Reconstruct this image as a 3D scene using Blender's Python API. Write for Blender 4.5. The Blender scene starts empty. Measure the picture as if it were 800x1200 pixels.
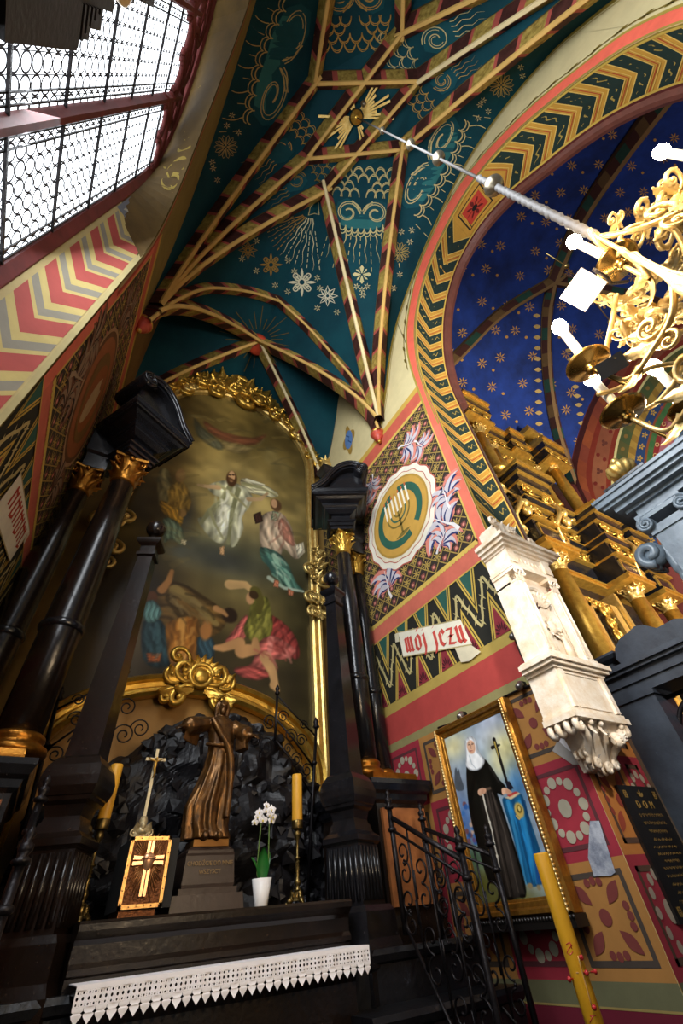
import bpy, math, random
import numpy as np
from mathutils import Vector, Matrix, noise as mnoise
from mathutils.geometry import tessellate_polygon
from mathutils.bvhtree import BVHTree
C = bpy.context.scene.collection
PI = math.pi
S, H = 4.0, 1.6                       # metres per plan unit, eye height
random.seed(7)

# ------------------------------------------------------------------ camera
FP, PITCH, ROLL, YAW = 495.104, 0.767469, -0.110782, 0.616050
_f = Vector((math.sin(YAW)*math.cos(PITCH), math.cos(YAW)*math.cos(PITCH), math.sin(PITCH)))
_r = Vector((math.cos(YAW), -math.sin(YAW), 0)); _u = _r.cross(_f)
CR_ = _r*math.cos(ROLL) + _u*math.sin(ROLL)
CU_ = -_r*math.sin(ROLL) + _u*math.cos(ROLL)
EYE = Vector((0, 0, H))
cam = bpy.data.cameras.new('camera'); camo = bpy.data.objects.new('camera', cam); C.objects.link(camo)
cam.sensor_fit = 'HORIZONTAL'; cam.sensor_width = 24.0; cam.lens = FP/800*24.0
cam.clip_start = 0.05; cam.clip_end = 200
camo.matrix_world = Matrix(((CR_.x, CU_.x, -_f.x, 0), (CR_.y, CU_.y, -_f.y, 0), (CR_.z, CU_.z, -_f.z, H), (0, 0, 0, 1)))
bpy.context.scene.camera = camo
def ray(px, py): return CR_*((px-400)/FP) - CU_*((py-600)/FP) + _f
def U(x, y, z): return Vector((S*x, S*y, S*z + H))
def onX(px, py, X): d = ray(px, py); return EYE + d*(S*X/d.x)
def onY(px, py, Y): d = ray(px, py); return EYE + d*(S*Y/d.y)
def onZ(px, py, Z): d = ray(px, py); return EYE + d*(S*Z/d.z)

# ------------------------------------------------------------------ materials
def lin(c):
    if isinstance(c, str):
        c = c.lstrip('#'); c = [int(c[i:i+2], 16)/255 for i in (0, 2, 4)]
    return tuple((v/12.92 if v <= .04045 else ((v+.055)/1.055)**2.4) for v in c)
MATS = {}
def mat(name, col, rough=.6, metal=0., var=.0, vs=6., col2=None, bump=0., bs=40., spec=.5, emit=None, es=1., coat=0., speck=None):
    if name in MATS: return MATS[name]
    m = bpy.data.materials.new(name); m.use_nodes = True
    nt = m.node_tree; b = nt.nodes['Principled BSDF']
    c = lin(col)
    b.inputs['Base Color'].default_value = (*c, 1); b.inputs['Roughness'].default_value = rough
    b.inputs['Metallic'].default_value = metal
    b.inputs['Specular IOR Level'].default_value = spec
    b.inputs['Coat Weight'].default_value = coat
    tc = nt.nodes.new('ShaderNodeTexCoord')
    if var or col2:
        n = nt.nodes.new('ShaderNodeTexNoise'); n.inputs['Scale'].default_value = vs; n.inputs['Detail'].default_value = 6
        n.inputs['Roughness'].default_value = .65
        nt.links.new(tc.outputs['Object'], n.inputs['Vector'])
        r = nt.nodes.new('ShaderNodeValToRGB')
        r.color_ramp.elements[0].position = .35; r.color_ramp.elements[1].position = .68
        c2 = lin(col2) if col2 else tuple(min(1, v*(1-var)) for v in c)
        r.color_ramp.elements[0].color = (*c2, 1); r.color_ramp.elements[1].color = (*c, 1)
        nt.links.new(n.outputs['Fac'], r.inputs['Fac']); nt.links.new(r.outputs['Color'], b.inputs['Base Color'])
    if bump:
        n = nt.nodes.new('ShaderNodeTexNoise'); n.inputs['Scale'].default_value = bs; n.inputs['Detail'].default_value = 4
        nt.links.new(tc.outputs['Object'], n.inputs['Vector'])
        bp = nt.nodes.new('ShaderNodeBump'); bp.inputs['Strength'].default_value = bump; bp.inputs['Distance'].default_value = .02
        nt.links.new(n.outputs['Fac'], bp.inputs['Height']); nt.links.new(bp.outputs['Normal'], b.inputs['Normal'])
    if speck:                      # fine pale chips and dust in the polish
        sc_, lo, cs = speck
        n = nt.nodes.new('ShaderNodeTexNoise'); n.inputs['Scale'].default_value = sc_; n.inputs['Detail'].default_value = 8; n.inputs['Roughness'].default_value = .75
        nt.links.new(tc.outputs['Object'], n.inputs['Vector'])
        r = nt.nodes.new('ShaderNodeValToRGB'); r.color_ramp.elements[0].position = lo; r.color_ramp.elements[1].position = lo+.07
        r.color_ramp.elements[0].color = (0,0,0,1); r.color_ramp.elements[1].color = (1,1,1,1); nt.links.new(n.outputs['Fac'], r.inputs['Fac'])
        mx = nt.nodes.new('ShaderNodeMix'); mx.data_type = 'RGBA'; nt.links.new(r.outputs['Color'], mx.inputs['Factor'])
        src = b.inputs['Base Color'].links[0].from_socket if b.inputs['Base Color'].links else None
        if src: nt.links.new(src, mx.inputs['A'])
        else: mx.inputs['A'].default_value = (*c, 1)
        mx.inputs['B'].default_value = (*lin(cs), 1); nt.links.new(mx.outputs['Result'], b.inputs['Base Color'])
    if emit:
        b.inputs['Emission Color'].default_value = (*lin(emit), 1); b.inputs['Emission Strength'].default_value = es
    m.diffuse_color = (*c, 1)
    MATS[name] = m
    return m
def paint(col, var=.18, vs=3.):
    return mat('paint_'+col.lstrip('#'), col, .75, 0, var, vs, spec=.25)
M = dict(
    gold=mat('gilding', '#e0b652', .3, .85, 0, 9, '#bd933e', .25, 60),
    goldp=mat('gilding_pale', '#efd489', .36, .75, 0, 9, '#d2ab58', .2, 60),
    goldd=mat('gilding_dark', '#b5782c', .32, .9, 0, 9, '#8a5a1e', .25, 50),
    blk=mat('black_marble', '#101012', .22, 0, 0, 7, '#1c1c20', .08, 30, .55, speck=(48, .63, '#6a6a70')),
    blkb=mat('black_marble_brown', '#0f0a08', .26, 0, 0, 5, '#1f150f', .1, 25, .5, speck=(48, .62, '#55402f')),
    blklit=mat('window_lit_marble', '#56636f', .3, 0, 0, 4, '#76848f', .1, 18, .5),  # aedicule's black marble, base colour lightened to carry the window light
    slate=mat('slate_marble', '#23272e', .42, 0, 0, 3, '#333942', .15, 14, .4, speck=(9, .68, '#8a929c')),
    rock=mat('rockwork', '#100f12', .48, 0, 0, 9, '#1d1b1e', .4, 14, .45),
    bronze=mat('bronze', '#7a5428', .32, .7, 0, 10, '#3b2a1c', .15, 30),
    white=mat('white_stone', '#efe6d8', .55, 0, 0, 7, '#dcc5a6', .15, 40, .35),
    iron=mat('wrought_iron', '#141215', .42, .6, 0, 20, '#241f20', .2, 60),
    brass=mat('brass', '#8f7a4a', .32, .9, 0, 20, '#6a5730', .15, 60),
    wax=mat('candle_wax', '#e0a531', .45, 0, .12, 8, spec=.4),
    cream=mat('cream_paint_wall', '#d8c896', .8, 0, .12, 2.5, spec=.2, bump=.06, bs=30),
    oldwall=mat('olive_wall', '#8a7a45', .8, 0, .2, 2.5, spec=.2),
    teal=mat('teal_vault', '#0e434c', .8, 0, 0, .8, '#0a343e', .04, 20, .2),
    navy=mat('blue_vault', '#1b3478', .8, 0, 0, 1.2, '#142350', .04, 20, .2),
    cloth=mat('white_linen', '#f1eff4', .8, 0, .04, 20, spec=.2),
    dark=mat('dark_void', '#0b0908', .7),
    copper=mat('copper_marble', '#a8683a', .4, 0, 0, 6, '#7d4a28', .1, 25, .4),
    wood=mat('dark_wood', '#171110', .4, 0, .3, 6, bump=.1),
    stonefloor=mat('stone_floor', '#3a3430', .5, 0, .3, 1.2, bump=.1, bs=12),
)

# ------------------------------------------------------------------ mesh builder
class MB:
    def __init__(s): s.v = []; s.f = []; s.m = []; s.s = []
    def add(s, vs, fs, mi=0, smooth=False):
        o = len(s.v); s.v += [tuple(v) for v in vs]
        for f in fs: s.f.append(tuple(i+o for i in f)); s.m.append(mi); s.s.append(smooth)
    def box(s, a, b, mi=0):
        x0, y0, z0 = a; x1, y1, z1 = b
        s.add([(x0,y0,z0),(x1,y0,z0),(x1,y1,z0),(x0,y1,z0),(x0,y0,z1),(x1,y0,z1),(x1,y1,z1),(x0,y1,z1)],
              [(3,2,1,0),(4,5,6,7),(0,1,5,4),(1,2,6,5),(2,3,7,6),(3,0,4,7)], mi)
    def hull8(s, bot, top, mi=0):
        s.add(list(bot)+list(top), [(3,2,1,0),(4,5,6,7),(0,1,5,4),(1,2,6,5),(2,3,7,6),(3,0,4,7)], mi)
    def rect(s, cx, cy, hx, hy, prof, mi=0, flat=True):   # stacked rectangles: prof = [(extra, z)]
        o = len(s.v); n = len(prof)
        for d, z in prof:
            s.v += [(cx-hx-d, cy-hy-d, z), (cx+hx+d, cy-hy-d, z), (cx+hx+d, cy+hy+d, z), (cx-hx-d, cy+hy+d, z)]
        def F(*q): s.f.append(tuple(o+i for i in q)); s.m.append(mi); s.s.append(False)
        for k in range(n-1):
            for j in range(4):
                a, b = 4*k+j, 4*k+(j+1) % 4
                F(a, b, b+4, a+4)
        F(3, 2, 1, 0); t = 4*(n-1); F(t, t+1, t+2, t+3)
    def lathe(s, prof, c=(0,0,0), n=24, mi=0, smooth=True, M4=None, sx=1, sy=1):
        vs = []; fs = []
        for r, z in prof:
            for k in range(n):
                a = 2*PI*k/n; v = Vector((r*sx*math.cos(a), r*sy*math.sin(a), z))
                vs.append((M4 @ v) if M4 else v+Vector(c))
        for k in range(len(prof)-1):
            for j in range(n):
                a, b = k*n+j, k*n+(j+1) % n
                fs.append((a, b, b+n, a+n))
        fs.append(tuple(range(n))[::-1]); fs.append(tuple((len(prof)-1)*n+j for j in range(n)))
        s.add(vs, fs, mi, smooth)
    def tube(s, pts, r, n=6, mi=0, smooth=True, cap=True, flat=1.0):
        pts = [Vector(p) for p in pts]; N = len(pts)
        if N < 2: return
        rs = r if isinstance(r, (list, tuple)) else [r]*N
        vs = []; fs = []; up = None
        for i, p in enumerate(pts):
            t = (pts[min(i+1, N-1)]-pts[max(i-1, 0)])
            t = t.normalized() if t.length > 1e-9 else Vector((0,0,1))
            if up is None:
                up = t.orthogonal().normalized()
            else:
                up = (up - t*up.dot(t)); up = up.normalized() if up.length > 1e-6 else t.orthogonal().normalized()
            w = t.cross(up)
            for k in range(n):
                a = 2*PI*k/n
                vs.append(p + (up*math.cos(a) + w*math.sin(a)*flat)*rs[i])
        for i in range(N-1):
            for j in range(n):
                a, b = i*n+j, i*n+(j+1) % n
                fs.append((a, b, b+n, a+n))
        if cap: fs.append(tuple(range(n))[::-1]); fs.append(tuple((N-1)*n+j for j in range(n)))
        s.add(vs, fs, mi, smooth)
    def sphere(s, c, r, n=12, mi=0, M4=None):
        if not isinstance(r, (tuple, list)): r = (r, r, r)
        vs = []; fs = []; m = n//2
        for i in range(m+1):
            t = PI*i/m
            for k in range(n):
                a = 2*PI*k/n
                v = Vector((r[0]*math.sin(t)*math.cos(a), r[1]*math.sin(t)*math.sin(a), -r[2]*math.cos(t)))
                vs.append((M4 @ v if M4 else v) + Vector(c))
        for i in range(m):
            for k in range(n):
                a, b = i*n+k, i*n+(k+1) % n
                fs.append((a, b, b+n, a+n))
        s.add(vs, fs, mi, True)
    def prism(s, poly, ext, mi=0, smooth=False):      # poly: 3-D points, ext: extrusion vector
        n = len(poly); P = [Vector(p) for p in poly]; e = Vector(ext)
        nrm = Vector((0,0,0))
        for i in range(n): nrm += P[i].cross(P[(i+1) % n])
        tri = tessellate_polygon([P])
        fs = []
        flip = nrm.dot(e) > 0
        for t in tri:
            nn = (P[t[1]]-P[t[0]]).cross(P[t[2]]-P[t[0]])
            up = nn.dot(e) > 0
            fs.append(tuple(t[::-1]) if up else tuple(t)); fs.append(tuple(i+n for i in (t if up else t[::-1])))
        for i in range(n):
            j = (i+1) % n
            q = (i, j, j+n, i+n)
            fs.append(q if flip else q[::-1])
        s.add(P+[p+e for p in P], fs, mi, smooth)
    def grid(s, fn, nu, nv, mi=0, smooth=True):
        vs = [fn(i/nu, j/nv) for j in range(nv+1) for i in range(nu+1)]
        fs = [(j*(nu+1)+i, j*(nu+1)+i+1, (j+1)*(nu+1)+i+1, (j+1)*(nu+1)+i) for j in range(nv) for i in range(nu)]
        s.add(vs, fs, mi, smooth)
    def sweep(s, path, prof, frame, mi=0, smooth=False, closed=False):
        # prof: [(a,b)] closed section, frame(i)->(A,B) vectors per path point
        n = len(prof); N = len(path); vs = []; fs = []
        for i, p in enumerate(path):
            A, B = frame(i)
            for a, b in prof: vs.append(Vector(p)+A*a+B*b)
        R = N if closed else N-1
        for i in range(R):
            for j in range(n):
                k = (j+1) % n; i2 = (i+1) % N
                fs.append((i*n+j, i*n+k, i2*n+k, i2*n+j))
        if not closed: fs.append(tuple(range(n))[::-1]); fs.append(tuple((N-1)*n+j for j in range(n)))
        s.add(vs, fs, mi, smooth)
    def build(s, name, mats, parent=None, origin=None):
        me = bpy.data.meshes.new(name)
        if not isinstance(mats, (list, tuple)): mats = [mats]
        o = bpy.data.objects.new(name, me); C.objects.link(o)
        off = Vector((0,0,0))
        if parent is not None:
            o.parent = parent; off = parent_loc(parent)
        if origin is not None: o.location = Vector(origin)-off; off = Vector(origin)
        me.from_pydata([tuple(Vector(v)-off) for v in s.v], [], s.f)
        for m in mats: me.materials.append(m)
        if s.f:
            me.polygons.foreach_set('material_index', s.m); me.polygons.foreach_set('use_smooth', s.s)
        me.update()
        return o
def parent_loc(p):
    v = Vector((0,0,0))
    while p is not None: v += p.location; p = p.parent
    return v
def tag(o, label=None, cat=None, group=None, kind=None):
    if label: o['label'] = label
    if cat: o['category'] = cat
    if group: o['group'] = group
    if kind: o['kind'] = kind
    return o
def thing(name, loc, label, cat, group=None):
    o = bpy.data.objects.new(name, None); C.objects.link(o); o.location = loc; o.empty_display_size = .1
    return tag(o, label, cat, group)
def struct(o): o['kind'] = 'structure'; return o
def dup(root, delta, label=None, mirror=None):
    r = root.copy(); C.objects.link(r); r.location = root.location + Vector(delta)
    if label: r['label'] = label
    for ch in list(root.children):
        c = ch.copy(); C.objects.link(c); c.parent = r
        for g in list(ch.children):
            d = g.copy(); C.objects.link(d); d.parent = c
    return r

def catmull(P, n=6, closed=False):
    P = [Vector(p) for p in P]; out = []
    N = len(P)
    for i in range(N if closed else N-1):
        p0 = P[(i-1) % N] if (closed or i > 0) else P[0]*2-P[1]
        p1 = P[i]; p2 = P[(i+1) % N]
        p3 = P[(i+2) % N] if (closed or i+2 < N) else P[-1]*2-P[-2]
        for k in range(n):
            t = k/n
            out.append(.5*((2*p1)+(p2-p0)*t+(2*p0-5*p1+4*p2-p3)*t*t+(3*p1-p0-3*p2+p3)*t**3))
    if not closed: out.append(P[-1])
    return out
def resample(P, n):
    P = [Vector(p) for p in P]; L = [0]
    for a, b in zip(P, P[1:]): L.append(L[-1]+(b-a).length)
    out = []; j = 0
    for k in range(n+1):
        d = L[-1]*k/n
        while j < len(P)-2 and L[j+1] < d: j += 1
        w = (d-L[j])/max(1e-9, L[j+1]-L[j]); out.append(P[j].lerp(P[j+1], min(1, w)))
    return out

# ------------------------------------------------------------------ painted decoration: flat paint on a mapped surface
class Decal:
    """polygons and strokes of paint on a surface; map(u,v,h) gives the surface point lifted by h"""
    def __init__(s, mp, step=None): s.mp = mp; s.mb = MB(); s.mats = []; s.step = step; s.lay = 0
    def mi(s, col):
        m = col if not isinstance(col, str) else paint(col)
        if m not in s.mats: s.mats.append(m)
        return s.mats.index(m)
    def poly(s, pts, col, h=.002):
        if s.step:
            q = []
            for i, a in enumerate(pts):
                b = pts[(i+1) % len(pts)]; d = math.hypot(b[0]-a[0], b[1]-a[1]); k = max(1, int(math.ceil(d/s.step)))
                q += [(a[0]+(b[0]-a[0])*t/k, a[1]+(b[1]-a[1])*t/k) for t in range(k)]
            pts = q
        P2 = [Vector((p[0], p[1], 0)) for p in pts]
        tri = tessellate_polygon([P2])
        V = [s.mp(p[0], p[1], h) for p in pts]
        if any(v is None for v in V): return
        s.mb.add(V, [tuple(t) for t in tri], s.mi(col))
    def quad(s, u0, v0, u1, v1, col, h=.002): s.poly([(u0,v0),(u1,v0),(u1,v1),(u0,v1)], col, h)
    def line(s, pts, w, col, h=.004, closed=False, taper=False):
        n = len(pts); L = []; R = []
        for i in range(n):
            if closed: a, b = pts[i-1], pts[(i+1) % n]
            else: a, b = pts[max(0, i-1)], pts[min(n-1, i+1)]
            dx, dy = b[0]-a[0], b[1]-a[1]; d = math.hypot(dx, dy) or 1e-9
            k = w/2
            if taper: k *= math.sin(PI*(.12+.88*(i/(n-1))) ) if taper == 2 else (1-.85*i/(n-1))
            L.append((pts[i][0]-dy/d*k, pts[i][1]+dx/d*k)); R.append((pts[i][0]+dy/d*k, pts[i][1]-dx/d*k))
        VL = [s.mp(*p, h) for p in L]; VR = [s.mp(*p, h) for p in R]
        m = s.mi(col)
        for i in range(n if closed else n-1):
            j = (i+1) % n
            q = [VL[i], VL[j], VR[j], VR[i]]
            if any(v is None for v in q): continue
            s.mb.add(q, [(0,1,2,3)], m)
    def ell(s, cx, cy, rx, ry, col, h=.004, rot=0, n=20):
        c, q = math.cos(rot), math.sin(rot)
        s.poly([(cx+rx*math.cos(a)*c-ry*math.sin(a)*q, cy+rx*math.cos(a)*q+ry*math.sin(a)*c) for a in [2*PI*k/n for k in range(n)]], col, h)
    def ring(s, cx, cy, r, w, col, h=.004, a0=0, a1=2*PI, n=40, ry=None):
        ry = ry or r
        full = abs(a1-a0-2*PI) < 1e-6
        s.line([(cx+r*math.cos(a0+(a1-a0)*k/n), cy+ry*math.sin(a0+(a1-a0)*k/n)) for k in range(n if full else n+1)], w, col, h, closed=full)
    def lens(s, x0, y0, x1, y1, w, col, h=.004, n=7):
        dx, dy = x1-x0, y1-y0; d = math.hypot(dx, dy) or 1e-9; nx, ny = -dy/d*w/2, dx/d*w/2
        A = [(x0+dx*t+nx*math.sin(PI*t), y0+dy*t+ny*math.sin(PI*t)) for t in [k/n for k in range(n+1)]]
        B = [(x0+dx*t-nx*math.sin(PI*t), y0+dy*t-ny*math.sin(PI*t)) for t in [k/n for k in range(n-1, 0, -1)]]
        s.poly(A+B, col, h)
    def build(s, name='painted_decoration', parent=None): return s.mb.build(name, s.mats or [M['gold']], parent)

# ------------------------------------------------------------------ carved ornament
def spiral(c, e1, e2, r0, r1, a0, a1, n=18):
    return [c + (e1*math.cos(a0+(a1-a0)*t) + e2*math.sin(a0+(a1-a0)*t))*(r0+(r1-r0)*t) for t in [k/n for k in range(n+1)]]
def scroll(mb, p, e1, e2, size, hand=1, thick=.12, turns=1.6, n=5, mi=0):
    """a C-scroll: starts at p, swings out along e1 and rolls up"""
    e2 = e2*hand
    c = p + e1*size*.55 + e2*size*.25
    pts = [p, p+e1*size*.12-e2*size*.12, p+e1*size*.4-e2*size*.22] + spiral(c, e1, e2, size*.42, size*.07, -PI/2+.3, -PI/2+.3+2*PI*turns*.8, 16)
    m = len(pts); mb.tube(pts, [size*thick*(.45+.75*math.sin(PI*min(1, (i+1)/m*1.05))) for i in range(m)], n, mi)
    mb.sphere(c, size*thick*1.15, 8, mi)
def leaf(mb, p, d, nrm, length, width, curl=.5, mi=0, lobes=3):
    """acanthus leaf: rises along d and curls out along nrm"""
    d = d.normalized(); nrm = nrm.normalized(); w = d.cross(nrm).normalized(); nv = 8
    def fn(u, v):
        x = (u-.5)*2
        ww = width*(.55+.45*math.sin(PI*min(1, v*1.1)))*(1-.75*v**3)*(1+.18*math.cos(v*lobes*2*PI))
        out = curl*length*(v**2.2) - abs(x)**2*.18*width + .05*length*math.cos(x*PI*2)*(1-v)
        al = length*(v-.35*curl*v**3)
        return p + d*al + w*x*ww*.5 + nrm*out
    mb.grid(fn, 4, nv, mi, True)
    mb.grid(lambda u, v: fn(1-u, v)-nrm*width*.07, 4, nv, mi, True)
def spray(mb, p, e1, e2, nrm, size, seed=0, n=7, mi=0, spread=PI):
    """a tuft of rocaille: scrolls, leaves and beads fanned about p"""
    rnd = random.Random(seed)
    for k in range(n):
        a = spread*((k+.5)/n-.5) + rnd.uniform(-.15, .15)
        d = e1*math.cos(a) + e2*math.sin(a); t = -e1*math.sin(a) + e2*math.cos(a)
        L = size*rnd.uniform(.65, 1.05)
        if k % 2: scroll(mb, p+nrm*size*.08, d, t, L, 1 if a > 0 else -1, .1, 1.5, 5, mi)
        else: leaf(mb, p+nrm*size*.05, d, nrm, L*1.1, L*.5, .3, mi)
        mb.sphere(p+d*L*.95+nrm*size*.1, size*.07, 8, mi)
WORLD, NAVE, WIN, BULB, EXPO, PANE, MONFILL, WARM = .2, 9000, 1100, 22, 0.0, 3.2, 290, 190
# ================================================================== SETTING
XL, XR, XJ = -.235, 1.0, 1.22
YB = 1.62
ZF = -H/S
# arch openings (unit y,z), right springer to left springer
ARCH = [(.61,1.3),(.612,1.756),(.582,2.08),(.488,2.39),(.305,2.64),(.09,2.765),(-.07,2.80),(-.2,2.775),(-.365,2.67),(-.521,2.48),(-.622,2.319),(-.691,2.16),(-.736,1.944),(-.75,1.6),(-.75,1.3)]
ARCHI = [(.61,1.3),(.605,1.78),(.588,2.06),(.52,2.34),(.40,2.61),(.238,2.80),(.10,2.865),(-.03,2.875),(-.19,2.81),(-.335,2.675),(-.509,2.50),(-.616,2.335),(-.7,2.1),(-.74,1.8),(-.74,1.3)]
SALM = [(.655,1.3),(.645,1.70),(.622,2.165),(.526,2.475),(.342,2.745),(.103,2.895),(-.07,2.935),(-.216,2.89),(-.357,2.785),(-.502,2.636),(-.628,2.436),(-.715,2.286),(-.761,2.119),(-.785,1.9),(-.79,1.3)]
SEAM = [(1.0,1.86),(.945,1.97),(.843,2.17),(.745,2.39),(.594,2.612),(.352,2.81),(.115,2.955),(-.073,3.03),(-.25,3.06),(-.40,3.03),(-.534,2.965),(-.704,2.824),(-.80,2.66),(-.87,2.5),(-1.0,2.2),(-1.15,1.86)]
A_c = resample(catmull([Vector((p[0],p[1],0)) for p in ARCH], 6), 72)
A_i = resample(catmull([Vector((p[0],p[1],0)) for p in ARCHI], 6), 72)
A_s = resample(catmull([Vector((p[0],p[1],0)) for p in SALM], 6), 72)
SEAMR = catmull([Vector((p[0],p[1],0)) for p in SEAM], 4)
SEAML = catmull([Vector((p[0],p[1],0)) for p in [(.985,1.86),(.93,2.05),(.82,2.28),(.66,2.5),(.4,2.7),(.15,2.8),(-.1,2.84),(-.4,2.75),(-.7,2.5),(-.95,2.2),(-1.15,1.86)]], 5)
YN = -1.35

def wall_with_arch(X, curve, ysill, ztop, nrm, name, material, y0, y1):
    mb = MB()
    def V(y, z): return U(X, y, z)
    n = len(curve); z0 = ysill
    a, b = curve[0], curve[-1]
    def q(p): mb.add(p if nrm < 0 else p[::-1], [(0,1,2,3)])
    q([V(y1,ZF), V(a.x,ZF), V(a.x,ztop), V(y1,ztop)])
    q([V(b.x,ZF), V(y0,ZF), V(y0,ztop), V(b.x,ztop)])
    if z0 > ZF: q([V(a.x,ZF), V(b.x,ZF), V(b.x,z0), V(a.x,z0)])
    zA = ztop
    mb.add([V(a.x,a.y)]+[V(p.x,p.y) for p in curve], [])
    for p, r in zip(curve, curve[1:]):
        q([V(p.x,p.y), V(r.x,r.y), V(r.x,zA), V(p.x,zA)])
    return struct(mb.build(name, material))

wall_right = wall_with_arch(XR, A_c, ZF, 3.3, -1, 'wall_right', M['cream'], YN, YB)
# jamb + soffit of the opening
mb = MB()
prevs = [Vector((.61,ZF,0))] + list(A_c) + [Vector((-.75,ZF,0))]
previ = [Vector((.61,ZF,0))] + list(A_i) + [Vector((-.74,ZF,0))]
for i in range(len(prevs)-1):
    a, b, c, d = prevs[i], prevs[i+1], previ[i+1], previ[i]
    mb.add([U(XR,a.x,a.y), U(XR,b.x,b.y), U(XJ,c.x,c.y), U(XJ,d.x,d.y)], [(3,2,1,0)], 0, True)
soffit = mb.build('arch_soffit', paint('#c9963c'), wall_right)
# ---- painted decoration of the side walls (shared by both)
OCH, DKG, PINK, SAL, YEL = '#c9a049', '#2d3530', '#d98a78', '#cf6a54', '#dcb860'
RED = '#a8403c'; OLV = '#a99a5c'; DRED = '#7c2430'; GRN = '#6f7350'
def flower_tile(D, u0, v0, w, hgt):
    D.quad(u0, v0, u0+w, v0+hgt, '#ad7a40', .002)
    f = .017; t = .009
    for a, b, c, d in ((f,f,w-f,f+t),(f,hgt-f-t,w-f,hgt-f),(f,f+t,f+t,hgt-f-t),(w-f-t,f+t,w-f,hgt-f-t)):
        D.quad(u0+a, v0+b, u0+c, v0+d, '#4a4038', .003)
    cx, cy = u0+w/2, v0+hgt/2
    D.ell(cx, cy, .0125, .0125, '#7a3b36', .004)
    for sx in (-1, 1):
        for sy in (-1, 1):
            D.lens(cx+sx*.018, cy+sy*.018, cx+sx*.05, cy+sy*.05, .021, '#7a3b36', .004)
    for k in range(4):
        for j in (-1, 0, 1):
            a = k*PI/2 + j*.27
            D.ell(cx+.052*math.cos(a), cy+.052*math.sin(a), .0068, .0068, '#7a3b36', .004, n=12)
def ring_tile(D, u0, v0, w, hgt):
    D.quad(u0, v0, u0+w, v0+hgt, '#9c2f3c', .002)
    f = .018; t = .008
    for a, b, c, d in ((f,f,w-f,f+t),(f,hgt-f-t,w-f,hgt-f),(f,f+t,f+t,hgt-f-t),(w-f-t,f+t,w-f,hgt-f-t)):
        D.quad(u0+a, v0+b, u0+c, v0+d, '#5b3034', .003)
    cx, cy = u0+w/2, v0+hgt/2
    D.ell(cx, cy, .0155, .017, '#a9a18c', .004)
    for k in range(14):
        a = 2*PI*k/14; r = .0112 if k % 2 else .0078
        D.ell(cx+.047*math.cos(a), cy+.05*math.sin(a), r, r, '#a9a18c', .004, n=14)
def acanthus(D, cx, cy, ang, sc, flip=1, pal=('#d98573','#2d3768','#c9c2c6','#e6e0dc')):
    """pink, white and blue painted leaf with curling fronds"""
    c, s = math.cos(ang), math.sin(ang)
    def T(x, y): return (cx+(x*c-y*flip*s)*sc, cy+(x*s+y*flip*c)*sc)
    for k, (a, L, w) in enumerate([(1.25,.55,.2),(.75,.75,.22),(.25,.95,.22),(-.25,.9,.22),(-.75,.7,.22),(-1.2,.5,.2)]):
        for j, (col, ww, LL) in enumerate(((pal[0],1.0,1.0),(pal[1],.7,.8),(pal[2],.42,.92))):
            pts = []
            for t in range(11):
                q = t/10; aa = a + (.9 if a > 0 else -.9)*q*q
                r = L*LL*q
                pts.append(T(r*math.cos(aa*.8)+.0, r*math.sin(aa*.8)))
            D.line(pts, w*1.75*ww*sc, col, .0045+.0006*k+.0004*j, taper=2)
    D.line([T(-.35,.03), T(-.15,-.02), T(0,0), T(.5,0)], .09*sc, pal[3], .0095, taper=1)
def blackletter(D, word, u, v, hgt, col, slope=0, lift=.012):
    """broad-nib strokes"""
    nib = (hgt*.11, hgt*.07)
    def st(pts, base):
        for (x0,y0),(x1,y1) in zip(pts, pts[1:]):
            P = []
            for x, y in ((x0,y0),(x1,y1)):
                P.append((u+(base+x)*hgt, v+y*hgt+slope*(base+x)*hgt))
            a, b = P
            D.poly([(a[0]-nib[0],a[1]-nib[1]),(b[0]-nib[0],b[1]-nib[1]),(b[0]+nib[0],b[1]+nib[1]),(a[0]+nib[0],a[1]+nib[1])], col, lift)
    G = dict(m=([[(0,.85),(.12,.95),(.12,.1),(.2,0)],[(.12,.8),(.36,1),(.38,.1),(.46,0)],[(.38,.8),(.62,1),(.64,.12),(.74,.0)]],.95),
             o=([[(.12,.8),(.1,.15),(.3,0)],[(.12,.8),(.32,1),(.5,.8),(.48,.2),(.3,0)],[(.36,1.25),(.5,1.45)]],.68),
             j=([[(.05,.88),(.2,1),(.22,.1),(.05,-.35)],[(.2,1.25),(.26,1.32)]],.5),
             e=([[(.3,.0),(.1,.2),(.1,.8),(.3,1),(.46,.75),(.14,.5)],[(.3,0),(.48,.18)]],.62),
             z=([[(.05,.92),(.5,.95),(.1,.06),(.55,.04)],[(.5,.5),(.12,.5)]],.72),
             u=([[(.0,.9),(.12,1),(.12,.15),(.28,0),(.42,.15)],[(.42,1),(.44,.12),(.56,0)]],.75))
    x = 0
    for ch in word:
        if ch == ' ': x += .42; continue
        g, w = G[ch]
        for s_ in g: st(s_, x)
        x += w
    return x*hgt

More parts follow.
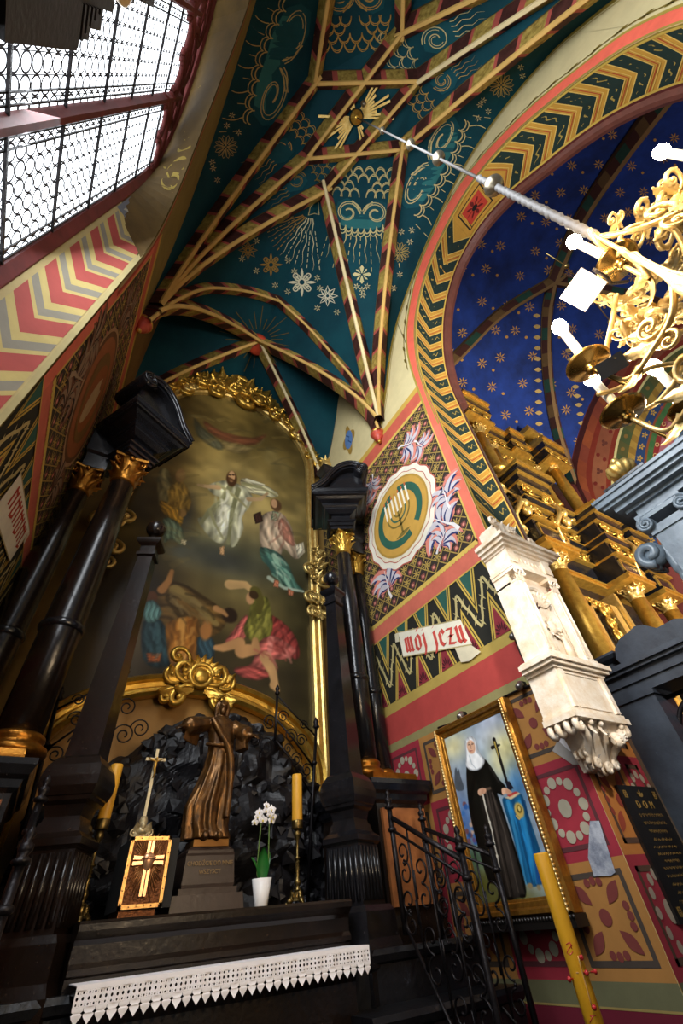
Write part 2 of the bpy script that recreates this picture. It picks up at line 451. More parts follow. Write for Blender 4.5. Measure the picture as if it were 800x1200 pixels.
def side_decor(D, y0, right):
    yE = YB
    # dado tiles
    w = .172; ri = [(-.116,.049),(.049,.228),(.228,.40)]
    for j, (a, b) in enumerate(ri):
        for i in range(6):
            u0 = y0+w*i
            if u0 > yE-.02: break
            wd = min(w, yE-u0)
            if (i+j) % 2 == 0: flower_tile(D, u0, a, w, b-a)
            else: ring_tile(D, u0, a, w, b-a)
    D.quad(y0, -.147, yE, -.116, '#6c6a4c'); D.quad(y0, ZF, yE, -.150, '#6d1f2f'); D.quad(y0, -.1505, yE, -.147, '#a08a50')
    D.quad(y0, .40, yE, .424, '#8f8658'); D.quad(y0, .424, yE, .515, '#b1453f'); D.quad(y0, .515, yE, .548, '#b39a4e')
    # zigzag frieze
    z0, z1 = .548, .797; hz = z1-z0
    D.quad(y0, z0, yE, z1, '#26251f', .002)
    p = .119; n = int((yE-y0)/p)+2
    for k in range(-1, n):
        c = .687+p*k
        def clipq(pts, col, h):
            pts = [(max(y0, min(yE, a)), b) for a, b in pts]
            if max(a for a, b in pts)-min(a for a, b in pts) > .004: D.poly(pts, col, h)
        # green triangles hang from the top, red ones stand on the base
        for (f, col, h) in ((1.0,'#c9a94e',.003),(.86,'#26251f',.0035),(.78,'#c9a94e',.004),(.64,'#2e5a4e',.0045)):
            clipq([(c+p/2-p*.36*f, z1), (c+p/2, z1-hz*.60*f), (c+p/2+p*.36*f, z1)], col, h)
        for (f, col, h) in ((1.0,'#c9a94e',.003),(.86,'#26251f',.0035),(.78,'#c9a94e',.004),(.64,'#8a3038',.0045)):
            clipq([(c-p*.36*f, z0), (c, z0+hz*.60*f), (c+p*.36*f, z0)], col, h)
        for j in range(7):
            a = PI*(j+.5)/7
            D.lens(c+.008*math.cos(a), z0+.004+.008*math.sin(a), c+.024*math.cos(a), z0+.004+.036*math.sin(a), .006, '#43161c', .005, 4)
        # thorn vine in the dark zigzag
        if y0 < c-p/2 and c+p/2 < yE:
            for sgn in (-1, 1):
                a0 = (c, z0+hz*.80); b0 = (c+sgn*p/2, z0+hz*.2)
                q = []
                for t in range(9):
                    s_ = t/8; o = .006*math.sin(s_*14)
                    q.append((a0[0]+(b0[0]-a0[0])*s_, a0[1]+(b0[1]-a0[1])*s_+o))
                D.line(q, .009, '#c2b27a', .005)
                for t in range(1, 8, 1):
                    x, y = q[t]; d = .014*(1 if t % 2 else -1)
                    D.lens(x-.01, y-d, x+.01, y+d, .006, '#c2b27a', .0052, 3)
    D.quad(y0, z1-.003, yE, z1+.002, '#c9a94e', .006)
    D.quad(y0, .799, yE, .866, '#cc6b57', .003)
    # scalloped fringe and medallion panel
    zt = 1.735
    D.quad(y0+.04, .876, yE, zt, '#332a24', .003)
    D.quad(y0+.035, .866, yE, .878, '#d2b257', .004); D.quad(y0+.035, zt-.008, yE, zt+.012, '#d2b257', .004); D.quad(y0+.035, .866, y0+.047, zt, '#d2b257', .004)
    k = y0+.05
    while k < yE: D.ell(k, .864, .008, .007, '#d2b257', .0045, n=10); k += .016
    # lattice with rosettes
    st = .062
    for i in range(40):
        for j in range(30):
            x = y0+.07+st*i*.5; y = .905+st*.5*j
            if x > yE-.02 or y > zt-.02: continue
            if (i+j) % 2: continue
            if (i % 2) == 0:
                D.quad(x-.011, y-.011, x+.011, y+.011, '#7d4640', .0035); D.ell(x, y, .006, .006, '#d78a78', .004, n=8)
            else:
                for a in (0, PI/4, PI/2, 3*PI/4):
                    D.line([(x-.02*math.cos(a), y-.02*math.sin(a)), (x+.02*math.cos(a), y+.02*math.sin(a))], .0042, '#b99c52', .0037)
    for i in range(-14, 40):
        for sg in (1, -1):
            a = y0+.07+st*i if sg > 0 else y0+.07+st*i
            u0_, v0_ = a, .88; Lh = zt-.89
            u1_, v1_ = a+sg*Lh, zt-.01
            # clip in u
            lo, hi = y0+.05, yE
            t0, t1 = 0., 1.
            du = u1_-u0_
            for lim, s_ in ((lo, 1), (hi, -1)):
                if s_*(u0_-lim) < 0 and s_*(u1_-lim) < 0: t0 = 2; break
                tt = (lim-u0_)/du
                if s_*(u0_-lim) < 0: t0 = max(t0, tt)
                if s_*(u1_-lim) < 0: t1 = min(t1, tt)
            if t0 < t1: D.line([(u0_+du*t0, v0_+(v1_-v0_)*t0), (u0_+du*t1, v0_+(v1_-v0_)*t1)], .0042, '#a88c48', .0033)
    # medallion
    cx, cz = .972, 1.262
    def wavy(r, amp, n, col, h): D.poly([(cx+(r+amp*math.cos(n*a))*math.cos(a), cz+(r+amp*math.cos(n*a))*1.04*math.sin(a)) for a in [2*PI*i/96 for i in range(96)]], col, h)
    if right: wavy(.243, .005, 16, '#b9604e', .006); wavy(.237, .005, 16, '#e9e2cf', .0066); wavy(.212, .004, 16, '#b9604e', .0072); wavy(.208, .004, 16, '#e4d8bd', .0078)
    else: wavy(.230, 0, 1, '#b08c66', .006); wavy(.218, 0, 1, '#6d4a2c', .0066); wavy(.200, 0, 1, '#9a5c34', .0072)  # left medallion: thinner rings, its browns carry the shade of that wall
    if right:
        wavy(.192, 0, 1, '#b08a3c', .0084); wavy(.182, 0, 1, '#c79a46', .0088)
        D.ring(cx, cz, .138, .036, '#2f5e4c', .0094, -1.9, 1.4); D.ring(cx, cz, .138, .036, '#2f5e4c', .0094, 1.75, 4.0)
        for k in range(1, 4):
            D.ring(cx, cz+.025, .026*k, .009, '#7c6a30' if k % 2 else '#3d6650', .0098, PI, 2*PI, 20)
        D.line([(cx,cz-.10),(cx,cz+.03)], .012, '#7c6a30', .0098); D.lens(cx-.05, cz-.105, cx+.05, cz-.105, .02, '#7c6a30', .0098)
        for k in range(-3, 4):
            x = cx+.026*k
            D.quad(x-.0055, cz+.025, x+.0055, cz+.118, '#f0e7cf', .0104)
            D.lens(x, cz+.118, x, cz+.14, .011, '#c96a3a', .0108, 4)
    else:
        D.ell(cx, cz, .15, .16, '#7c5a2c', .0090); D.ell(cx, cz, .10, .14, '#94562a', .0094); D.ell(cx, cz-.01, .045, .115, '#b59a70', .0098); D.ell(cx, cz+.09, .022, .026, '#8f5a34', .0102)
    pl_ = ('#d98573','#2d3768','#c9c2c6','#e6e0dc') if right else ('#7d5038','#3a2a26','#957a62','#a58c70')  # left leaves toned brown, the wall's shade put into the paint
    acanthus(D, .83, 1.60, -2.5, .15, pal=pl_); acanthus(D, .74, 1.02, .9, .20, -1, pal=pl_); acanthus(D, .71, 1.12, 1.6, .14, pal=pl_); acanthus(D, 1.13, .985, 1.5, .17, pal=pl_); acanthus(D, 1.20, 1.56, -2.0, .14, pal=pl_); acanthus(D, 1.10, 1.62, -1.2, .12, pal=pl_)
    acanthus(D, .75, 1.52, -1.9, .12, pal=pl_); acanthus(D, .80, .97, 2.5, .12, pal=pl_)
    # bands over the panel
    D.quad(y0, 1.747, yE, 1.835, '#c8604c', .003); D.quad(y0, 1.835, yE, 1.875, '#c9a34a', .003)
    # salmon edge stripe
    D.quad(y0, .797, y0+.04, 1.76, '#e0735c', .0042)
    # scroll with lettering
    A, B = (.80,.667), (1.128,.768); 
    if right:
        # ribbon runs down to the near end
        P = [(.815,.663),(1.12,.77),(1.118,.672),(.80,.57)]
    else:
        P = [(.80,.716),(1.12,.815),(1.105,.70),(.79,.60)]
    base = '#efe8d2'
    D.poly(P, base, .0115)
    D.poly([(P[1][0],P[1][1]),(P[1][0]+.022,P[1][1]+.004),(P[1][0]+.026,P[1][1]-.028),(P[1][0]+.004,P[1][1]-.035)], '#ded3b4', .011)
    D.poly([(P[3][0]+.07,P[3][1]+.022),(P[3][0]+.004,P[3][1]-.001),(P[3][0]-.022,P[3][1]-.034),(P[3][0]+.03,P[3][1]-.04),(P[3][0]+.062,P[3][1]-.03)], '#ded3b4', .011)
    D.line([P[0],P[1]], .004, '#b9a878', .0118); D.line([P[2],P[3]], .004, '#b9a878', .0118)

# right wall: seen from inside, +y runs to the left, so the lettering is mirrored in u
DR = Decal(lambda u, v, h: U(XR, u, v)-Vector((h*S*.6, 0, 0)))
side_decor(DR, .6101, True)
DT = Decal(lambda u, v, h: U(XR, 1.095-u, .658-u*.335+v)-Vector((h*S*.6, 0, 0)))
blackletter(DT, 'moj jezu', 0, .022, .056, '#cf4f45', 0, .0125)
# salmon band and olive lines of the arch, leaf line, lunette emblem
nA = len(A_c)
def strip(D, P, Q, col, h):
    for a, b, c, d in zip(P, P[1:], Q[1:], Q):
        D.poly([(a.x,a.y),(b.x,b.y),(c.x,c.y),(d.x,d.y)], col, h)
def offc(P, d):
    out = []
    for i, p in enumerate(P):
        t = (P[min(i+1,len(P)-1)]-P[max(i-1,0)]).normalized(); out.append(p+Vector((t.y,-t.x,0))*d)
    return out
strip(DR, A_c[4:], A_s[4:], '#ee6b54', .0048)
strip(DR, offc(A_c,.0)[4:], offc(A_c,.008)[4:], '#a38a3e', .0052)
strip(DR, A_s[6:], offc(A_s,.012)[6:], '#a8913f', .0052)
SR = [p for p in SEAMR]
strip(DR, SR, offc(SR,-.022), '#9d8433', .0044)
DR.line([(p.x,p.y) for p in offc(A_s,.03)[14:]], .005, '#7d6a2a', .0056)
for i in range(16, nA, 2):
    p = offc(A_s,.04)[i]; q = offc(A_s,.024)[i-1]
    DR.lens(q.x, q.y, p.x, p.y, .014, '#7d6a2a', .0056)
DR.line([(p.x,p.y) for p in offc(SR,-.034)], .004, '#b49c50', .005)
# lunette beside the corbel
LUN = [(1.005,1.90),(1.0,2.03),(1.09,2.3),(1.2,2.58),(1.275,2.74),(1.36,2.52),(1.47,2.28),(1.6,2.16)]
LN = catmull([Vector((a,b,0)) for a, b in LUN], 5)
strip(DR, LN, offc(LN,-.03), '#a9822f', .0044)
DR.line([(p.x,p.y) for p in offc(LN,-.045)[4:-3]], .006, '#8f7a38', .005)
DR.poly([(1.245+.055*math.cos(a)*(1+.25*math.cos(4*a)), 2.155+.115*math.sin(a)*(1+.25*math.cos(4*a))) for a in [2*PI*k/40 for k in range(40)]], '#a8863c', .005)
DR.ell(1.245, 2.155, .042, .085, '#5f84b8', .0056); DR.line([(1.225,2.1),(1.25,2.15),(1.235,2.17),(1.265,2.22)], .008, '#33527f', .006)
DR.build('painted_decoration', wall_right); DT.build('lettering', wall_right)
# lost plaster patch (white repair) near the corner of the pier
DP = Decal(lambda u, v, h: U(XR, u, v)-Vector((h*S*.6, 0, 0)))
pl = [(692,962),(703,962),(722,1022),(717,1026),(697,1027),(690,1005)]
def xr(p): w = onX(p[0], p[1], XR); return (w.y/S, (w.z-H)/S)
DP.poly([xr(p) for p in pl], mat('bare_plaster', '#b9bcc4', .8, 0, 0, 7, '#6d7484', .2, 40), .006)
pw = [(662,838),(648,845),(655,868),(668,880),(690,885),(700,878),(690,862),(675,850)]
DP.poly([xr(p) for p in pw], mat('white_plaster', '#e9e8ea', .8, 0, .08, 9), .006)
DP.poly([xr(p) for p in [(655,866),(648,880),(672,896),(700,896),(705,884),(688,886),(668,880)]], '#a9a39c', .0055)
DP.build('plaster_repair', wall_right)

# jamb tiles and chevrons on the soffit
DJ = Decal(lambda u, v, h: U(u, .61, v)-Vector((0, h*S*.6, 0)))
for j, (a, b) in enumerate([(-.116,.049),(.049,.228),(.228,.40)]):
    for i in range(2):
        w = .135 if i == 0 else .085
        u0 = XR-.0006+.135*i
        DJ.quad(u0, a, u0+w, b, ('#c07a3c' if (i+j) % 2 else '#a23540'), .002)
        col = '#b05a35' if (i+j) % 2 else '#ab9c88'
        f = .017
        for q in ((f,f,w-f,f+.009),(f,b-a-f-.009,w-f,b-a-f),(f,f,f+.009,b-a-f),(w-f-.009,f,w-f,b-a-f)):
            DJ.quad(u0+q[0], a+q[1], u0+q[2], a+q[3], '#5b4234', .003)
        cx, cy = u0+w/2, (a+b)/2
        if (i+j) % 2:
            DJ.ell(cx, cy, .012, .012, '#8f3e30', .004)
            for sx in (-1,1):
                for sy in (-1,1): DJ.lens(cx+sx*.014, cy+sy*.018, cx+sx*.04, cy+sy*.055, .02, '#9c4632', .004)
            for k in (-1,0,1):
                DJ.ell(cx+.018*k, cy+.058, .006, .007, '#8f3e30', .004); DJ.ell(cx-.043, cy+.02*k, .006, .007, '#8f3e30', .004)
        else:
            DJ.ell(cx, cy, .014, .017, col, .004)
            for k in range(12): DJ.ell(cx+.038*math.cos(k*PI/6), cy+.052*math.sin(k*PI/6), .008, .009, col, .004, n=10)
DJ.quad(XR, -.147, XJ, -.116, '#6c6a4c'); DJ.quad(XR, ZF, XJ, -.147, '#6d1f2f')
DJ.quad(XR, .40, XJ, .424, '#8f8658'); DJ.quad(XR, .424, XJ, .8, '#b1453f')
DJ.build('painted_decoration', soffit)
# path with arc length
_pc = [Vector((.61,.78,0))]+list(A_c); _pi = [Vector((.61,.78,0))]+list(A_i)
_pc = resample(_pc, 240); _pi = resample(_pi, 240)
LT = sum((a-b).length for a, b in zip(_pc, _pc[1:]))
def soff(u, v, h):
    t = max(0, min(239.999, v/LT*240)); i = int(t); w = t-i
    a = _pc[i].lerp(_pc[i+1], w); b = _pi[i].lerp(_pi[i+1], w); d = _pc[i+1]-_pc[i]
    p = a.lerp(b, u); n = Vector((0, d.y, -d.x)).normalized()   # into the opening
    n = Vector((0, -d.y, d.x)).normalized() if (n.y*(-.06-a.x)+n.z*(2.0-a.y)) < 0 else n
    x = XR+(XJ-XR)*u
    return U(x, p.x, p.y)+n*h*S*.6
DS = Decal(soff)
def gq(u0, v0, u1, v1, col, h, n=14):
    for k in range(n): DS.quad(u0, v0+(v1-v0)*k/n, u1, v0+(v1-v0)*(k+1)/n, col, h)
Vc = min(range(len(_pc)), key=lambda i: abs(_pc[i].x+.07)+(9 if _pc[i].y < 2.5 else 0))/240*LT
per = .128; dep = .085
def chev(v, w, col, h, sg, u0=.06, u1=.90):
    um = (u0+u1)/2
    for (ua, ub, va, vb) in ((u0, um, v, v-sg*dep), (um, u1, v-sg*dep, v)):
        for k in range(3):
            a = ua+(ub-ua)*k/3; b = ua+(ub-ua)*(k+1)/3
            p = va+(vb-va)*k/3; q = va+(vb-va)*(k+1)/3
            if p+w > Vc+1.6 or p < .02: continue
            DS.poly([(a,p),(b,q),(b,q+w),(a,p+w)], col, h)
for sg, rng in ((1, range(0, 40)), (-1, range(0, 40))):
    for k in rng:
        v = Vc-sg*(.18+per*k)
        if sg > 0 and v-dep < .03: break
        if sg < 0 and v > LT-.2: break
        w = per*.56
        chev(v, w, '#20322c', .0035, sg)
        for q in (.16, .30): chev(v-per*.44+ (per*.44)*q*1.6, per*.035, '#b5402f' if q < .2 else '#e0bb62', .0037, sg)
        chev(v-.004, .006, '#e2bd62', .0038, sg); chev(v+w-.002, .006, '#e2bd62', .0038, sg)
        # gold tendrils in the green band
        um = .48
        for a0, a1, b0, b1 in ((.12,.42,0,1),(.54,.84,1,0)):
            q = []
            for t in range(11):
                s_ = t/10; u = a0+(a1-a0)*s_
                vv = v+w*.5-sg*dep*(1-abs(u-um)/.42) + .010*math.sin(s_*12)
                q.append((u, vv))
            DS.line(q, .009, '#a98f45', .0042, taper=2)
# keystone tile
for (r, col, h) in ((.115,'#c9963c',.0046),(.09,'#2d2a1f',.005),(.082,'#c9963c',.0054),(.066,'#c2402f',.0058)):
    gq(.48-r*3.4, Vc-r, .48+r*3.4, Vc+r, col, h+.001)
for a in range(8):
    t = a*PI/4; DS.lens(.48+.05*math.cos(t), Vc+.016*math.sin(t), .48+.2*math.cos(t), Vc+.062*math.sin(t), .02, '#6b1d1a', .0085)
DS.ell(.48, Vc, .06, .018, '#1f1a16', .009)
for u0_, u1_, col in ((.0,.02,'#8c7a35'),(.02,.055,'#d2b04f'),(.905,.95,'#d2b04f'),(.95,1.0,'#5e2a26')):
    for k in range(240):
        DS.quad(u0_, LT*k/240, u1_, LT*(k+1)/240, col, .0034)
DS.build('chevron_painting', soffit)
# brown moulding on the far edge of the opening
mb = MB(); path = [U(XJ, p.x, p.y) for p in _pi if p.y > 1.8]
def fr(i):
    a = path[max(0,i-1)]; b = path[min(len(path)-1,i+1)]; t = (b-a).normalized(); X = Vector((1,0,0)); n = t.cross(X).normalized()
    c = U(XJ, -.06, 1.9); 
    if n.dot(c-path[i]) < 0: n = -n
    return X, n
mb.sweep(path, [(.0,-.1),(.0,.02),(.05,.075),(.12,.09),(.2,.06),(.2,-.1)], fr)
tr = struct(mb.build('trim_1', mat('brown_moulding', '#6a3a2e', .55, 0, .3, 4)))

# ---- left wall with window recess
ARL = [(.606,1.3),(.604,1.55),(.575,1.78),(.50,1.96),(.396,2.10),(.241,2.26),(.114,2.40),(.011,2.50),(-.09,2.57),(-.2,2.50),(-.34,2.36),(-.5,2.12),(-.64,1.9),(-.74,1.7),(-.76,1.5),(-.76,1.3)]
AL = resample(catmull([Vector((a,b,0)) for a, b in ARL], 6), 60)
ARW = [(.532,1.3),(.53,2.0),(.50,2.25),(.40,2.46),(.25,2.60),(.03,2.68),(-.2,2.6),(-.34,2.46),(-.44,2.25),(-.47,2.0),(-.47,1.3)]
AW = resample(catmull([Vector((a,b,0)) for a, b in ARW], 6), 60)
XW = -.36; ZS = .05
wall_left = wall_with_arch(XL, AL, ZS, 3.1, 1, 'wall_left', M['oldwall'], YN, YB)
mb = MB()
Pa = [Vector((.606,ZS,0))]+list(AL)+[Vector((-.76,ZS,0))]; Pb = [Vector((.532,ZS+.1,0))]+list(AW)+[Vector((-.47,ZS+.1,0))]
for i in range(len(Pa)-1):
    a, b, c, d = Pa[i], Pa[i+1], Pb[i+1], Pb[i]
    mb.add([U(XL,a.x,a.y), U(XL,b.x,b.y), U(XW,c.x,c.y), U(XW,d.x,d.y)], [(0,1,2,3)], 0, True)
mb.add([U(XL,.606,ZS), U(XL,-.76,ZS), U(XW,-.47,ZS+.1), U(XW,.532,ZS+.1)], [(3,2,1,0)])
rev = mb.build('window_splay', mat('splay_ochre', '#5e4820', .75, 0, .35, 3, spec=.2), wall_left)
DLs = Decal(lambda u, v, h: U(XL+(XW-XL)*u, .606+(.532-.606)*u, v)+Vector((.5,-.85,0)).normalized()*h*S*.6, step=.08)
DLs.quad(.0, .3, 1, 1.72, '#b3a06c', .002); 
perL = .150; depL = .085
k = 0; v = .1
while v < 1.60:
    for (o, w, col) in ((0,.066,'#a2463e'),(.082,.034,'#857f70'),(.066,.016,'#b8a566'),(.116,.034,'#b8a566')):
        for (ua, ub, va, vb) in ((.10,.48,v+o+depL,v+o),(.48,.84,v+o,v+o+depL)):
            if max(va,vb)+w < 1.70: DLs.poly([(ua,va),(ub,vb),(ub,vb+w),(ua,va+w)], col, .003)
    v += perL
DLs.quad(.10, 1.66, .9, 1.82, '#6b6e76', .0035)
DLs.line([(.2,1.70),(.5,1.78),(.8,1.70)], .02, '#a8a48f', .004); DLs.line([(.3,1.68),(.5,1.72),(.7,1.68)], .015, '#3c4048', .004); DLs.ring(.5,1.76,.2,.02,'#3c4048',.004,n=20,ry=.05)
DLs.quad(.0, .3, .07, 1.62, '#a89a6a', .003)
for i in range(0, 3):
    t = 22+i*7
    p = AL[t]; 
DLs.build('chevron_painting', rev)
# gold scroll painting on the arch of the recess
def lsof(u, v, h):
    t = max(0, min(59.999, v*60)); i = int(t); w = t-i
    a = AL[i].lerp(AL[i+1], w); b = AW[i].lerp(AW[i+1], w); d = AL[i+1]-AL[i]
    p = a.lerp(b, u); n = Vector((.3, -d.y, d.x)); 
    n = Vector((.3, d.y, -d.x)) if (n.y*(.0-a.x)+n.z*(1.4-a.y)) < 0 else n
    return U(XL+(XW-XL)*u, p.x, p.y)+n.normalized()*h*S*.6
DLa = Decal(lsof)
for v0 in (.26, .33, .40):
    for sg in (-1, 1):
        DLa.line([(.3+.28*math.cos(a)*(1-.1*a)*1.0, v0+sg*.012+sg*.02*math.sin(a)*(1-.1*a)) for a in [k*.4 for k in range(14)]], .006, '#9a8438', .003)
    DLa.line([(.12,v0-.03),(.5,v0),(.85,v0+.03)], .005, '#9a8438', .003)
DLa.build('painted_decoration', rev)
DL = Decal(lambda u, v, h: U(XL, u, v)+Vector((h*S*.6, 0, 0)))
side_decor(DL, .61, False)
strip(DL, AL, offc(AL,.016), '#a8966a', .0055); strip(DL, offc(AL,.016), offc(AL,.032), '#a8402f', .0052)
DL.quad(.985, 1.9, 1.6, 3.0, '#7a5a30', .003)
DL.build('painted_decoration', wall_left)
DTL = Decal(lambda u, v, h: U(XL, .815+u, .652+u*.31+v)+Vector((h*S*.6, 0, 0)))
for k in range(11):
    x = .02+.024*k
    DTL.poly([(x,.0),(x+.010,.0),(x+.012,.055),(x+.002,.055)], '#b8442c', .0125)
    if k % 3 != 1: DTL.poly([(x,.044),(x+.026,.038),(x+.026,.046),(x,.052)], '#b8442c', .0128)
    if k % 4 == 2: DTL.poly([(x,.0),(x+.026,.006),(x+.026,-.002),(x,-.008)], '#b8442c', .0128)
DTL.build('lettering', wall_left)

# ---- window
win = MB()
gm = bpy.data.materials.new('leaded_glass'); gm.use_nodes = True; nt = gm.node_tree; nt.nodes.clear()
def nd(t, **kw):
    n = nt.nodes.new(t)
    for k, v in kw.items(): setattr(n, k, v)
    return n
out = nd('ShaderNodeOutputMaterial'); tcn = nd('ShaderNodeTexCoord'); sp = nd('ShaderNodeSeparateXYZ'); nt.links.new(tcn.outputs['Object'], sp.inputs[0])
def mth(op, a, b=None):
    n = nd('ShaderNodeMath', operation=op)
    for i, x in enumerate((a, b)):
        if x is None: continue
        if isinstance(x, (int, float)): n.inputs[i].default_value = x
        else: nt.links.new(x, n.inputs[i])
    return n.outputs[0]
PW, PH = .125, .17
yy = mth('DIVIDE', sp.outputs[1], PW); zz = mth('DIVIDE', sp.outputs[2], PH)
def cell(oy, oz):
    a = mth('SUBTRACT', mth('FRACT', mth('ADD', yy, oy)), .5); b = mth('SUBTRACT', mth('FRACT', mth('ADD', zz, oz)), .5)
    r = mth('SQRT', mth('ADD', mth('MULTIPLY', a, a), mth('MULTIPLY', b, b)))
    return mth('LESS_THAN', mth('ABSOLUTE', mth('SUBTRACT', r, .455)), .055)
lead = mth('MAXIMUM', cell(0, 0), mth('LESS_THAN', mth('ABSOLUTE', mth('SUBTRACT', mth('FRACT', yy), .02)), .03))
em = nd('ShaderNodeEmission'); em.inputs['Color'].default_value = (.90, .95, 1, 1); em.inputs['Strength'].default_value = PANE
df = nd('ShaderNodeBsdfDiffuse'); df.inputs['Color'].default_value = (.10, .12, .16, 1)
mx = nd('ShaderNodeMixShader'); nt.links.new(lead, mx.inputs[0]); nt.links.new(em.outputs[0], mx.inputs[1]); nt.links.new(df.outputs[0], mx.inputs[2]); nt.links.new(mx.outputs[0], out.inputs['Surface'])
mullr = mat('red_stone', '#7c3533', .6, 0, .35, 5)
fm = MB(); XG = XW-.012
ys = [.53,.28,.03,-.22,-.47]
zs0 = ZS+.1
for i, y in enumerate(ys[1:-1]):      # mullions
    a = U(XG-.01, y-.014, zs0); b = U(XG+.022, y+.014, 2.3)
    fm.hull8([U(XG-.012,y-.018,zs0),U(XG+.02,y-.006,zs0),U(XG+.02,y+.006,zs0),U(XG-.012,y+.018,zs0)],
             [U(XG-.012,y-.018,2.42),U(XG+.02,y-.006,2.42),U(XG+.02,y+.006,2.42),U(XG-.012,y+.018,2.42)])
# outer frame
path = [U(XW, p.x, p.y) for p in ([Vector((.532,zs0,0))]+list(AW)+[Vector((-.47,zs0,0))])]
def frw(i):
    a = path[max(0,i-1)]; b = path[min(len(path)-1,i+1)]; t = (b-a).normalized(); n = Vector((1,0,0)).cross(t).normalized()
    if n.dot(U(XW,.03,1.6)-path[i]) < 0: n = -n
    return Vector((1,0,0)), n
fm.sweep(path, [(-.14,-.05),(-.14,.10),(-.02,.08),(.04,.0),(.04,-.05)], frw)
window = struct(fm.build('window_1', mullr))
# tracery: cusped bars in the head
tm = MB()
for i in range(4):
    y1_, y0_ = ys[i], ys[i+1]; c = (y0_+y1_)/2; w = .125
    zb = 2.12 if i in (0, 3) else 2.22
    arc = [U(XG+.005, c+w*math.cos(a), zb+w*1.25*math.sin(a)) for a in [PI*k/14 for k in range(15)]]
    tm.tube(arc, .07, 6)
    for sg in (-1, 1):
        tm.tube(spiral(U(XG+.005, c+sg*.045, zb+.06), Vector((0,sg,0)), Vector((0,0,1)), .26, .14, -.6, 3.4, 12), .05, 5)
for c, z in ((.155,2.42),(-.095,2.42),(.03,2.52),(.30,2.36),(-.24,2.36)):
    tm.tube(spiral(U(XG+.005, c, z), Vector((0,1,0)), Vector((0,0,1)), .34, .34, 0, 2*PI, 18), .055, 6)
    for k in range(3):
        a = k*2*PI/3+.5
        tm.tube(spiral(U(XG+.005, c+.035*math.cos(a), z+.035*math.sin(a)), Vector((0,1,0)), Vector((0,0,1)), .14, .14, 0, 2*PI, 10), .035, 5)
tm.build('tracery', mullr, window)
for i in range(4):
    y1_, y0_ = ys[i]-.004, ys[i+1]+.004
    pm = MB(); zt_ = 2.34 if i in (0, 3) else 2.45
    pm.add([U(XG,y1_,zs0), U(XG,y0_,zs0), U(XG,y0_,zt_), U(XG,y1_,zt_)], [(0,1,2,3)])
    pm.build('pane', gm, window)
    bm_ = MB(); z = .22
    for z in (.22,.465,.71,.955,1.2,1.447,1.695,1.94,2.14):
        bm_.box(U(XG+.002, y0_, z-.003), U(XG+.007, y1_, z+.003))
    for q in (.018, .036):
        for y in (y0_+q, y1_-q):
            bm_.box(U(XG+.001, y-.0015, zs0), U(XG+.004, y+.0015, zt_-.1))
    bm_.build('saddle_bar', M['iron'], window)
# pieces of glass between the tracery
pm = MB()
pm.add([U(XG-.004, .03, 2.2)]+[U(XG-.004, p.x, p.y) for p in AW if p.y > 2.2], [tuple(range(0, 1+len([p for p in AW if p.y > 2.2])))])
pm.build('pane', gm, window)

# ---- back wall, floor, near wall parts
mb = MB(); mb.add([U(XL,YB,ZF), U(XR,YB,ZF), U(XR,YB,3.1), U(XL,YB,3.1)], [(0,1,2,3)])
wall_back = struct(mb.build('wall_back', mat('ochre_wall', '#8d6d32', .75, 0, .25, 2)))
mb = MB(); mb.add([U(XL,-1.4,ZF), U(3.1,-1.4,ZF), U(3.1,YB,ZF), U(XL,YB,ZF)], [(0,1,2,3)])
floor = struct(mb.build('floor', M['stonefloor']))
# ================================================================== VAULT
ZC = 3.2
def nod(px, py, z=ZC): d = ray(px, py); d = d/d.z; return Vector((d.x*z, d.y*z, z))
N1, N2, N3, N4, N5, N6 = nod(367,94.5), nod(490.5,91.7), nod(471,34), nod(357.5,184), nod(471,173), nod(380,222)
X1, X2 = nod(424,92.7), nod(415,178.5)
cL, cR, nL, nR = Vector((XL,.985,1.88)), Vector((XR,.965,1.88)), Vector((XL,-1.15,1.88)), Vector((XR,-1.15,1.88))
Fa = Vector((.372,.98,2.975)); Ga = Vector((.372,-1.15,2.975))
B2 = Vector((.36,1.286,2.95)); rL, rR = Vector((XL,YB,2.12)), Vector((XR,YB,2.15)); PB = Vector((.372,YB,2.9))
def rib_curve(a, b, p):
    def f(t):
        s = t**1.4
        return Vector((a.x+(b.x-a.x)*s, a.y+(b.y-a.y)*s, a.z+(b.z-a.z)*s**p))
    return f
def poly_curve(P, X):
    R = resample([Vector((X, p.x, p.y)) for p in P], 40)
    def f(t):
        k = max(0, min(39.999, t*40)); i = int(k); return R[i].lerp(R[i+1], k-i)
    return f
ip = max(range(len(SEAMR)), key=lambda i: SEAMR[i].y); jp = max(range(len(SEAML)), key=lambda i: SEAML[i].y)
wRf = poly_curve(SEAMR[:ip+1], XR); wRn = poly_curve(SEAMR[ip:][::-1], XR)
wLf = poly_curve(SEAML[:jp+1], XL); wLn = poly_curve(SEAML[jp:][::-1], XL)
farL_pts = [(-.235,1.86),(-.201,2.069),(-.172,2.215),(-.107,2.442),(-.016,2.63),(.17,2.845),(.372,2.975)]
farR_pts = [(1.0,1.86),(.967,2.16),(.90,2.35),(.816,2.49),(.585,2.795),(.372,2.975)]
def plane_curve(pts, Y):
    R = resample(catmull([Vector((x, Y, z)) for x, z in pts], 6), 40)
    def f(t):
        k = max(0, min(39.999, t*40)); i = int(k); return R[i].lerp(R[i+1], k-i)
    return f
fL, fR = plane_curve(farL_pts, .98), plane_curve(farR_pts, .98)
gL, gR = plane_curve(farL_pts, -1.15), plane_curve(farR_pts, -1.15)
pR, pL = .6, .44
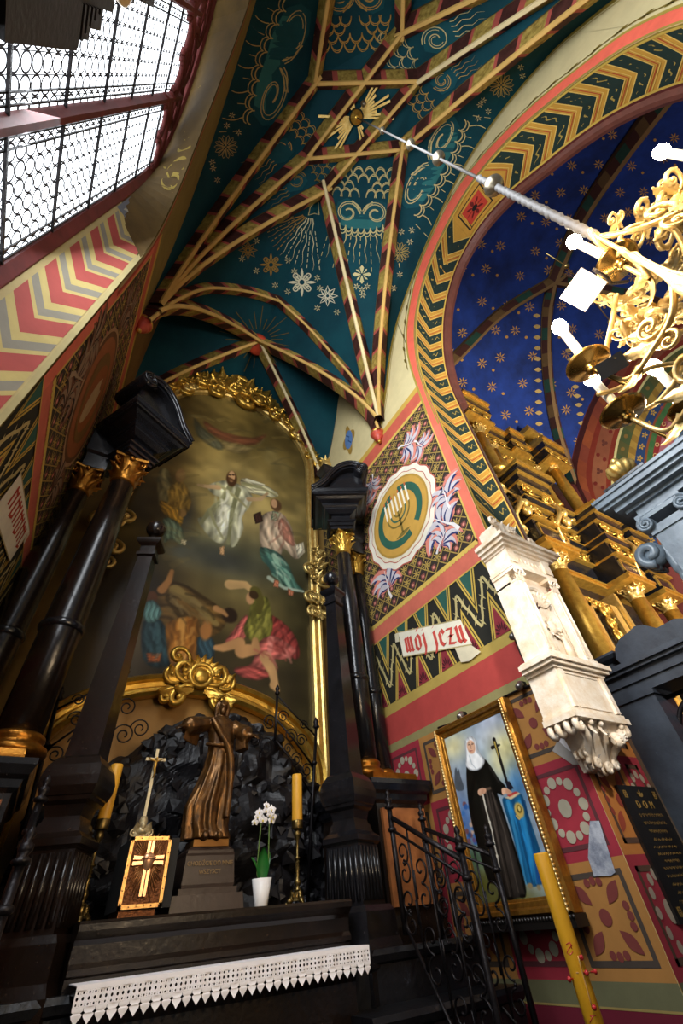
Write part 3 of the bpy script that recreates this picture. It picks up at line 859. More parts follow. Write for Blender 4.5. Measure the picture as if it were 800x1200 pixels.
Rb = dict(RN5=rib_curve(cR,N5,pR), RN6=rib_curve(cR,N6,pR), LN1=rib_curve(cL,N1,pL), LN4=rib_curve(cL,N4,pL), LN6=rib_curve(cL,N6,pL),
          nRN5=rib_curve(nR,N5,pR), nRN2=rib_curve(nR,N2,pR), nRN3=rib_curve(nR,N3,pR), nLN1=rib_curve(nL,N1,pL), nLN3=rib_curve(nL,N3,pL),
          LB=rib_curve(cL,B2,.5), RB=rib_curve(cR,B2,.6), rLB=rib_curve(rL,B2,.7), rRB=rib_curve(rR,B2,.75))
lunpk = Vector((XR,1.275,2.74)); lunpkL = Vector((XL,1.275,2.74))
LNp = max(range(len(LN)), key=lambda i: LN[i].y)
lRf = poly_curve(LN[:LNp+1], XR); lRr = poly_curve(LN[LNp:][::-1], XR)
lLf = poly_curve(LN[:LNp+1], XL); lLr = poly_curve(LN[LNp:][::-1], XL)
bkL = rib_curve(rL, PB, .55); bkR = rib_curve(rR, PB, .55)
webs = [(wRf,Rb['RN5']),(Rb['RN5'],Rb['RN6']),(Rb['RN6'],fR),(fL,Rb['LN6']),(Rb['LN6'],Rb['LN4']),(Rb['LN4'],Rb['LN1']),(Rb['LN1'],wLf),
        (wRn,Rb['nRN5']),(Rb['nRN5'],Rb['nRN2']),(Rb['nRN2'],Rb['nRN3']),(Rb['nRN3'],gR),(gL,Rb['nLN3']),(Rb['nLN3'],Rb['nLN1']),(Rb['nLN1'],wLn),
        (fL,Rb['LB']),(fR,Rb['RB']),(Rb['LB'],lLf),(Rb['RB'],lRf),(Rb['rLB'],lLr),(Rb['rRB'],lRr),(Rb['rLB'],bkL),(Rb['rRB'],bkR)]
mb = MB()
for A, B in webs:
    mb.grid(lambda u, v: U(*(A(v).lerp(B(v), u))), 8, 18)
for T in ((N1,N4,X1),(N4,N6,X2),(N6,N5,X2),(N5,N2,X2),(N2,N3,X1),(N3,N1,X1)): mb.add([U(*p) for p in T], [(0,1,2)])
mb.add([U(*p) for p in (N4,X2,N2,X1)], [(0,1,2,3)])
ceiling = struct(mb.build('ceiling', M['teal']))
bvh = BVHTree.FromPolygons([Vector(v) for v in mb.v], mb.f)
# ---- ribs with painted flanks
BRN, FLO, PNK, GLD = '#3f231d', '#a98f4a', '#b8584c', '#c99a4e'
def make_rib(f, name='vault_rib', t0=0., t1=1., w=.165, d=.34, n=64, phase=0., pale=False):
    P = resample([U(*f(t0+(t1-t0)*k/n)) for k in range(n+1)], n)
    L = sum((a-b).length for a, b in zip(P, P[1:])); ref = U(.38, .2, .9)
    mb = MB(); mats = [mat('rib_brown', '#54302a', .75, 0, 0, 5, '#3a1f1a', spec=.2), mat('rib_flower', '#c4aa58', .75, 0, 0, 9, '#7c652c', spec=.2), paint(PNK), paint('#d6ad62' if not pale else '#e8d3a0'), paint('#6d5a2a')]
    rows = []
    for i, p in enumerate(P):
        t = (P[min(i+1,n)]-P[max(i-1,0)]).normalized(); nn = ref-p; nn = (nn-t*nn.dot(t)).normalized(); b = t.cross(nn).normalized()
        rows.append([p-b*w-nn*.03, p-b*(w*.96)+nn*.03, p-b*(w*.26)+nn*d*.9, p-b*(w*.17)+nn*d, p+b*(w*.17)+nn*d, p+b*(w*.26)+nn*d*.9, p+b*(w*.96)+nn*.03, p+b*w-nn*.03])
    per = 1.0
    for i in range(n):
        x = ((i+.5)/n*L+phase) % per / per
        k = 0 if x < .42 else 2 if x < .5 else 1 if x < .92 else 2
        for j in range(7):
            m = 4 if j in (0, 6) else 3 if j in (2, 3, 4) else k
            mb.add([rows[i][j], rows[i][j+1], rows[i+1][j+1], rows[i+1][j]], [(0,1,2,3)], m)
    # painted leaf heads, drawn on the flanks inside the yellow panels
    o = mb.build(name, mats, ceiling)
    return o
for k, f in Rb.items(): make_rib(f, n=90, t0=.02, pale=(k in ('RN6','rRB','nRN2')))
def seg(a, b): return lambda t: a.lerp(b, t)
for a, b in ((N1,N2),(N4,N5),(N4,N3),(N6,N2)): make_rib(seg(a,b), n=40, w=.15)
make_rib(fL, n=80, w=.13, d=.24); make_rib(fR, n=80, w=.13, d=.24); make_rib(gL, n=30); make_rib(gR, n=30)
# red boss of the small vault, corbels
mb = MB()
p = U(*B2); mb.lathe([(.05,-.36),(.22,-.35),(.28,-.30),(.28,-.12),(.2,-.05)], p, 20)
mb.build('ceiling_boss', mat('boss_red', '#c0442a', .5), ceiling)
for X, sgn in ((XL,1),(XR,-1)):
    mb = MB(); c = U(X, .975, 1.86)+Vector((sgn*.06,0,0))
    mb.lathe([(.03,-.22),(.05,-.20),(.04,-.17),(.10,-.13),(.125,-.07),(.11,-.03),(.15,.0),(.15,.08),(.1,.12)], c, 16)
    o = mb.build('corbel', mat('corbel_red', '#c8503c', .5, 0, .1), ceiling)
    mb = MB(); mb.lathe([(.02,-.28),(.045,-.26),(.04,-.22),(.03,-.2)], c, 12); mb.lathe([(.14,.0),(.165,.03),(.14,.06)], c, 16); mb.build('gilt_knob', M['gold'], o)
# ---- painting of the vault, drawn where the photograph shows it on the webs
nbvh = {}
def bv(tree):
    def mp(u, v, h):
        d = ray(u, v).normalized(); loc, nrm, i, dist = tree.ray_cast(EYE, d)
        if loc is None: return None
        if nrm.dot(d) > 0: nrm = -nrm
        return loc + nrm*(.008+h*3)
    return mp
DV = Decal(bv(bvh), step=8)
GP, GP2, TEALL = '#c9ba80', '#b6924a', '#2b6c6c'
def aff(cx, cy, ang, sc, asp=1.0):
    c, s = math.cos(ang), math.sin(ang)
    return lambda x, y: (cx+(x*c-y*s*asp)*sc, cy+(x*s+y*c*asp)*sc)
def spir(T, x, y, r, hand, turns=1.4, a0=0., k0=.25):
    return [T(x+hand*r*(1-(1-k0)*t)*math.cos(a0+turns*2*PI*t), y+r*(1-(1-k0)*t)*math.sin(a0+turns*2*PI*t)) for t in [k/26 for k in range(27)]]
def cloud(D, cx, cy, ang, sc, col=GP, net=True, lw=1.3, asp=1., rl=1.):
    T = aff(cx, cy, ang, sc, asp)
    body = [(-.52,.02),(-.48,-.2),(-.3,-.28),(-.12,-.2),(0,-.02),(.12,-.2),(.3,-.28),(.48,-.2),(.52,.02),(.45,.25),(.25,.36),(.12,.3),(0,.36),(-.12,.3),(-.25,.36),(-.45,.25)]
    D.poly([T(*p) for p in body], '#0f4c55', .001)
    D.poly([T(*p) for p in [(-.4,.05),(-.3,.12),(-.2,.06),(-.1,.14),(0,.05),(.1,.14),(.2,.06),(.3,.12),(.4,.05),(.38,.28),(.2,.35),(0,.33),(-.2,.35),(-.38,.28)]], TEALL, .0015)
    for q in (0, .05):
        for hnd in (-1, 1):
            D.line(spir(T, hnd*.27, .02, .26-q, hnd, 1.35, -PI*.95), lw*.8, col, .002)
            D.line([T(hnd*.03, .02+q*.4), T(hnd*.09, -.12+q), T(hnd*.2, -.23+q)], lw, col, .002)
    for k in range(9):
        a = -.48+.12*k; D.line([T(a-.06+.06*(1-math.cos(t)), .34-.45*a*a+.10*math.sin(t)) for t in [PI*j/6 for j in range(7)]], lw, col, .002)
        D.line([T(a-.06+.06*(1-math.cos(t)), .42-.45*a*a+.09*math.sin(t)) for t in [PI*j/6 for j in range(7)]], lw*.8, col, .002)
    for k in range(13):
        a = -.54+.09*k; L = (.55 if k % 2 else .8)*rl
        b = 1+.25*abs(a)
        if k % 2:
            D.line([T(a*b+.018*math.sin(t*9)+a*.35*t, .5-.45*a*a+L*t) for t in [j/12 for j in range(13)]], lw*.9, col, .002, taper=1)
        else:
            for j in range(5):
                t = j/5; D.line([T(a*b+a*.35*t, .5-.45*a*a+L*t), T(a*b+a*.35*(t+.11), .5-.45*a*a+L*(t+.11))], lw*.55, col, .002)
    if net:
        for r in range(4):
            w = .58+.06*r
            for k in range(7-(r % 2)):
                a = -w+(2*w)*((k+.5+(r % 2)*.5)/7)
                if r < 2 and abs(a) < .16: continue
                for q in (0, .035):
                    D.line([T(a-.10+.10*(1-math.cos(t)), -.30-.15*r-(.19-q)*math.sin(t)) for t in [PI*j/7 for j in range(8)]], lw*.8, col, .002)
def fish(D, cx, cy, ang, sc, flip=1, col=GP2, lw=1.1):
    T0 = aff(cx, cy, ang, sc); T = lambda x, y: T0(x, y*flip)
    D.poly([T(*p) for p in [(-.05,-.2),(.2,-.24),(.45,-.1),(.42,.14),(.1,.22),(-.1,.1)]], '#0f4c55', .001)
    D.line(spir(T, .1, 0, .2, 1, 1.5, PI), lw, col, .002); D.line(spir(T, .1, 0, .16, 1, 1.3, PI), lw*.6, col, .002)
    for r in range(3):
        for k in range(4):
            x = -.22-.15*r; y = -.27+.17*k+.085*(r % 2)
            for q in (0, .04):
                D.line([T(x-(.13-q)*math.sin(t), y-.09+.09*(1-math.cos(t))) for t in [PI*j/7 for j in range(8)]], lw*.7, col, .002)
    for k in range(6):
        y = -.16+.07*k
        D.line([T(.36+.5*t, y*(1+.5*t)+.02*math.sin(t*14)) for t in [j/9 for j in range(10)]], lw*.8, col, .002, taper=1)
def star8(D, cx, cy, r, col, n=8, w=.16, a0=0., asp=1., sk=0.):
    for k in range(n):
        a = a0+PI*k/n*2
        D.lens(cx+.12*r*math.cos(a), cy+.12*r*math.sin(a)*asp, cx+r*math.cos(a), cy+r*math.sin(a)*asp, r*w, col, .002, 4)
def bigstar(D, cx, cy, r, kind, col):
    if kind == 0:      # snow star with loops
        for k in range(16):
            a = PI*k/8; L = r if k % 4 == 0 else r*.72 if k % 2 == 0 else r*.58
            D.lens(cx+.2*r*math.cos(a), cy+.2*r*math.sin(a), cx+L*math.cos(a), cy+L*math.sin(a), r*(.2 if k % 4 == 0 else .12), col, .002, 4)
        for k in range(4):
            a = PI/4+PI/2*k; D.ring(cx+.62*r*math.cos(a), cy+.62*r*math.sin(a), r*.17, r*.08, col, .002, n=12)
        D.ring(cx, cy, r*.24, r*.12, col, .003, n=10)
    elif kind == 1:    # rosette of outlined petals
        for k in range(8):
            a = PI*k/4
            T = aff(cx, cy, a, r)
            D.line([T(.2,0), T(.55,-.16), T(1,0), T(.55,.16), T(.2,0)], r*.09, col, .002)
        D.ring(cx, cy, r*.2, r*.1, col, .002, n=10)
    elif kind == 2:
        for k in range(14):
            a = 2*PI*k/14; T = aff(cx, cy, a, r)
            D.line([T(.25,-.04), T(.8,-.12), T(.98,0), T(.8,.12), T(.25,.04)], r*.05, col, .002)
        star8(D, cx, cy, r*.3, col, 4, .5)
    else:
        for k in range(4):
            a = PI/2*k; T = aff(cx, cy, a, r)
            D.poly([T(.12,.05), T(.75,.22), T(1,0), T(.75,-.22), T(.12,-.05)], col, .002)
            D.poly([T(.12,.12), T(.55,.38), T(.62,.55), T(.38,.5)], col, .002)
cloud(DV, 331, 76, 1.876, 145, '#b3a066', False, 1.5, .45, 1.5)
cloud(DV, 424, 249, .05, 60, GP, True, 1.4, .95)
cloud(DV, 503, 190, -1.09, 118, GP, False, 1.4, .45, 1.5)
cloud(DV, 415, -2, 3.10, 70, GP2, True, 1.4, .95)
fish(DV, 334, 170, 2.43, 62, 1, GP2); fish(DV, 353, 209, 2.72, 57, -1, '#8d7436')
fish(DV, 503, 49, -.37, 86, 1, GP, 1.3); fish(DV, 513, 99, -.67, 64, -1, GP2)
# burst below the knot of ribs
T = aff(366, 245, 2.2, 1)
DV.poly([(372,232),(363,243),(361,252),(368,250),(374,252)], '#0f4c55', .001)
DV.line([(372,232),(363,243),(361,252),(368,250),(374,252),(373,240),(372,232)], 1.2, GP, .002)
for k in range(15):
    a = 1.45+.105*k; col = '#d9cfa2' if k < 8 else '#a8823c'
    L = 62-1.2*k
    if k % 2: DV.line([(366+math.cos(a)*(12+L*t)+1.2*math.sin(t*16), 250+math.sin(a)*(6+L*t)) for t in [j/10 for j in range(11)]], 1.5, col, .002, taper=1)
    else:
        for j in range(7):
            t = .25+j*.11; DV.line([(366+math.cos(a)*(12+L*t), 250+math.sin(a)*(6+L*t)), (366+math.cos(a)*(12+L*(t+.07)), 250+math.sin(a)*(6+L*(t+.07)))], .8, col, .002)
for (x, y, r, kd, col) in ((354,331,17,0,'#ded7b4'),(384,347,12,1,'#e2dcbd'),(317,310,14,0,'#9a7838'),(290,293,11,1,'#9a7838'),(424,322,11,3,'#cfc48e'),(264,172,14,2,'#b0a06c'),
                           (587,99,15,2,'#b39a58'),(468,296,12,2,'#a89352')):
    bigstar(DV, x, y, r, kd, col)
rnd = random.Random(3)
for (x, y) in ((337,342),(345,318),(372,326),(375,338),(372,361),(395,366),(337,305),(300,282),(283,303),(300,317),(266,268),(322,334),(271,135),(265,147),(279,155),(248,190),(254,211),(249,197),(424,340),(418,336),(430,336),(425,346),
               (610,78),(600,66),(612,88),(562,122),(566,117),(572,130),(560,138),(482,270),(470,272),(480,284),(457,315),(452,330),(468,322),(461,338),(459,300),(247,120)):
    star8(DV, x, y, 4.2, '#b9b084', 6, .3, rnd.random())
# rays round the red boss
for k in range(26):
    a = 2*PI*k/26; 
    DV.line([(302+math.cos(a)*16, 398+math.sin(a)*13), (302+math.cos(a)*(30+8*(k % 3)), 398+math.sin(a)*(26+7*(k % 3)))], .8, '#6d5c2c', .002)
ceil_paint = DV.build('gilded_painting', ceiling)
# gilded star boss from which the chandelier hangs
sb = thing('star_boss', U(.368,-.038,3.19), 'gilded sunburst boss in the middle of the ribbed ceiling', 'boss')
c = U(.368,-.038,3.17)
mb = MB(); mb.lathe([(.02,-.07),(.05,-.06),(.06,-.035),(.12,-.03),(.14,-.0),(.12,.03)], c, 20); mb.build('rosette', M['gold'], sb)
mb = MB()
ex = Vector((1,0,0)); ey = Vector((0,1,0))
for (a, spr, n) in ((-1.0,.55,9),(2.14,.55,9),(.55,.3,3),(-2.6,.3,3)):
    for k in range(n):
        b = a+spr*((k+.5)/n-.5)*2; L = (.85 if n > 5 else .45)*(.75+.25*math.cos((k-n/2)*1.7))
        d = ex*math.cos(b)+ey*math.sin(b); w = Vector((-d.y,d.x,0))*.022
        p0 = c+d*.16; p1 = c+d*L
        mb.hull8([p0-w*.7, p0+w*.7, p0+w*.7+Vector((0,0,.03)), p0-w*.7+Vector((0,0,.03))], [p1-w, p1+w, p1+w+Vector((0,0,.02)), p1-w+Vector((0,0,.02))])
mb.build('ray_cluster', M['goldp'], sb)

# ================================================================== NAVE beyond the arch
XF, NY0, NY1 = 3.1, -1.5, 1.5
def nz(x, y):
    a = (x-2.15)/.98; b = (y+.05)/.95
    return 3.22+.35*(1-a*a)-.58*b*b
mb = MB(); mb.grid(lambda u, v: U(1.15+(XF+.1-1.15)*u, NY0+(NY1+.1-NY0)*v, nz(1.15+(XF+.1-1.15)*u, NY0+(NY1+.1-NY0)*v)), 32, 36)
ceil_nave = struct(mb.build('ceiling.001', M['navy']))
nb = BVHTree.FromPolygons([Vector(v) for v in mb.v], mb.f)
mb = MB(); mb.add([U(XF,NY1,ZF), U(XF,NY0,ZF), U(XF,NY0,3.4), U(XF,NY1,3.4)], [(0,1,2,3)])
wall_far = struct(mb.build('wall_far', paint('#7a3a34')))
fb = BVHTree.FromPolygons([Vector(v) for v in mb.v], mb.f)
mb = MB(); mb.add([U(XJ,1.4,ZF), U(XF,1.4,ZF), U(XF,1.4,3.3), U(XJ,1.4,3.3)], [(3,2,1,0)])
mb.add([U(XJ,.6,ZF), U(XJ,1.4,ZF), U(XJ,1.4,3.3), U(XJ,.6,3.3)], [(0,1,2,3)])
struct(mb.build('wall_nave', paint('#5b4a3a')))
DN = Decal(bv(nb), step=8)
# painted ribs and stars
def rib_px(P, w, wall=nb):
    Q = catmull([Vector((a,b,0)) for a, b in P], 8); pts = [bv(wall)(q.x, q.y, 0) for q in Q]; pts = [p for p in pts if p]
    if len(pts) < 3: return
    mb = MB(); n = len(pts); ref = U(2.0,0,.8)
    mats = [paint('#4a2a20'), paint('#6f5330'), paint('#2b4a3a'), paint('#8a6a3c')]
    rows = []
    for i, p in enumerate(pts):
        t = (pts[min(i+1,n-1)]-pts[max(i-1,0)]).normalized(); nn = ref-p; nn = (nn-t*nn.dot(t)).normalized(); b = t.cross(nn)
        rows.append([p-b*w-nn*.05, p-b*w+nn*.1, p-b*w*.3+nn*.3, p+b*w*.3+nn*.3, p+b*w+nn*.1, p+b*w-nn*.05])
    for i in range(n-1):
        for j in range(5):
            mb.add([rows[i][j],rows[i][j+1],rows[i+1][j+1],rows[i+1][j]], [(0,1,2,3)], 3 if j in (0,4) else (1 if j == 2 else (0,2,0,1)[i//2 % 4]))
    mb.build('vault_rib', mats, ceil_nave)
rib_px([(490,455),(530,420),(585,367),(648,328),(660,318)], .16)
rib_px([(646,332),(640,370),(640,430),(648,490),(662,540),(680,590)], .17)
rib_px([(648,328),(680,255),(718,195),(765,130),(800,85),(840,40)], .2)
rib_px([(648,328),(700,338),(760,352),(840,380)], .16)
rnd = random.Random(11)
pts = []
def inb(x, y): return nb.ray_cast(EYE, ray(x, y).normalized())[0]
for y in range(90, 640, 33):
    for x in range(525, 815, 33):
        X_ = x+rnd.uniform(-7,7)+(16 if ((y-90)//33) % 2 else 0); Y_ = y+rnd.uniform(-7,7)
        star8(DN, X_, Y_, 6.4, '#a87a3a', 8, .22, rnd.random())
        if rnd.random() < .8: DN.ell(X_+13, Y_+8, 1.8, 1.8, '#a87a3a', .002, n=8)
for (x0, y0, x1, y1) in ((628,370,632,560),(664,400,692,560)):
    for k in range(16):
        t = k/15; DN.lens(x0+(x1-x0)*t-4, y0+(y1-y0)*t, x0+(x1-x0)*t+5, y0+(y1-y0)*t, 5, '#a98a50', .002, 4)
DN.build('gilded_painting', ceil_nave)
# painted arch of the far wall
DW = Decal(bv(fb), step=10)
OUT = [(700,620),(687,591),(672,556),(675,527),(684,497),(697,466),(720,435),(739,404),(765,380),(800,362),(850,345)]
RIM = [(735,640),(724,610),(718.6,570),(721,537.6),(725,515.6),(732,495),(744,468),(757,446),(772,429),(795,410),(850,380)]
INN = [(790,640),(778,610),(770,575),(770,537.6),(773,520),(777,504.6),(784,492),(791,480),(800,470),(815,458),(860,430)]
cu = lambda P: resample(catmull([Vector((a,b,0)) for a, b in P], 6), 40)
oc, rc, ic = cu(OUT), cu(RIM), cu(INN)
def band(A, B, f0, f1, cols, h, every=1):
    for k in range(40):
        q = [A[k].lerp(B[k], f0), A[k+1].lerp(B[k+1], f0), A[k+1].lerp(B[k+1], f1), A[k].lerp(B[k], f1)]
        DW.poly([(p.x,p.y) for p in q], cols[(k//every) % len(cols)], h)
band(oc, rc, -.02, .1, ['#4a1f1c'], .001); band(oc, rc, .1, .32, ['#a8552f','#9a4a2c','#8f4430'], .001, 2); band(oc, rc, .32, .46, ['#8a3422'], .001)
band(oc, rc, .46, .82, ['#a0603f','#945438'], .001, 4); band(oc, rc, .82, .95, ['#8a3422'], .001); band(oc, rc, .95, 1.02, ['#e2cf8a'], .002)
band(rc, ic, .0, .28, ['#4f5a34','#5d5a30'], .001, 2); band(rc, ic, .28, .46, ['#b08a3c','#9a7530'], .001); band(rc, ic, .46, .68, ['#2b4268'], .001); band(rc, ic, .68, .74, ['#8a4a2a'], .001)
band(rc, ic, .74, .88, ['#3f6a3a','#4c6e3c'], .001); band(rc, ic, .88, 1.02, ['#8f2f2c'], .001)
DW.poly([(p.x,p.y) for p in ic]+[(870,650),(800,660)], '#b06a6e', .0005)
for k in range(2, 39, 4):
    c = oc[k].lerp(rc[k], .64); 
    for a in (0, 2.1, 4.2): DW.ell(c.x+2.2*math.cos(a), c.y+2.2*math.sin(a), 2, 2, '#6d3a2c', .002, n=8)
for k in range(4, 39, 4):
    for f in (.55, .73):
        c = oc[k].lerp(rc[k], f); DW.ell(c.x, c.y, 2.4, 2.4, '#7c2a20', .002, n=8)
for k in range(1, 40, 2):
    c = rc[k].lerp(ic[k], .57); star8(DW, c.x, c.y, 4, '#c79a3e', 5, .5)
    c = rc[k].lerp(ic[k], .94); DW.ring(c.x, c.y, 2.2, .9, '#d8b070', .002, n=8)
    c = rc[k].lerp(ic[k], .14); DW.ell(c.x, c.y, 2.5, 2.5, '#8a6a34', .002, n=8)
rnd = random.Random(5)
for k in range(60):
    x, y = rnd.uniform(775, 850), rnd.uniform(470, 640); DW.ell(x, y, 2.2, 2.2, '#8f474c', .002, n=6)
DW.build('painted_decoration', wall_far)
# ================================================================== ALTAR
def rotz(mb, c, a, i0=0):
    ca, sa = math.cos(a), math.sin(a)
    for i in range(i0, len(mb.v)):
        x, y, z = mb.v[i]; x -= c[0]; y -= c[1]
        mb.v[i] = (c[0]+x*ca-y*sa, c[1]+x*sa+y*ca, z)
    return mb
def uz(z): return S*z+H
def R_(hx, prof): return [(d*S, uz(z)) for d, z in prof]
XC = .3825
EX, EY, EZ = Vector((1,0,0)), Vector((0,1,0)), Vector((0,0,1))

# ---- raster painting on a grid (pigment only)
class Raster:
    def __init__(s, u0, u1, v0, v1, nu, nv):
        s.u0, s.u1, s.v0, s.v1, s.nu, s.nv = u0, u1, v0, v1, nu, nv
        s.U, s.V = np.meshgrid(np.linspace(u0, u1, nu), np.linspace(v0, v1, nv)); s.I = np.zeros((nv, nu, 3))
        s.px = (u1-u0)/nu
    def blend(s, m, col):
        c = np.array([int(col.lstrip('#')[i:i+2], 16)/255 for i in (0,2,4)]) if isinstance(col, str) else np.array(col)
        s.I += m[..., None]*(c-s.I)
    def sd(s, pts):                  # signed distance, inside positive
        x, y = s.U, s.V; d = np.full(x.shape, 1e9); ins = np.zeros(x.shape, bool)
        n = len(pts)
        for i in range(n):
            ax, ay = pts[i]; bx, by = pts[(i+1) % n]
            ex, ey = bx-ax, by-ay; L = ex*ex+ey*ey+1e-12
            t = np.clip(((x-ax)*ex+(y-ay)*ey)/L, 0, 1)
            d = np.minimum(d, np.hypot(x-ax-t*ex, y-ay-t*ey))
            c = (ay > y) != (by > y)
            with np.errstate(divide='ignore', invalid='ignore'):
                xi = ax+(y-ay)*ex/(ey if abs(ey) > 1e-12 else 1e-12)
            ins ^= c & (x < xi)
        return np.where(ins, d, -d)
    def poly(s, pts, col, soft=.03, al=1., vol=0.):
        if len(pts) > 4: pts = [(p.x, p.y) for p in catmull([Vector((a,b,0)) for a, b in pts], 3, True)]
        d = s.sd(pts)
        if vol:                      # folds and rounding brushed into the drapery
            c = np.array([int(col.lstrip('#')[i:i+2], 16)/255 for i in (0,2,4)]); k = len(pts)
            xs_ = [p[0] for p in pts]; ys_ = [p[1] for p in pts]; mx_, my_ = sum(xs_)/k, sum(ys_)/k
            ext = max(max(xs_)-min(xs_), max(ys_)-min(ys_)); an = .5*math.atan2(2*sum((y-my_)*(x-mx_) for x, y in pts), 1e-9+sum((x-mx_)**2 for x, y in pts)-sum((y-my_)**2 for x, y in pts))
            q = (-(s.U-mx_)*math.sin(an)+(s.V-my_)*math.cos(an)); r_ = ((s.U-mx_)*math.cos(an)+(s.V-my_)*math.sin(an))
            f = np.sin(q/ext*34+2.2*np.sin(r_/ext*7+mx_*40)); f2 = np.sin(q/ext*71+3*np.sin(r_/ext*11+my_*60))
            sh = (.62+.38*np.clip(d/(ext*.14), 0, 1))*(1+vol*(.20*f+.10*f2))*(1+.10*np.clip((s.U-mx_)/ext*2, -1, 1))
            s.I += (al*np.clip(d/soft+.5, 0, 1))[..., None]*(np.clip(c[None,None,:]*sh[...,None]*1.12, 0, 1)-s.I); return
        s.blend(al*np.clip(d/soft+.5, 0, 1), col)
    def ell(s, cx, cy, rx, ry, col, soft=.3, al=1.):
        r = np.hypot((s.U-cx)/rx, (s.V-cy)/ry); s.blend(al*np.clip((1-r)/soft+.5, 0, 1), col)
    def glow(s, cx, cy, rx, ry, col, al=1.):
        s.blend(al*np.exp(-((s.U-cx)/rx)**2-((s.V-cy)/ry)**2), col)
    def stroke(s, pts, w, col, soft=.02, al=1.):
        x, y = s.U, s.V; d = np.full(x.shape, 1e9); n = len(pts)
        for i in range(n-1):
            ax, ay = pts[i]; bx, by = pts[i+1]; ex, ey = bx-ax, by-ay; L = ex*ex+ey*ey+1e-12
            t = np.clip(((x-ax)*ex+(y-ay)*ey)/L, 0, 1); ww = w*(1-.5*(i+t)/(n-1))
            d = np.minimum(d, np.hypot(x-ax-t*ex, y-ay-t*ey)-ww/2)
        s.blend(al*np.clip(-d/soft+.5, 0, 1), col)
    def noise(s, sc, amp, seed=0):
        r = np.random.RandomState(seed); gy, gx = max(3, int((s.v1-s.v0)/sc)), max(3, int((s.u1-s.u0)/sc))
        g = r.rand(gy+2, gx+2); fy = (s.V-s.v0)/(s.v1-s.v0)*gy; fx = (s.U-s.u0)/(s.u1-s.u0)*gx
        iy, ix = fy.astype(int), fx.astype(int); ty, tx = fy-iy, fx-ix; ty = ty*ty*(3-2*ty); tx = tx*tx*(3-2*tx)
        v = g[iy,ix]*(1-ty)*(1-tx)+g[iy,ix+1]*(1-ty)*tx+g[iy+1,ix]*ty*(1-tx)+g[iy+1,ix+1]*ty*tx
        s.I *= (1+amp*(v-.5)*2)[..., None]
    def build(s, name, pos, parent, keep=None, gloss=.35):
        nu, nv = s.nu, s.nv; vs = [pos(s.U[j,i], s.V[j,i]) for j in range(nv) for i in range(nu)]
        fs = []
        for j in range(nv-1):
            for i in range(nu-1):
                if keep is None or keep(.5*(s.U[j,i]+s.U[j,i+1]), .5*(s.V[j,i]+s.V[j+1,i])): fs.append((j*nu+i, j*nu+i+1, (j+1)*nu+i+1, (j+1)*nu+i))
        me = bpy.data.meshes.new(name); off = parent_loc(parent)
        me.from_pydata([tuple(Vector(v)-off) for v in vs], [], fs)
        at = me.color_attributes.new('pigment', 'FLOAT_COLOR', 'POINT')
        I = np.clip(s.I, 0, 1); L = np.where(I <= .04045, I/12.92, ((I+.055)/1.055)**2.4)
        a = np.ones((nv*nu, 4), np.float32); a[:, :3] = L.reshape(-1, 3); at.data.foreach_set('color', a.ravel())
        m = bpy.data.materials.new(name+'_oil'); m.use_nodes = True; b = m.node_tree.nodes['Principled BSDF']
        an = m.node_tree.nodes.new('ShaderNodeAttribute'); an.attribute_name = 'pigment'
        m.node_tree.links.new(an.outputs['Color'], b.inputs['Base Color']); b.inputs['Roughness'].default_value = gloss; b.inputs['Specular IOR Level'].default_value = .3
        me.materials.append(m); o = bpy.data.objects.new(name, me); C.objects.link(o); o.parent = parent
        return o

# ---- great altar painting
YP = 1.58; CXP, RI, ZSP = .412, .462, 2.145
ap = thing('altar_painting', U(CXP, YP, .45), 'tall arch-topped oil painting of robed figures in clouds in a gilded frame', 'painting')
def pY(px, py): w = onY(px, py, YP); return (w.x/S, (w.z-H)/S)
R0 = Raster(CXP-RI, CXP+RI, .36, ZSP+RI, 210, 450)
R0.blend(np.ones_like(R0.U), '#4a3f24')
def P_(L): return [pY(*p) for p in L]
def G(px, py, rx, ry, col, al=1.):
    c = pY(px, py); e = pY(px+rx, py); f = pY(px, py-ry); R0.glow(c[0], c[1], abs(e[0]-c[0])+.001, abs(f[1]-c[1])+.001, col, al)
def E_(px, py, rx, ry, col, soft=.3, al=1.):
    c = pY(px, py); e = pY(px+rx, py); f = pY(px, py-ry); R0.ell(c[0], c[1], abs(e[0]-c[0]), abs(f[1]-c[1]), col, soft, al)
PO = lambda L, col, soft=.02, al=1.: R0.poly(P_(L), col, soft*.4, al, 1. if al == 1 else .5)
ST = lambda L, w, col, al=1.: R0.stroke(P_(L), w, col, .007, al)
G(280, 540, 75, 85, '#a08a4a', .9); G(285, 585, 45, 60, '#c3ab6c', .75); G(300, 500, 60, 40, '#7a6532', .7); G(240, 640, 80, 25, '#6e6a4e', .7); G(330, 660, 50, 30, '#5a5a48', .6)
G(195, 560, 30, 60, '#3f2e16', .8); G(180, 700, 50, 60, '#2c2214', .8); G(345, 720, 30, 60, '#3a3520', .6); G(330, 500, 35, 50, '#5a4a26', .6); G(200, 790, 90, 40, '#3a2f1e', .9); G(330, 800, 60, 40, '#3d3522', .9); G(200, 480, 40, 40, '#4a381b', .8); G(215, 600, 12, 22, '#3a3c40', .8); G(212, 640, 16, 16, '#41443f', .7); G(300, 655, 70, 18, '#55583f', .6); G(260, 655, 40, 15, '#4a4e4c', .7)
R0.noise(.22, .22, 1); R0.noise(.09, .16, 2)
PO([(240,492),(262,505),(295,512),(312,508),(300,520),(270,518),(245,505)], '#7d4630', .05, .8); PO([(228,488),(238,500),(262,520),(256,526),(232,510)], '#3d4238', .05, .7); PO([(262,515),(300,523),(310,512),(290,530),(265,526)], '#8d7b50', .05, .6)
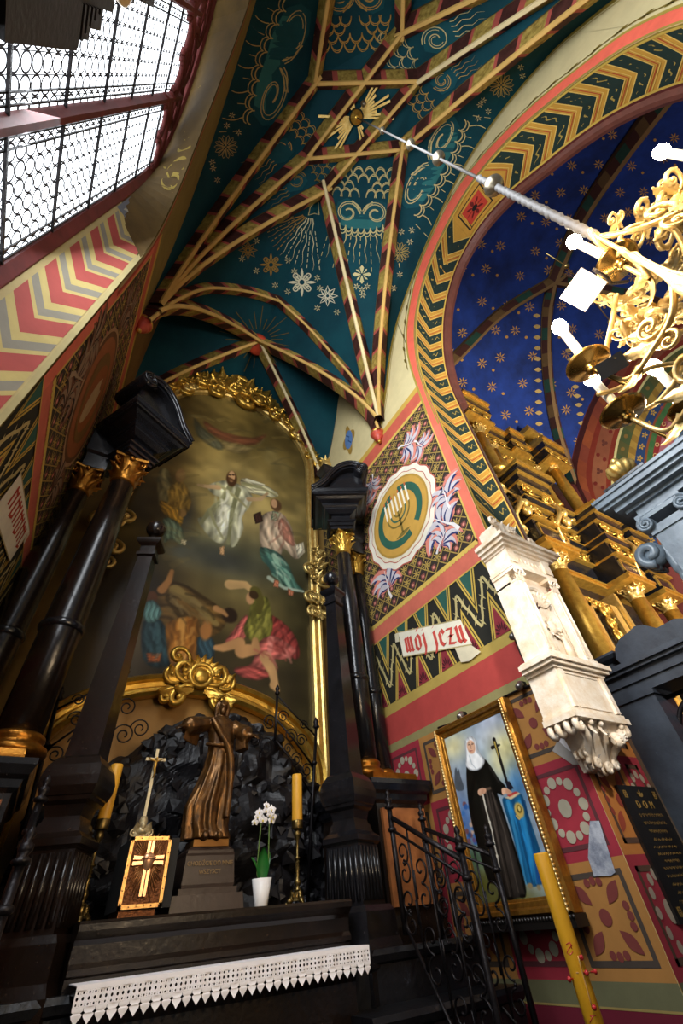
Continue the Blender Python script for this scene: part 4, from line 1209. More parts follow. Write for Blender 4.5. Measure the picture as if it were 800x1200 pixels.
E_(318, 535, 9, 10, '#8a7a48', .8, .7); E_(330, 548, 10, 12, '#7c6c40', .8, .7)
# prophet on the left with tablets
PO([(186,552),(198,550),(206,585),(200,605),(186,590)], '#7a6c44', .02); PO([(198,572),(212,562),(222,575),(224,592),(215,603),(203,598)], '#8a6a2e', .02); PO([(188,585),(205,592),(215,600),(212,616),(200,606),(190,598)], '#a67b2a', .02)
PO([(192,606),(210,612),(218,632),(214,638),(200,630),(193,634)], '#6c7c62', .02); E_(212, 556, 6, 8, '#7d5c36'); E_(214,600,5,5,'#9a7440'); PO([(213,630),(219,632),(218,638),(212,636)], '#b9ac88', .01)
# central figure in white
PO([(283,560),(298,562),(316,570),(327,579),(318,582),(300,578),(286,574)], '#c9c198', .015); ST([(286,566),(306,570),(324,579)], .03, '#8f8a5c', .8); ST([(290,561),(310,567)], .02, '#ece6c4')
PO([(244,568),(262,562),(280,566),(296,580),(292,594),(284,604),(286,618),(278,636),(272,640),(268,630),(262,636),(250,632),(238,618),(232,606),(244,604),(254,592),(258,582),(250,578)], '#c4c09a', .015)
PO([(262,590),(275,596),(272,615),(262,628),(252,622),(256,604)], '#e4e0c2', .03, .9); ST([(272,566),(262,584),(244,600),(236,612)], .035, '#82805a'); ST([(280,572),(272,600),(268,636)], .03, '#7f7d56'); ST([(290,584),(282,606),(280,628)], .022, '#e9e4c6', .8); ST([(256,566),(280,584),(290,594)], .025, '#a39c6c'); ST([(246,596),(252,612),(262,630)], .02, '#918d63')
ST([(256,570),(244,569),(233,567)], .035, '#b7966a'); ST([(292,584),(306,584),(314,577)], .03, '#b7966a')
E_(272, 560, 6.5, 9, '#4a2f1a'); E_(272, 557, 4, 6.5, '#c49a6c'); ST([(269,560),(275,562)], .03, '#4a2f1a', .8); ST([(269.5,555.5),(271,555.5)], .012, '#2f1c10'); ST([(273.5,555.5),(275,555.5)], .012, '#2f1c10')
PO([(258,640),(264,638),(263,650),(258,648)], '#b08a5e', .01)
# prophet on the right
PO([(306,606),(318,598),(330,600),(342,616),(346,634),(354,648),(346,654),(334,642),(326,656),(312,650),(305,634)], '#b9a184', .015); PO([(330,606),(340,616),(346,638),(336,634),(326,618)], '#a56a55', .02, .9); PO([(320,598),(330,600),(326,610),(318,608)], '#7f9070', .015)
PO([(306,640),(326,646),(338,660),(348,682),(356,690),(342,692),(328,680),(316,664),(307,654)], '#4a6e5e', .015); ST([(322,650),(328,666),(342,690)], .03, '#9fc0a2', .8); ST([(312,652),(322,674)], .025, '#2f4f48', .8); ST([(316,676),(334,688),(356,692)], .025, '#b7c4ac', .9)
PO([(346,638),(356,634),(358,646),(350,654)], '#d3c7a8', .012); E_(324, 591, 6.5, 7, '#5c4028'); E_(322, 589, 3.6, 5, '#c0946a'); PO([(297,602),(306,598),(309,610),(300,613)], '#33201a', .01)
PO([(322,678),(328,680),(327,688),(321,686)], '#a8684a', .01); PO([(338,688),(345,692),(344,698),(338,696)], '#a8684a', .01)
# three seated figures below
PO([(182,694),(200,680),(222,686),(244,700),(262,714),(266,728),(252,744),(228,742),(206,746),(190,742),(180,720)], '#5c4420', .02); ST([(206,690),(230,706),(254,730)], .05, '#8f7a46', .7); ST([(200,700),(216,726),(232,740)], .04, '#33260f', .7)
E_(270, 720, 9, 9, '#2c1d12'); ST([(254,712),(262,716),(266,720)], .03, '#a87a4a'); ST([(190,690),(198,680),(202,668)], .035, '#a06e3c'); E_(178, 700, 7, 9, '#5a3416')
PO([(168,728),(186,724),(196,738),(206,770),(186,782),(168,770)], '#24383c', .02); PO([(168,708),(180,702),(190,716),(182,728),(170,726)], '#4c6a64', .02)
PO([(196,730),(216,722),(232,724),(234,748),(230,764),(234,786),(214,792),(200,776),(196,755)], '#a56a26', .02); ST([(214,726),(212,750),(222,786)], .03, '#d39b4c', .8); ST([(224,728),(226,756),(218,780)], .025, '#6b3f14', .8)
PO([(232,746),(250,748),(252,766),(246,780),(234,770)], '#2c424a', .02); E_(242, 738, 7, 11, '#a8703a', .4); PO([(172,764),(190,764),(188,775),(174,775)], '#8c4a22', .02)
PO([(314,722),(332,728),(346,744),(352,762),(348,772),(330,764),(318,770),(300,768)], '#8f3a34', .02); PO([(288,720),(296,726),(290,744),(278,752),(264,752),(274,738)], '#b25a50', .02)
PO([(296,704),(312,698),(318,712),(320,738),(308,752),(292,748),(286,736),(292,720)], '#7f7a34', .015); ST([(306,704),(310,730),(300,748)], .035, '#aaa04c', .7); ST([(300,708),(296,730)], .03, '#565222', .8)
PO([(304,752),(320,744),(340,754),(348,764),(332,772),(322,772),(312,784),(290,790),(276,784),(296,776)], '#c4685c', .015); ST([(318,748),(316,772)], .03, '#e08f7e', .7); PO([(276,782),(300,780),(318,790),(300,796),(280,790)], '#a04a42', .02)
ST([(312,770),(320,786),(324,804)], .055, '#c69a66'); ST([(322,802),(326,808)], .04, '#c69a66'); ST([(282,752),(262,758),(254,758)], .045, '#b98a58'); ST([(284,762),(300,760),(300,750)], .06, '#b98a58')
ST([(270,684),(288,684),(300,694)], .05, '#c09a64'); ST([(300,692),(306,704),(304,716)], .055, '#5a5224'); E_(294, 700, 5, 7, '#b98a5c'); E_(298, 696, 5.5, 5, '#3c2a18')
rp = random.Random(12)
for (cx_, cy_, rx_, ry_, ang_, cols, n_) in ((262,600,16,32,1.9,('#f0ecd0','#8f8b62','#aaa67c'),16),(326,622,12,20,1.7,('#d6bfa0','#8a5a48','#9f7a62'),12),(330,668,14,18,.9,('#86b093','#33564c','#b9c8ac'),12),
      (225,712,36,20,.5,('#8a744a','#33260f','#6b5630'),18),(215,758,14,28,1.7,('#d89f52','#7a4a18','#c08438'),14),(306,726,12,22,1.8,('#a39a48','#565222'),10),(322,764,22,18,.6,('#dd8a7a','#8f3f38','#b85a50'),14),(332,745,14,20,1.0,('#a34a42','#6b2420'),10),(205,585,10,18,1.4,('#b98f3c','#5f461a'),8),(182,750,10,24,1.5,('#46666a','#1f3436'),8)):
    for k in range(n_):
        x = cx_+rp.uniform(-1,1)*rx_*.8; y = cy_+rp.uniform(-1,1)*ry_*.8; L = rp.uniform(5,11); a_ = ang_+rp.uniform(-.35,.35)
        if ((x-cx_)/rx_)**2+((y-cy_)/ry_)**2 > .8: continue
        ST([(x-L*math.cos(a_),y-L*math.sin(a_)),(x+1.2,y+.5),(x+L*math.cos(a_+.3),y+L*math.sin(a_+.3))], rp.uniform(.010,.02), rp.choice(cols), .55)
for k in range(90):
    x = rp.uniform(190,360); y = rp.uniform(480,660); a_ = rp.uniform(-.4,.4); L = rp.uniform(6,14)
    if 230 < x < 350 and 550 < y < 700: continue
    ST([(x-L,y-L*a_),(x,y-2),(x+L,y+L*a_)], rp.uniform(.015,.04), rp.choice(('#a38c50','#5c4a26','#847040','#46402c')), .25)
R0.noise(.05, .1, 4); R0.I = np.clip(R0.I*.98, 0, 1)
def keepP(u, v): return v < ZSP or math.hypot(u-CXP, v-ZSP) < RI
R0.build('canvas', lambda u, v: U(u, YP+.008, v), ap, keepP)
fpath = [U(CXP+RI, YP, .36), U(CXP+RI, YP, 1.2)] + [U(CXP+RI*math.cos(a), YP, ZSP+RI*math.sin(a)) for a in [PI*k/40 for k in range(41)]] + [U(CXP-RI, YP, 1.2), U(CXP-RI, YP, .36)]
def fra(i):
    a = fpath[max(0,i-1)]; b = fpath[min(len(fpath)-1,i+1)]; t = (b-a).normalized(); n = t.cross(Vector((0,-1,0))).normalized()
    if n.dot(fpath[i]-U(CXP, YP, 1.6)) < 0: n = -n
    return n, Vector((0,-1,0))
mb = MB()
for prof in ([(-.02,-.05),(-.02,.06),(.015,.09),(.03,.05),(.05,.05),(.07,.13),(.10,.15),(.125,.10),(.14,.10),(.155,.13),(.175,.10),(.175,-.05)],):
    mb.sweep(fpath, prof, fra)
mb.build('frame', M['goldp'], ap)
mb = MB()
for k, (deg, sz) in enumerate([(14,.42),(26,.5),(38,.62),(50,.5),(62,.62),(76,.75),(88,1.0),(101,.9),(114,.75),(128,.7),(142,.62),(156,.5)]):
    a = math.radians(deg); r = RI+.045
    p = U(CXP+r*math.cos(a), YP-.03, ZSP+r*math.sin(a)); d = EX*math.cos(a)+EZ*math.sin(a); t = -EX*math.sin(a)+EZ*math.cos(a)
    spray(mb, p, d, t, -EY, sz*.8, 20+k, 9 if sz > .6 else 7, spread=2.9)
    for q in (-1, 1): scroll(mb, p+t*q*sz*.2+d*.04, d*.6+t*q*.8, -d*.8+t*q*.6, sz*.62, -q, .15)
    mb.sphere(p+d*sz*.25-EY*.06, sz*.13, 10)
    scroll(mb, p-t*sz*.4, t, d, sz*.8, 1 if k % 2 else -1, .12)
a = math.radians(80); p = U(CXP+(RI-.01)*math.cos(a), YP-.045, ZSP+(RI+.02)*math.sin(a))
for k in range(10):
    b = k*2*PI/10; leaf(mb, p+Vector((0,0,0)), EX*math.cos(b)+EZ*math.sin(b), -EY, .34, .22, .35)
mb.sphere(p-EY*.08, (.14,.10,.18), 12); mb.tube(spiral(p-EY*.1, EX, EZ, .26, .22, 0, 2*PI, 24), .045, 6)
leaf(mb, p-EZ*.1-EY*.1, -EZ, -EY, .4, .2, .3)
mb.build('crest_ornament', M['gold'], ap)
for sg in (1, -1):
    mb = MB(); x = CXP+sg*(RI+.02)
    for k, (z, s_) in enumerate([(1.16,.36),(1.24,.42),(1.33,.36),(1.42,.3),(1.08,.3)]):
        p = U(x, YP-.04, z)
        spray(mb, p, EX*sg*.35+EZ*(.95 if z > 1.2 else -.95), EX*sg, -EY, s_*.75, 60+k, 5, spread=2.4)
        scroll(mb, p, EX*(sg if k % 2 else -sg), EZ, s_*.85, 1 if k % 2 else -1, .12)
    mb.build('side_ornament', M['goldp'], ap)
# corner scrolls on frame
for deg in (36, 140):
    mb = MB()
    a = math.radians(deg); p = U(CXP+(RI+.01)*math.cos(a), YP-.045, ZSP+(RI+.01)*math.sin(a)); t = -EX*math.sin(a)+EZ*math.cos(a)
    for q in (-1, 1): mb.tube(spiral(p+t*.09*q, EX, EZ, .10, .03, 0, 4*PI, 24), .045, 6)
    mb.sphere(p, .09, 10)
    mb.build('scroll_ornament', M['goldp'], ap)

# ---- gilded niche arch with cartouche
na = thing('niche_arch', U(XC, 1.52, .3), 'gilded elliptical arch with a rocaille cartouche below the great painting', 'arch')
CN, ZN, AN, BN, YNI = .392, .375, .475, .285, 1.53
def narc(a, k=1.): return U(CN+AN*k*math.cos(a), YNI, ZN+BN*k*math.sin(a))
npath = [U(CN+AN, YNI, ZF), U(CN+AN, YNI, .2)] + [narc(PI*k/40) for k in range(41)] + [U(CN-AN, YNI, .2), U(CN-AN, YNI, ZF)]
def frn(i):
    a = npath[max(0,i-1)]; b = npath[min(len(npath)-1,i+1)]; t = (b-a).normalized(); n = t.cross(Vector((0,-1,0))).normalized()
    if n.dot(npath[i]-U(CN, YNI, .2)) < 0: n = -n
    return n, Vector((0,-1,0))
mb = MB(); mb.sweep(npath, [(-.23,-.06),(-.23,.06),(-.19,.10),(-.16,.05),(-.13,.05),(-.10,.02),(-.05,.04),(-.03,.1),(.01,.13),(.04,.09),(.04,-.06)], frn)
mb.build('arch_moulding', M['gold'], na)
mb = MB()
p = narc(PI/2*1.02)-EY*.12
for k in range(2):
    for sg in (-1, 1):
        q = p+EX*sg*(.08+.2*k)-EZ*(.06+.05*k)
        scroll(mb, q, EX*sg+EZ*.3, EZ-EX*sg*.3, .32-.08*k, 1, .15, 1.2); scroll(mb, q-EZ*.10, EX*sg-EZ*.4, EZ, .30-.08*k, -1, .15, 1.2)
        leaf(mb, q, EX*sg*.7+EZ*.7, -EY, .3, .18, .4); leaf(mb, q-EZ*.1, EX*sg-EZ*.3, -EY, .34, .16, .4)
mb.tube(spiral(p+EZ*.02, EX, EZ, .17, .14, 0, 2*PI, 20), .045, 6); mb.sphere(p, (.13,.08,.13), 12)
for k in range(7):
    a = PI*(k+.5)/7; leaf(mb, p+EZ*.06, EX*math.cos(a)+EZ*math.sin(a), -EY, .28, .16, .35)
scroll(mb, p-EX*.2+EZ*.15, -EX*.6+EZ, -EX-EZ*.6, .26, 1, .14, 1.2)
mb.build('cartouche', M['gold'], na)
mb = MB(); pts = [narc(PI*k/40, .98)+EY*.10 for k in range(41)]
mb.add([U(CN-AN, YNI+.025, ZN-.4), U(CN+AN, YNI+.025, ZN-.4)]+pts, [tuple(range(43))]); mb.build('tympanum', mat('niche_ochre', '#a8782c', .55, 0, .25, 3), na)
# ---- rockwork inside the niche
mb = MB(); nu, nv = 84, 62
xs = [(.00,.26),(.08,.30),(.16,.385),(.23,.43),(.30,.49),(.385,.535),(.47,.53),(.56,.535),(.64,.50),(.72,.445),(.80,.37),(.86,.30)]
def topz(x):
    for (a, b), (c, d) in zip(xs, xs[1:]):
        if a <= x <= c: return b+(d-b)*(x-a)/(c-a)
    return xs[0][1] if x < 0 else xs[-1][1]
vs = []
for j in range(nv+1):
    for i in range(nu+1):
        x = .86*i/nu; t = j/nv; tz = topz(x)+.018*mnoise.noise(Vector((x*22,3,1))); z = -.02+(tz+.02)*t
        q = Vector((x*S*2.4, 7.3, z*S*2.4)); d, pp = mnoise.voronoi(q)
        h = .5*min(.8, d[1]-d[0]) + .16*mnoise.noise(q*.6) + .05*mnoise.noise(q*3.1)
        y = 1.475-.055*math.sin(PI*min(1, x/.86))*(1-.5*t) - h*.16 + (.06*t**6)
        # a recess behind the statue
        vs.append(U(x+.008*mnoise.noise(q*2), y, z+.008*mnoise.noise(q*2.3+Vector((5,1,2)))))
fs = [(j*(nu+1)+i, j*(nu+1)+i+1, (j+1)*(nu+1)+i+1, (j+1)*(nu+1)+i) for j in range(nv) for i in range(nu)]
mb.add(vs, fs, 0, False)
rk = random.Random(8)
for k in range(330):
    x = rk.uniform(.02,.85); z = rk.uniform(.0, topz(x)-.012)
    i = min(nu-1, int(x/.86*nu)); j = min(nv-1, int((z+.02)/(topz(x)+.02)*nv)); p = Vector(vs[j*(nu+1)+i]); r = rk.uniform(.05,.12)
    d = Vector((rk.uniform(-1,1), -1, rk.uniform(-.6,1))).normalized(); t = d.orthogonal().normalized(); w_ = d.cross(t); a0 = rk.random()*6
    pt = [p+(t*math.cos(a0+q*2*PI/5)+w_*math.sin(a0+q*2*PI/5))*r*rk.uniform(.6,1.2) for q in range(5)]; tip = p+d*r*rk.uniform(.35,.9)
    mb.add(pt+[tip], [(q, (q+1) % 5, 5) for q in range(5)], 0, False)
o = mb.build('rockwork', M['rock']); tag(o, 'rough black rockwork filling the niche behind the bronze statue', 'rockwork')

# ---- black marble columns
def acap(mb, c, r, h, gold_n=10, seed=0):
    mb.lathe([(r*.98,0),(r*1.02,.06*h),(r*1.0,.5*h),(r*1.25,.85*h),(r*1.35,.9*h)], c, 16)
    for row, (zz, n, L, cu_) in enumerate(((.02,8,.55,.42),(.22,8,.62,.5))):
        for k in range(n):
            a = 2*PI*(k+.5*row)/n; d = EX*math.cos(a)+EY*math.sin(a)
            leaf(mb, Vector(c)+d*r*.98+EZ*h*zz, EZ, d, h*L, r*.85, cu_, 0, 2)
    for k in range(4):
        a = PI/4+k*PI/2; d = EX*math.cos(a)+EY*math.sin(a)
        mb.tube(spiral(Vector(c)+d*r*1.5+EZ*h*.78, d, EZ, r*.36, r*.08, -2.6, 5., 18), r*.12, 5)
        a = k*PI/2; d = EX*math.cos(a)+EY*math.sin(a); mb.sphere(Vector(c)+d*r*1.32+EZ*h*.88, r*.25, 8)
    a4 = [Vector(c)+EZ*h*.92+(EX*math.cos(PI/4+k*PI/2)+EY*math.sin(PI/4+k*PI/2))*r*1.95 for k in range(4)]
    mid = [Vector(c)+EZ*h*.92+(EX*math.cos(PI/2+k*PI/2)+EY*math.sin(PI/2+k*PI/2))*r*1.15 for k in range(4)]
    pl = []
    for k in range(4): pl += [a4[k], mid[k]]
    mb.prism(pl, EZ*h*.1)
def column(x, y, zb, zt, r, label):
    t = thing('marble_column', U(x, y, zb), label, 'column', 'black marble columns flanking the painting')
    r *= S; c = U(x, y, zb); zc = uz(zt)-H*0; hh = (zt-zb)*S; hc = .105*S
    mb = MB(); mb.lathe([(r*.98,.10),(r*1.02,hh*.3),(r*.95,hh*.62),(r*.80,hh-hc-.02)], c, 28); mb.build('shaft', M['blk'] if x > .4 else M['blkb'], t)
    mb = MB(); mb.lathe([(r*1.35,0),(r*1.45,.03),(r*1.4,.07),(r*1.15,.085),(r*1.12,.11),(r*1.2,.13),(r*1.18,.16),(r*1.02,.18)], c, 28); mb.build('base', M['goldd'], t)
    zr = uz(.597)-c.z
    mb = MB(); mb.lathe([(r*.98,zr-.05),(r*1.12,zr-.03),(r*1.16,zr),(r*1.12,zr+.03),(r*.98,zr+.05)], c, 28); mb.build('ring', M['blk'], t)
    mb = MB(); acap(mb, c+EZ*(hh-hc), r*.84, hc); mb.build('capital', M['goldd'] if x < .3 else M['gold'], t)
column(.835, 1.2, .30, 1.255, .037, 'black marble column nearest the painting on its right with gilt leaf capital')
column(.957, 1.285, .30, 1.235, .034, 'black marble column squeezed against the painted wall with the menorah')
column(-.07, 1.2, .30, 1.255, .047, 'black marble column nearest the painting on its left with gilt leaf capital')
column(-.192, 1.285, .30, 1.235, .041, 'black marble column against the shadowed window wall')
# ---- entablatures with broken scroll pediments
def entab(sg, label):
    x0 = .835 if sg > 0 else -.07; c = U(x0, 1.2, 0); ang = -.487*sg
    t = thing('broken_pediment', U(x0, 1.2, 1.26), label, 'pediment', 'broken pediments over the columns')
    mb = MB()
    mb.rect(c.x, c.y, .20, .20, R_(0, [(0,1.2585),(0,1.275),(.006,1.277),(.006,1.292),(.014,1.297),(.014,1.305)])); rotz(mb, c, ang); mb.build('architrave', M['blk'], t)
    mb = MB(); mb.rect(c.x, c.y, .17, .17, R_(0, [(0,1.30),(0,1.345),(.012,1.35),(.03,1.365),(.034,1.372)])); rotz(mb, c, ang); mb.build('frieze', M['blk'], t)
    mb = MB(); mb.rect(c.x, c.y, .31, .31, R_(0, [(0,1.37),(.006,1.376),(.006,1.388),(.026,1.398),(.036,1.408),(.046,1.41),(.046,1.422),(.050,1.425),(.056,1.438),(.056,1.444)])); rotz(mb, c, ang); mb.build('cornice', M['blk'], t)
    # scroll: inner low end to outer high end
    prof = [(-.52,1.446),(-.40,1.470),(-.26,1.505),(-.10,1.565),(.06,1.605),(.22,1.622),(.36,1.618),(.46,1.605)]
    up = [Vector((sg*a, 0, uz(z))) for a, z in prof]; up = catmull(up, 5)
    mb = MB()
    y0, y1 = -.50, .20
    base = Vector((c.x, c.y, 0))
    def ring_poly(inset): return [Vector((p.x, 0, p.z-inset)) for p in up]
    top = ring_poly(0); low = ring_poly(.13)
    poly = [base+EY*y0+p for p in top] + [base+EY*y0+p for p in low[::-1]]
    mb.prism(poly, EY*(y1-y0), 0)
    for k, (ins, th, dy) in enumerate(((.0,.035,-.05),(.05,.03,-.025))):
        pth = [base+EY*(y0+dy)+Vector((p.x,0,p.z-ins)) for p in up]; mb.tube(pth, th, 6)
    e = up[-1]; mb.lathe([(.03,-.05),(.12,-.05),(.14,0),(.14,.6),(.12,.66),(.05,.66)], n=18, M4=Matrix.Translation(base+EY*y0+Vector((e.x,0,e.z-.10))) @ Matrix.Rotation(-PI/2, 4, 'X'))
    mb.tube(spiral(base+EY*(y0-.05)+Vector((e.x,0,e.z-.10)), EX*-sg, EZ, .13, .02, PI/2, PI/2+5*PI*.9, 26), .022, 5)
    rotz(mb, c, ang); mb.build('scroll', M['blk'], t)
    mb = MB()
    lo = [base+EY*(y0+.12)+Vector((p.x,0,p.z-.12)) for p in up]; pol = lo+[Vector((lo[-1].x, lo[-1].y, uz(1.44))), Vector((lo[0].x, lo[0].y, uz(1.44)))]
    mb.prism(pol, EY*.4, 0); rotz(mb, c, ang); mb.build('tympanum', M['blk'], t)
    # block over the wall column and pedestal of the finial
    xo = .945 if sg > 0 else -.18
    mb = MB(); w = U(xo, 1.29, 0); mb.rect(w.x, w.y, .15, .2, R_(0, [(0,1.235),(0,1.3),(.01,1.31),(.01,1.36),(.012,1.40),(.012,1.43)])); mb.build('rear_block', M['blk'], t)
    f = U(.855 if sg > 0 else -.09, 1.31, 0)
    mb = MB(); mb.rect(f.x, f.y, .10, .10, R_(0, [(0,1.43),(0,1.80),(.012,1.815),(.018,1.83),(.018,1.845)])); mb.build('finial_pedestal', M['blk'], t)
    mb = MB(); g = Vector((f.x, f.y, uz(1.845))); mb.lathe([(.10,0),(.06,.05),(.10,.12),(.13,.2),(.08,.3),(.03,.34)], g, 14)
    for k in range(6):
        a = k*PI/3; d = EX*math.cos(a)+EY*math.sin(a); leaf(mb, g+EZ*.1+d*.04, EZ, d, .34, .16, .3)
    mb.build('gilt_finial', M['goldp'], t)
entab(1, 'black broken scroll pediment beside the menorah wall painting')
entab(-1, 'black broken scroll pediment in shadow under the window')
# ---- pedestals of the columns
def pedestal(sg, label):
    x0, x1 = (.775, .995) if sg > 0 else (-.23, -.01)
    t = thing('column_pedestal', U((x0+x1)/2, 1.25, ZF), label, 'pedestal', 'pedestals under the columns')
    a = U(x0, 1.12, 0); b = U(x1, 1.42, 0); cx, cy, hx, hy = (a.x+b.x)/2, (a.y+b.y)/2, (b.x-a.x)/2, (b.y-a.y)/2
    hx -= .10
    mb = MB(); mb.rect(cx, cy, hx, hy, R_(0, [(.004,ZF),(.004,-.02),(.0,0),(-.002,.225)])); mb.build('body', M['blkb'], t)
    mb = MB(); mb.rect(cx, cy, hx, hy, R_(0, [(-.002,.224),(.006,.232),(.008,.245),(.016,.252),(.022,.268),(.022,.279)])); mb.build('cornice', M['blk'], t)
    mb = MB(); mb.rect(cx, cy, hx-.02, hy-.02, R_(0, [(0,.279),(0,.290),(-.002,.301)])); mb.build('gilt_course', M['goldd'], t)
    mb = MB(); mb.box((cx-hx+.05, a.y-.035, uz(.015)), (cx+hx-.05, a.y+.02, uz(.212))); mb.build('copper_panel', M['copper'], t)
pedestal(1, 'black pedestal with a copper-coloured panel behind the iron stair railing')
pedestal(-1, 'black pedestal under the columns against the window wall')
# ---- obelisks
def obelisk(sg, label):
    x = .70 if sg > 0 else .07; c = U(x, 1.1, 0); ang = .436*sg; mt = M['blk'] if sg > 0 else M['blkb']
    t = thing('obelisk', U(x, 1.1, -.06), label, 'obelisk', 'obelisks at the ends of the altar')
    def part(name, h, prof, extra=None, m=None):
        mb = MB(); mb.rect(c.x, c.y, h*S, h*S, R_(0, prof))
        if extra: extra(mb)
        rotz(mb, c, ang); return mb.build(name, m or mt, t)
    part('plinth', .052, [(.014,-.36),(.014,-.075),(.018,-.07),(.018,-.045),(.012,-.03),(.010,.012),(.004,.022)])
    def flutes(mb):
        hw = .046*S
        for f in range(4):
            for k in range(6):
                o = -hw*.8+hw*1.6*k/5
                p = {0:(o,-hw),1:(hw,o),2:(o,hw),3:(-hw,o)}[f]
                mb.tube([(c.x+p[0]*1.03, c.y+p[1]*1.03, uz(.03)), (c.x+p[0]*.97, c.y+p[1]*.97, uz(.125))], .022, 5)
    part('fluted_pedestal', .046, [(.002,.02),(-.002,.132)], flutes)
    part('pedestal_cap', .047, [(-.002,.130),(.004,.136),(.004,.146),(-.008,.156),(-.012,.172)])
    part('neck', .033, [(.0,.17),(-.002,.18),(.002,.198),(.01,.204),(.012,.212)])
    part('bulb', .036, [(.0,.205),(.011,.212),(.016,.226),(.017,.242),(.012,.262),(.003,.276),(-.003,.281)])
    part('spire', .032, [(0,.279),(-.001,.30),(-.010,.70),(-.0125,.80)])
    part('cap', .0195, [(0,.80),(.006,.803),(.006,.812),(.001,.816),(.001,.836),(.010,.845),(.014,.852),(.014,.859),(.0,.866)])
    mb = MB(); b = U(x, 1.1, .918); mb.lathe([(.03,-.215),(.05,-.19),(.035,-.15),(.03,-.10)], b, 14); mb.sphere(b, .115, 20); mb.build('ball', mt, t)
obelisk(1, 'black marble obelisk with ball finial standing by the stair railing')
obelisk(-1, 'black marble obelisk with ball finial rising beside the gilded tabernacle door')
# ---- gradine, table and cloth
mb = MB()
x0, x1 = .126, .636
def slab(mb, xa, xb, ya, yb, prof):       # moulded front edge: prof (forward, z)
    p = [(ya-d, z) for d, z in prof]
    poly = [U(xa, y, z) for y, z in p] + [U(xa, yb, prof[-1][1]), U(xa, yb, prof[0][1])]
    mb.prism(poly, EX*(xb-xa)*S)
slab(mb, x0, x1, 1.035, 1.33, [(0,-.05),(0,-.03),(.006,-.027),(.006,-.02),(0,-.014),(0,.006),(.004,.012),(.012,.018),(.018,.022),(.018,.030),(.014,.034)])
o = mb.build('altar_shelf', M['blkb']); tag(o, 'long dark moulded shelf carrying the plinth, orchid and candlestick', 'shelf')
at = thing('altar_table', U(.378, 1.0, ZF), 'dark altar block under the lace-edged white cloth', 'altar')
mb = MB(); mb.box(U(.135,.965,-.045), U(.625,1.035,-.0365)); mb.build('table_top', M['blkb'], at)
mb = MB(); slab(mb, .145, .615, .985, 1.03, [(0,ZF),(0,-.33),(-.005,-.32),(-.005,-.08),(0,-.07),(.008,-.055),(.012,-.0455)]); 
mb.box(U(.20,.984,-.28), U(.36,.992,-.12)); mb.box(U(.40,.984,-.28), U(.56,.992,-.12)); mb.build('front', M['blkb'], at)
mb = MB()
xa, xb, yf, zt_ = .134, .626, .952, -.0355
mb.box(U(xa, yf, zt_), U(xb, 1.034, zt_+.0012))
n = 33; W = (xb-xa)/n
DC = Decal(lambda u, v, h: U(u, yf-h*.3 - .0012*math.sin(u*210), v)); DC.mats = [M['cloth']]
cl = M['cloth']
DC.quad(xa, zt_-.004, xb, zt_+.001, cl, .004)
def eyelet(c0, zc, w, hh, r):      # a cell of lace with an open eyelet in it
    N = 10; P = [(c0+r*math.cos(2*PI*k/N), zc+r*1.15*math.sin(2*PI*k/N)) for k in range(N)]
    for k in range(N):
        a = P[k]; b_ = P[(k+1) % N]; q = []
        for (x, z) in (a, b_):
            dx, dz = x-c0, z-zc; t = min(w/2/max(1e-6, abs(dx)), hh/2/max(1e-6, abs(dz))); q.append((c0+dx*t, zc+dz*t))
        DC.poly([a, b_, q[1], q[0]], cl, .004)
    for sx_, sz_ in ((-1,-1),(1,-1),(1,1),(-1,1)):
        DC.poly([(c0+sx_*w*.5, zc+sz_*hh*.5), (c0+sx_*w*.5, zc+sz_*hh*.22), (c0+sx_*w*.22, zc+sz_*hh*.5)], cl, .004)
for k in range(n):
    c0 = xa+W*(k+.5)
    for q in (-.25, .25): eyelet(c0+q*W, zt_-.0065, W*.5, .005, W*.08)
    for q in (-.5, 0): eyelet(c0+q*W+W*.25, zt_-.0120, W*.5, .006, W*.11)
    for q in (-.25, .25): eyelet(c0+q*W, zt_-.0175, W*.5, .005, W*.075)
    DC.poly([(c0-W*.5, zt_-.020), (c0+W*.5, zt_-.020), (c0+W*.47, zt_-.0235), (c0+W*.30, zt_-.0255), (c0+W*.47, zt_-.0268), (c0+W*.40, zt_-.0295), (c0+W*.22, zt_-.0325), (c0, zt_-.0365), (c0-W*.22, zt_-.0325), (c0-W*.40, zt_-.0295), (c0-W*.47, zt_-.0268), (c0-W*.30, zt_-.0255), (c0-W*.47, zt_-.0235)], cl, .0045)
o = thing('altar_cloth', U(.38, 1.0, zt_), 'white altar cloth with a deep pointed lace border', 'cloth')
mb.build('linen_top', cl, o)
lace = DC.build('lace_border', o)
mb = MB()
for i in range(0, 1): pass
# steps in front of the right pedestal
st = thing('altar_steps', U(.8, .85, ZF), 'black stone steps with whitish stains behind the iron railing', 'steps', 'steps beside the altar')
stone = mat('stained_black_stone', '#0d0d10', .35, 0, 0, 5, '#15161a', .3, 18, .5, speck=(2.2, .60, '#4a5262'))
for k, (y, z) in enumerate(((1.02,-.045),(.93,-.12),(.85,-.19),(.77,-.26),(.69,-.33))):
    mb = MB(); slab(mb, .60, .97, y, 1.035, [(0,max(ZF,z-.09)),(0,z-.022),(.008,z-.018),(.012,z-.008),(.008,z)]); mb.build('step', stone, st)
st2 = thing('altar_steps', U(-.03, .85, ZF), 'black stone steps in shadow under the left obelisk', 'steps', 'steps beside the altar')
for k, (y, z) in enumerate(((1.02,-.045),(.93,-.12),(.85,-.19),(.77,-.26))):
    mb = MB(); slab(mb, -.23, .165, y, 1.035, [(0,max(ZF,z-.09)),(0,z-.022),(.008,z-.018),(.012,z-.008),(.008,z)]); mb.build('step', stone, st2)
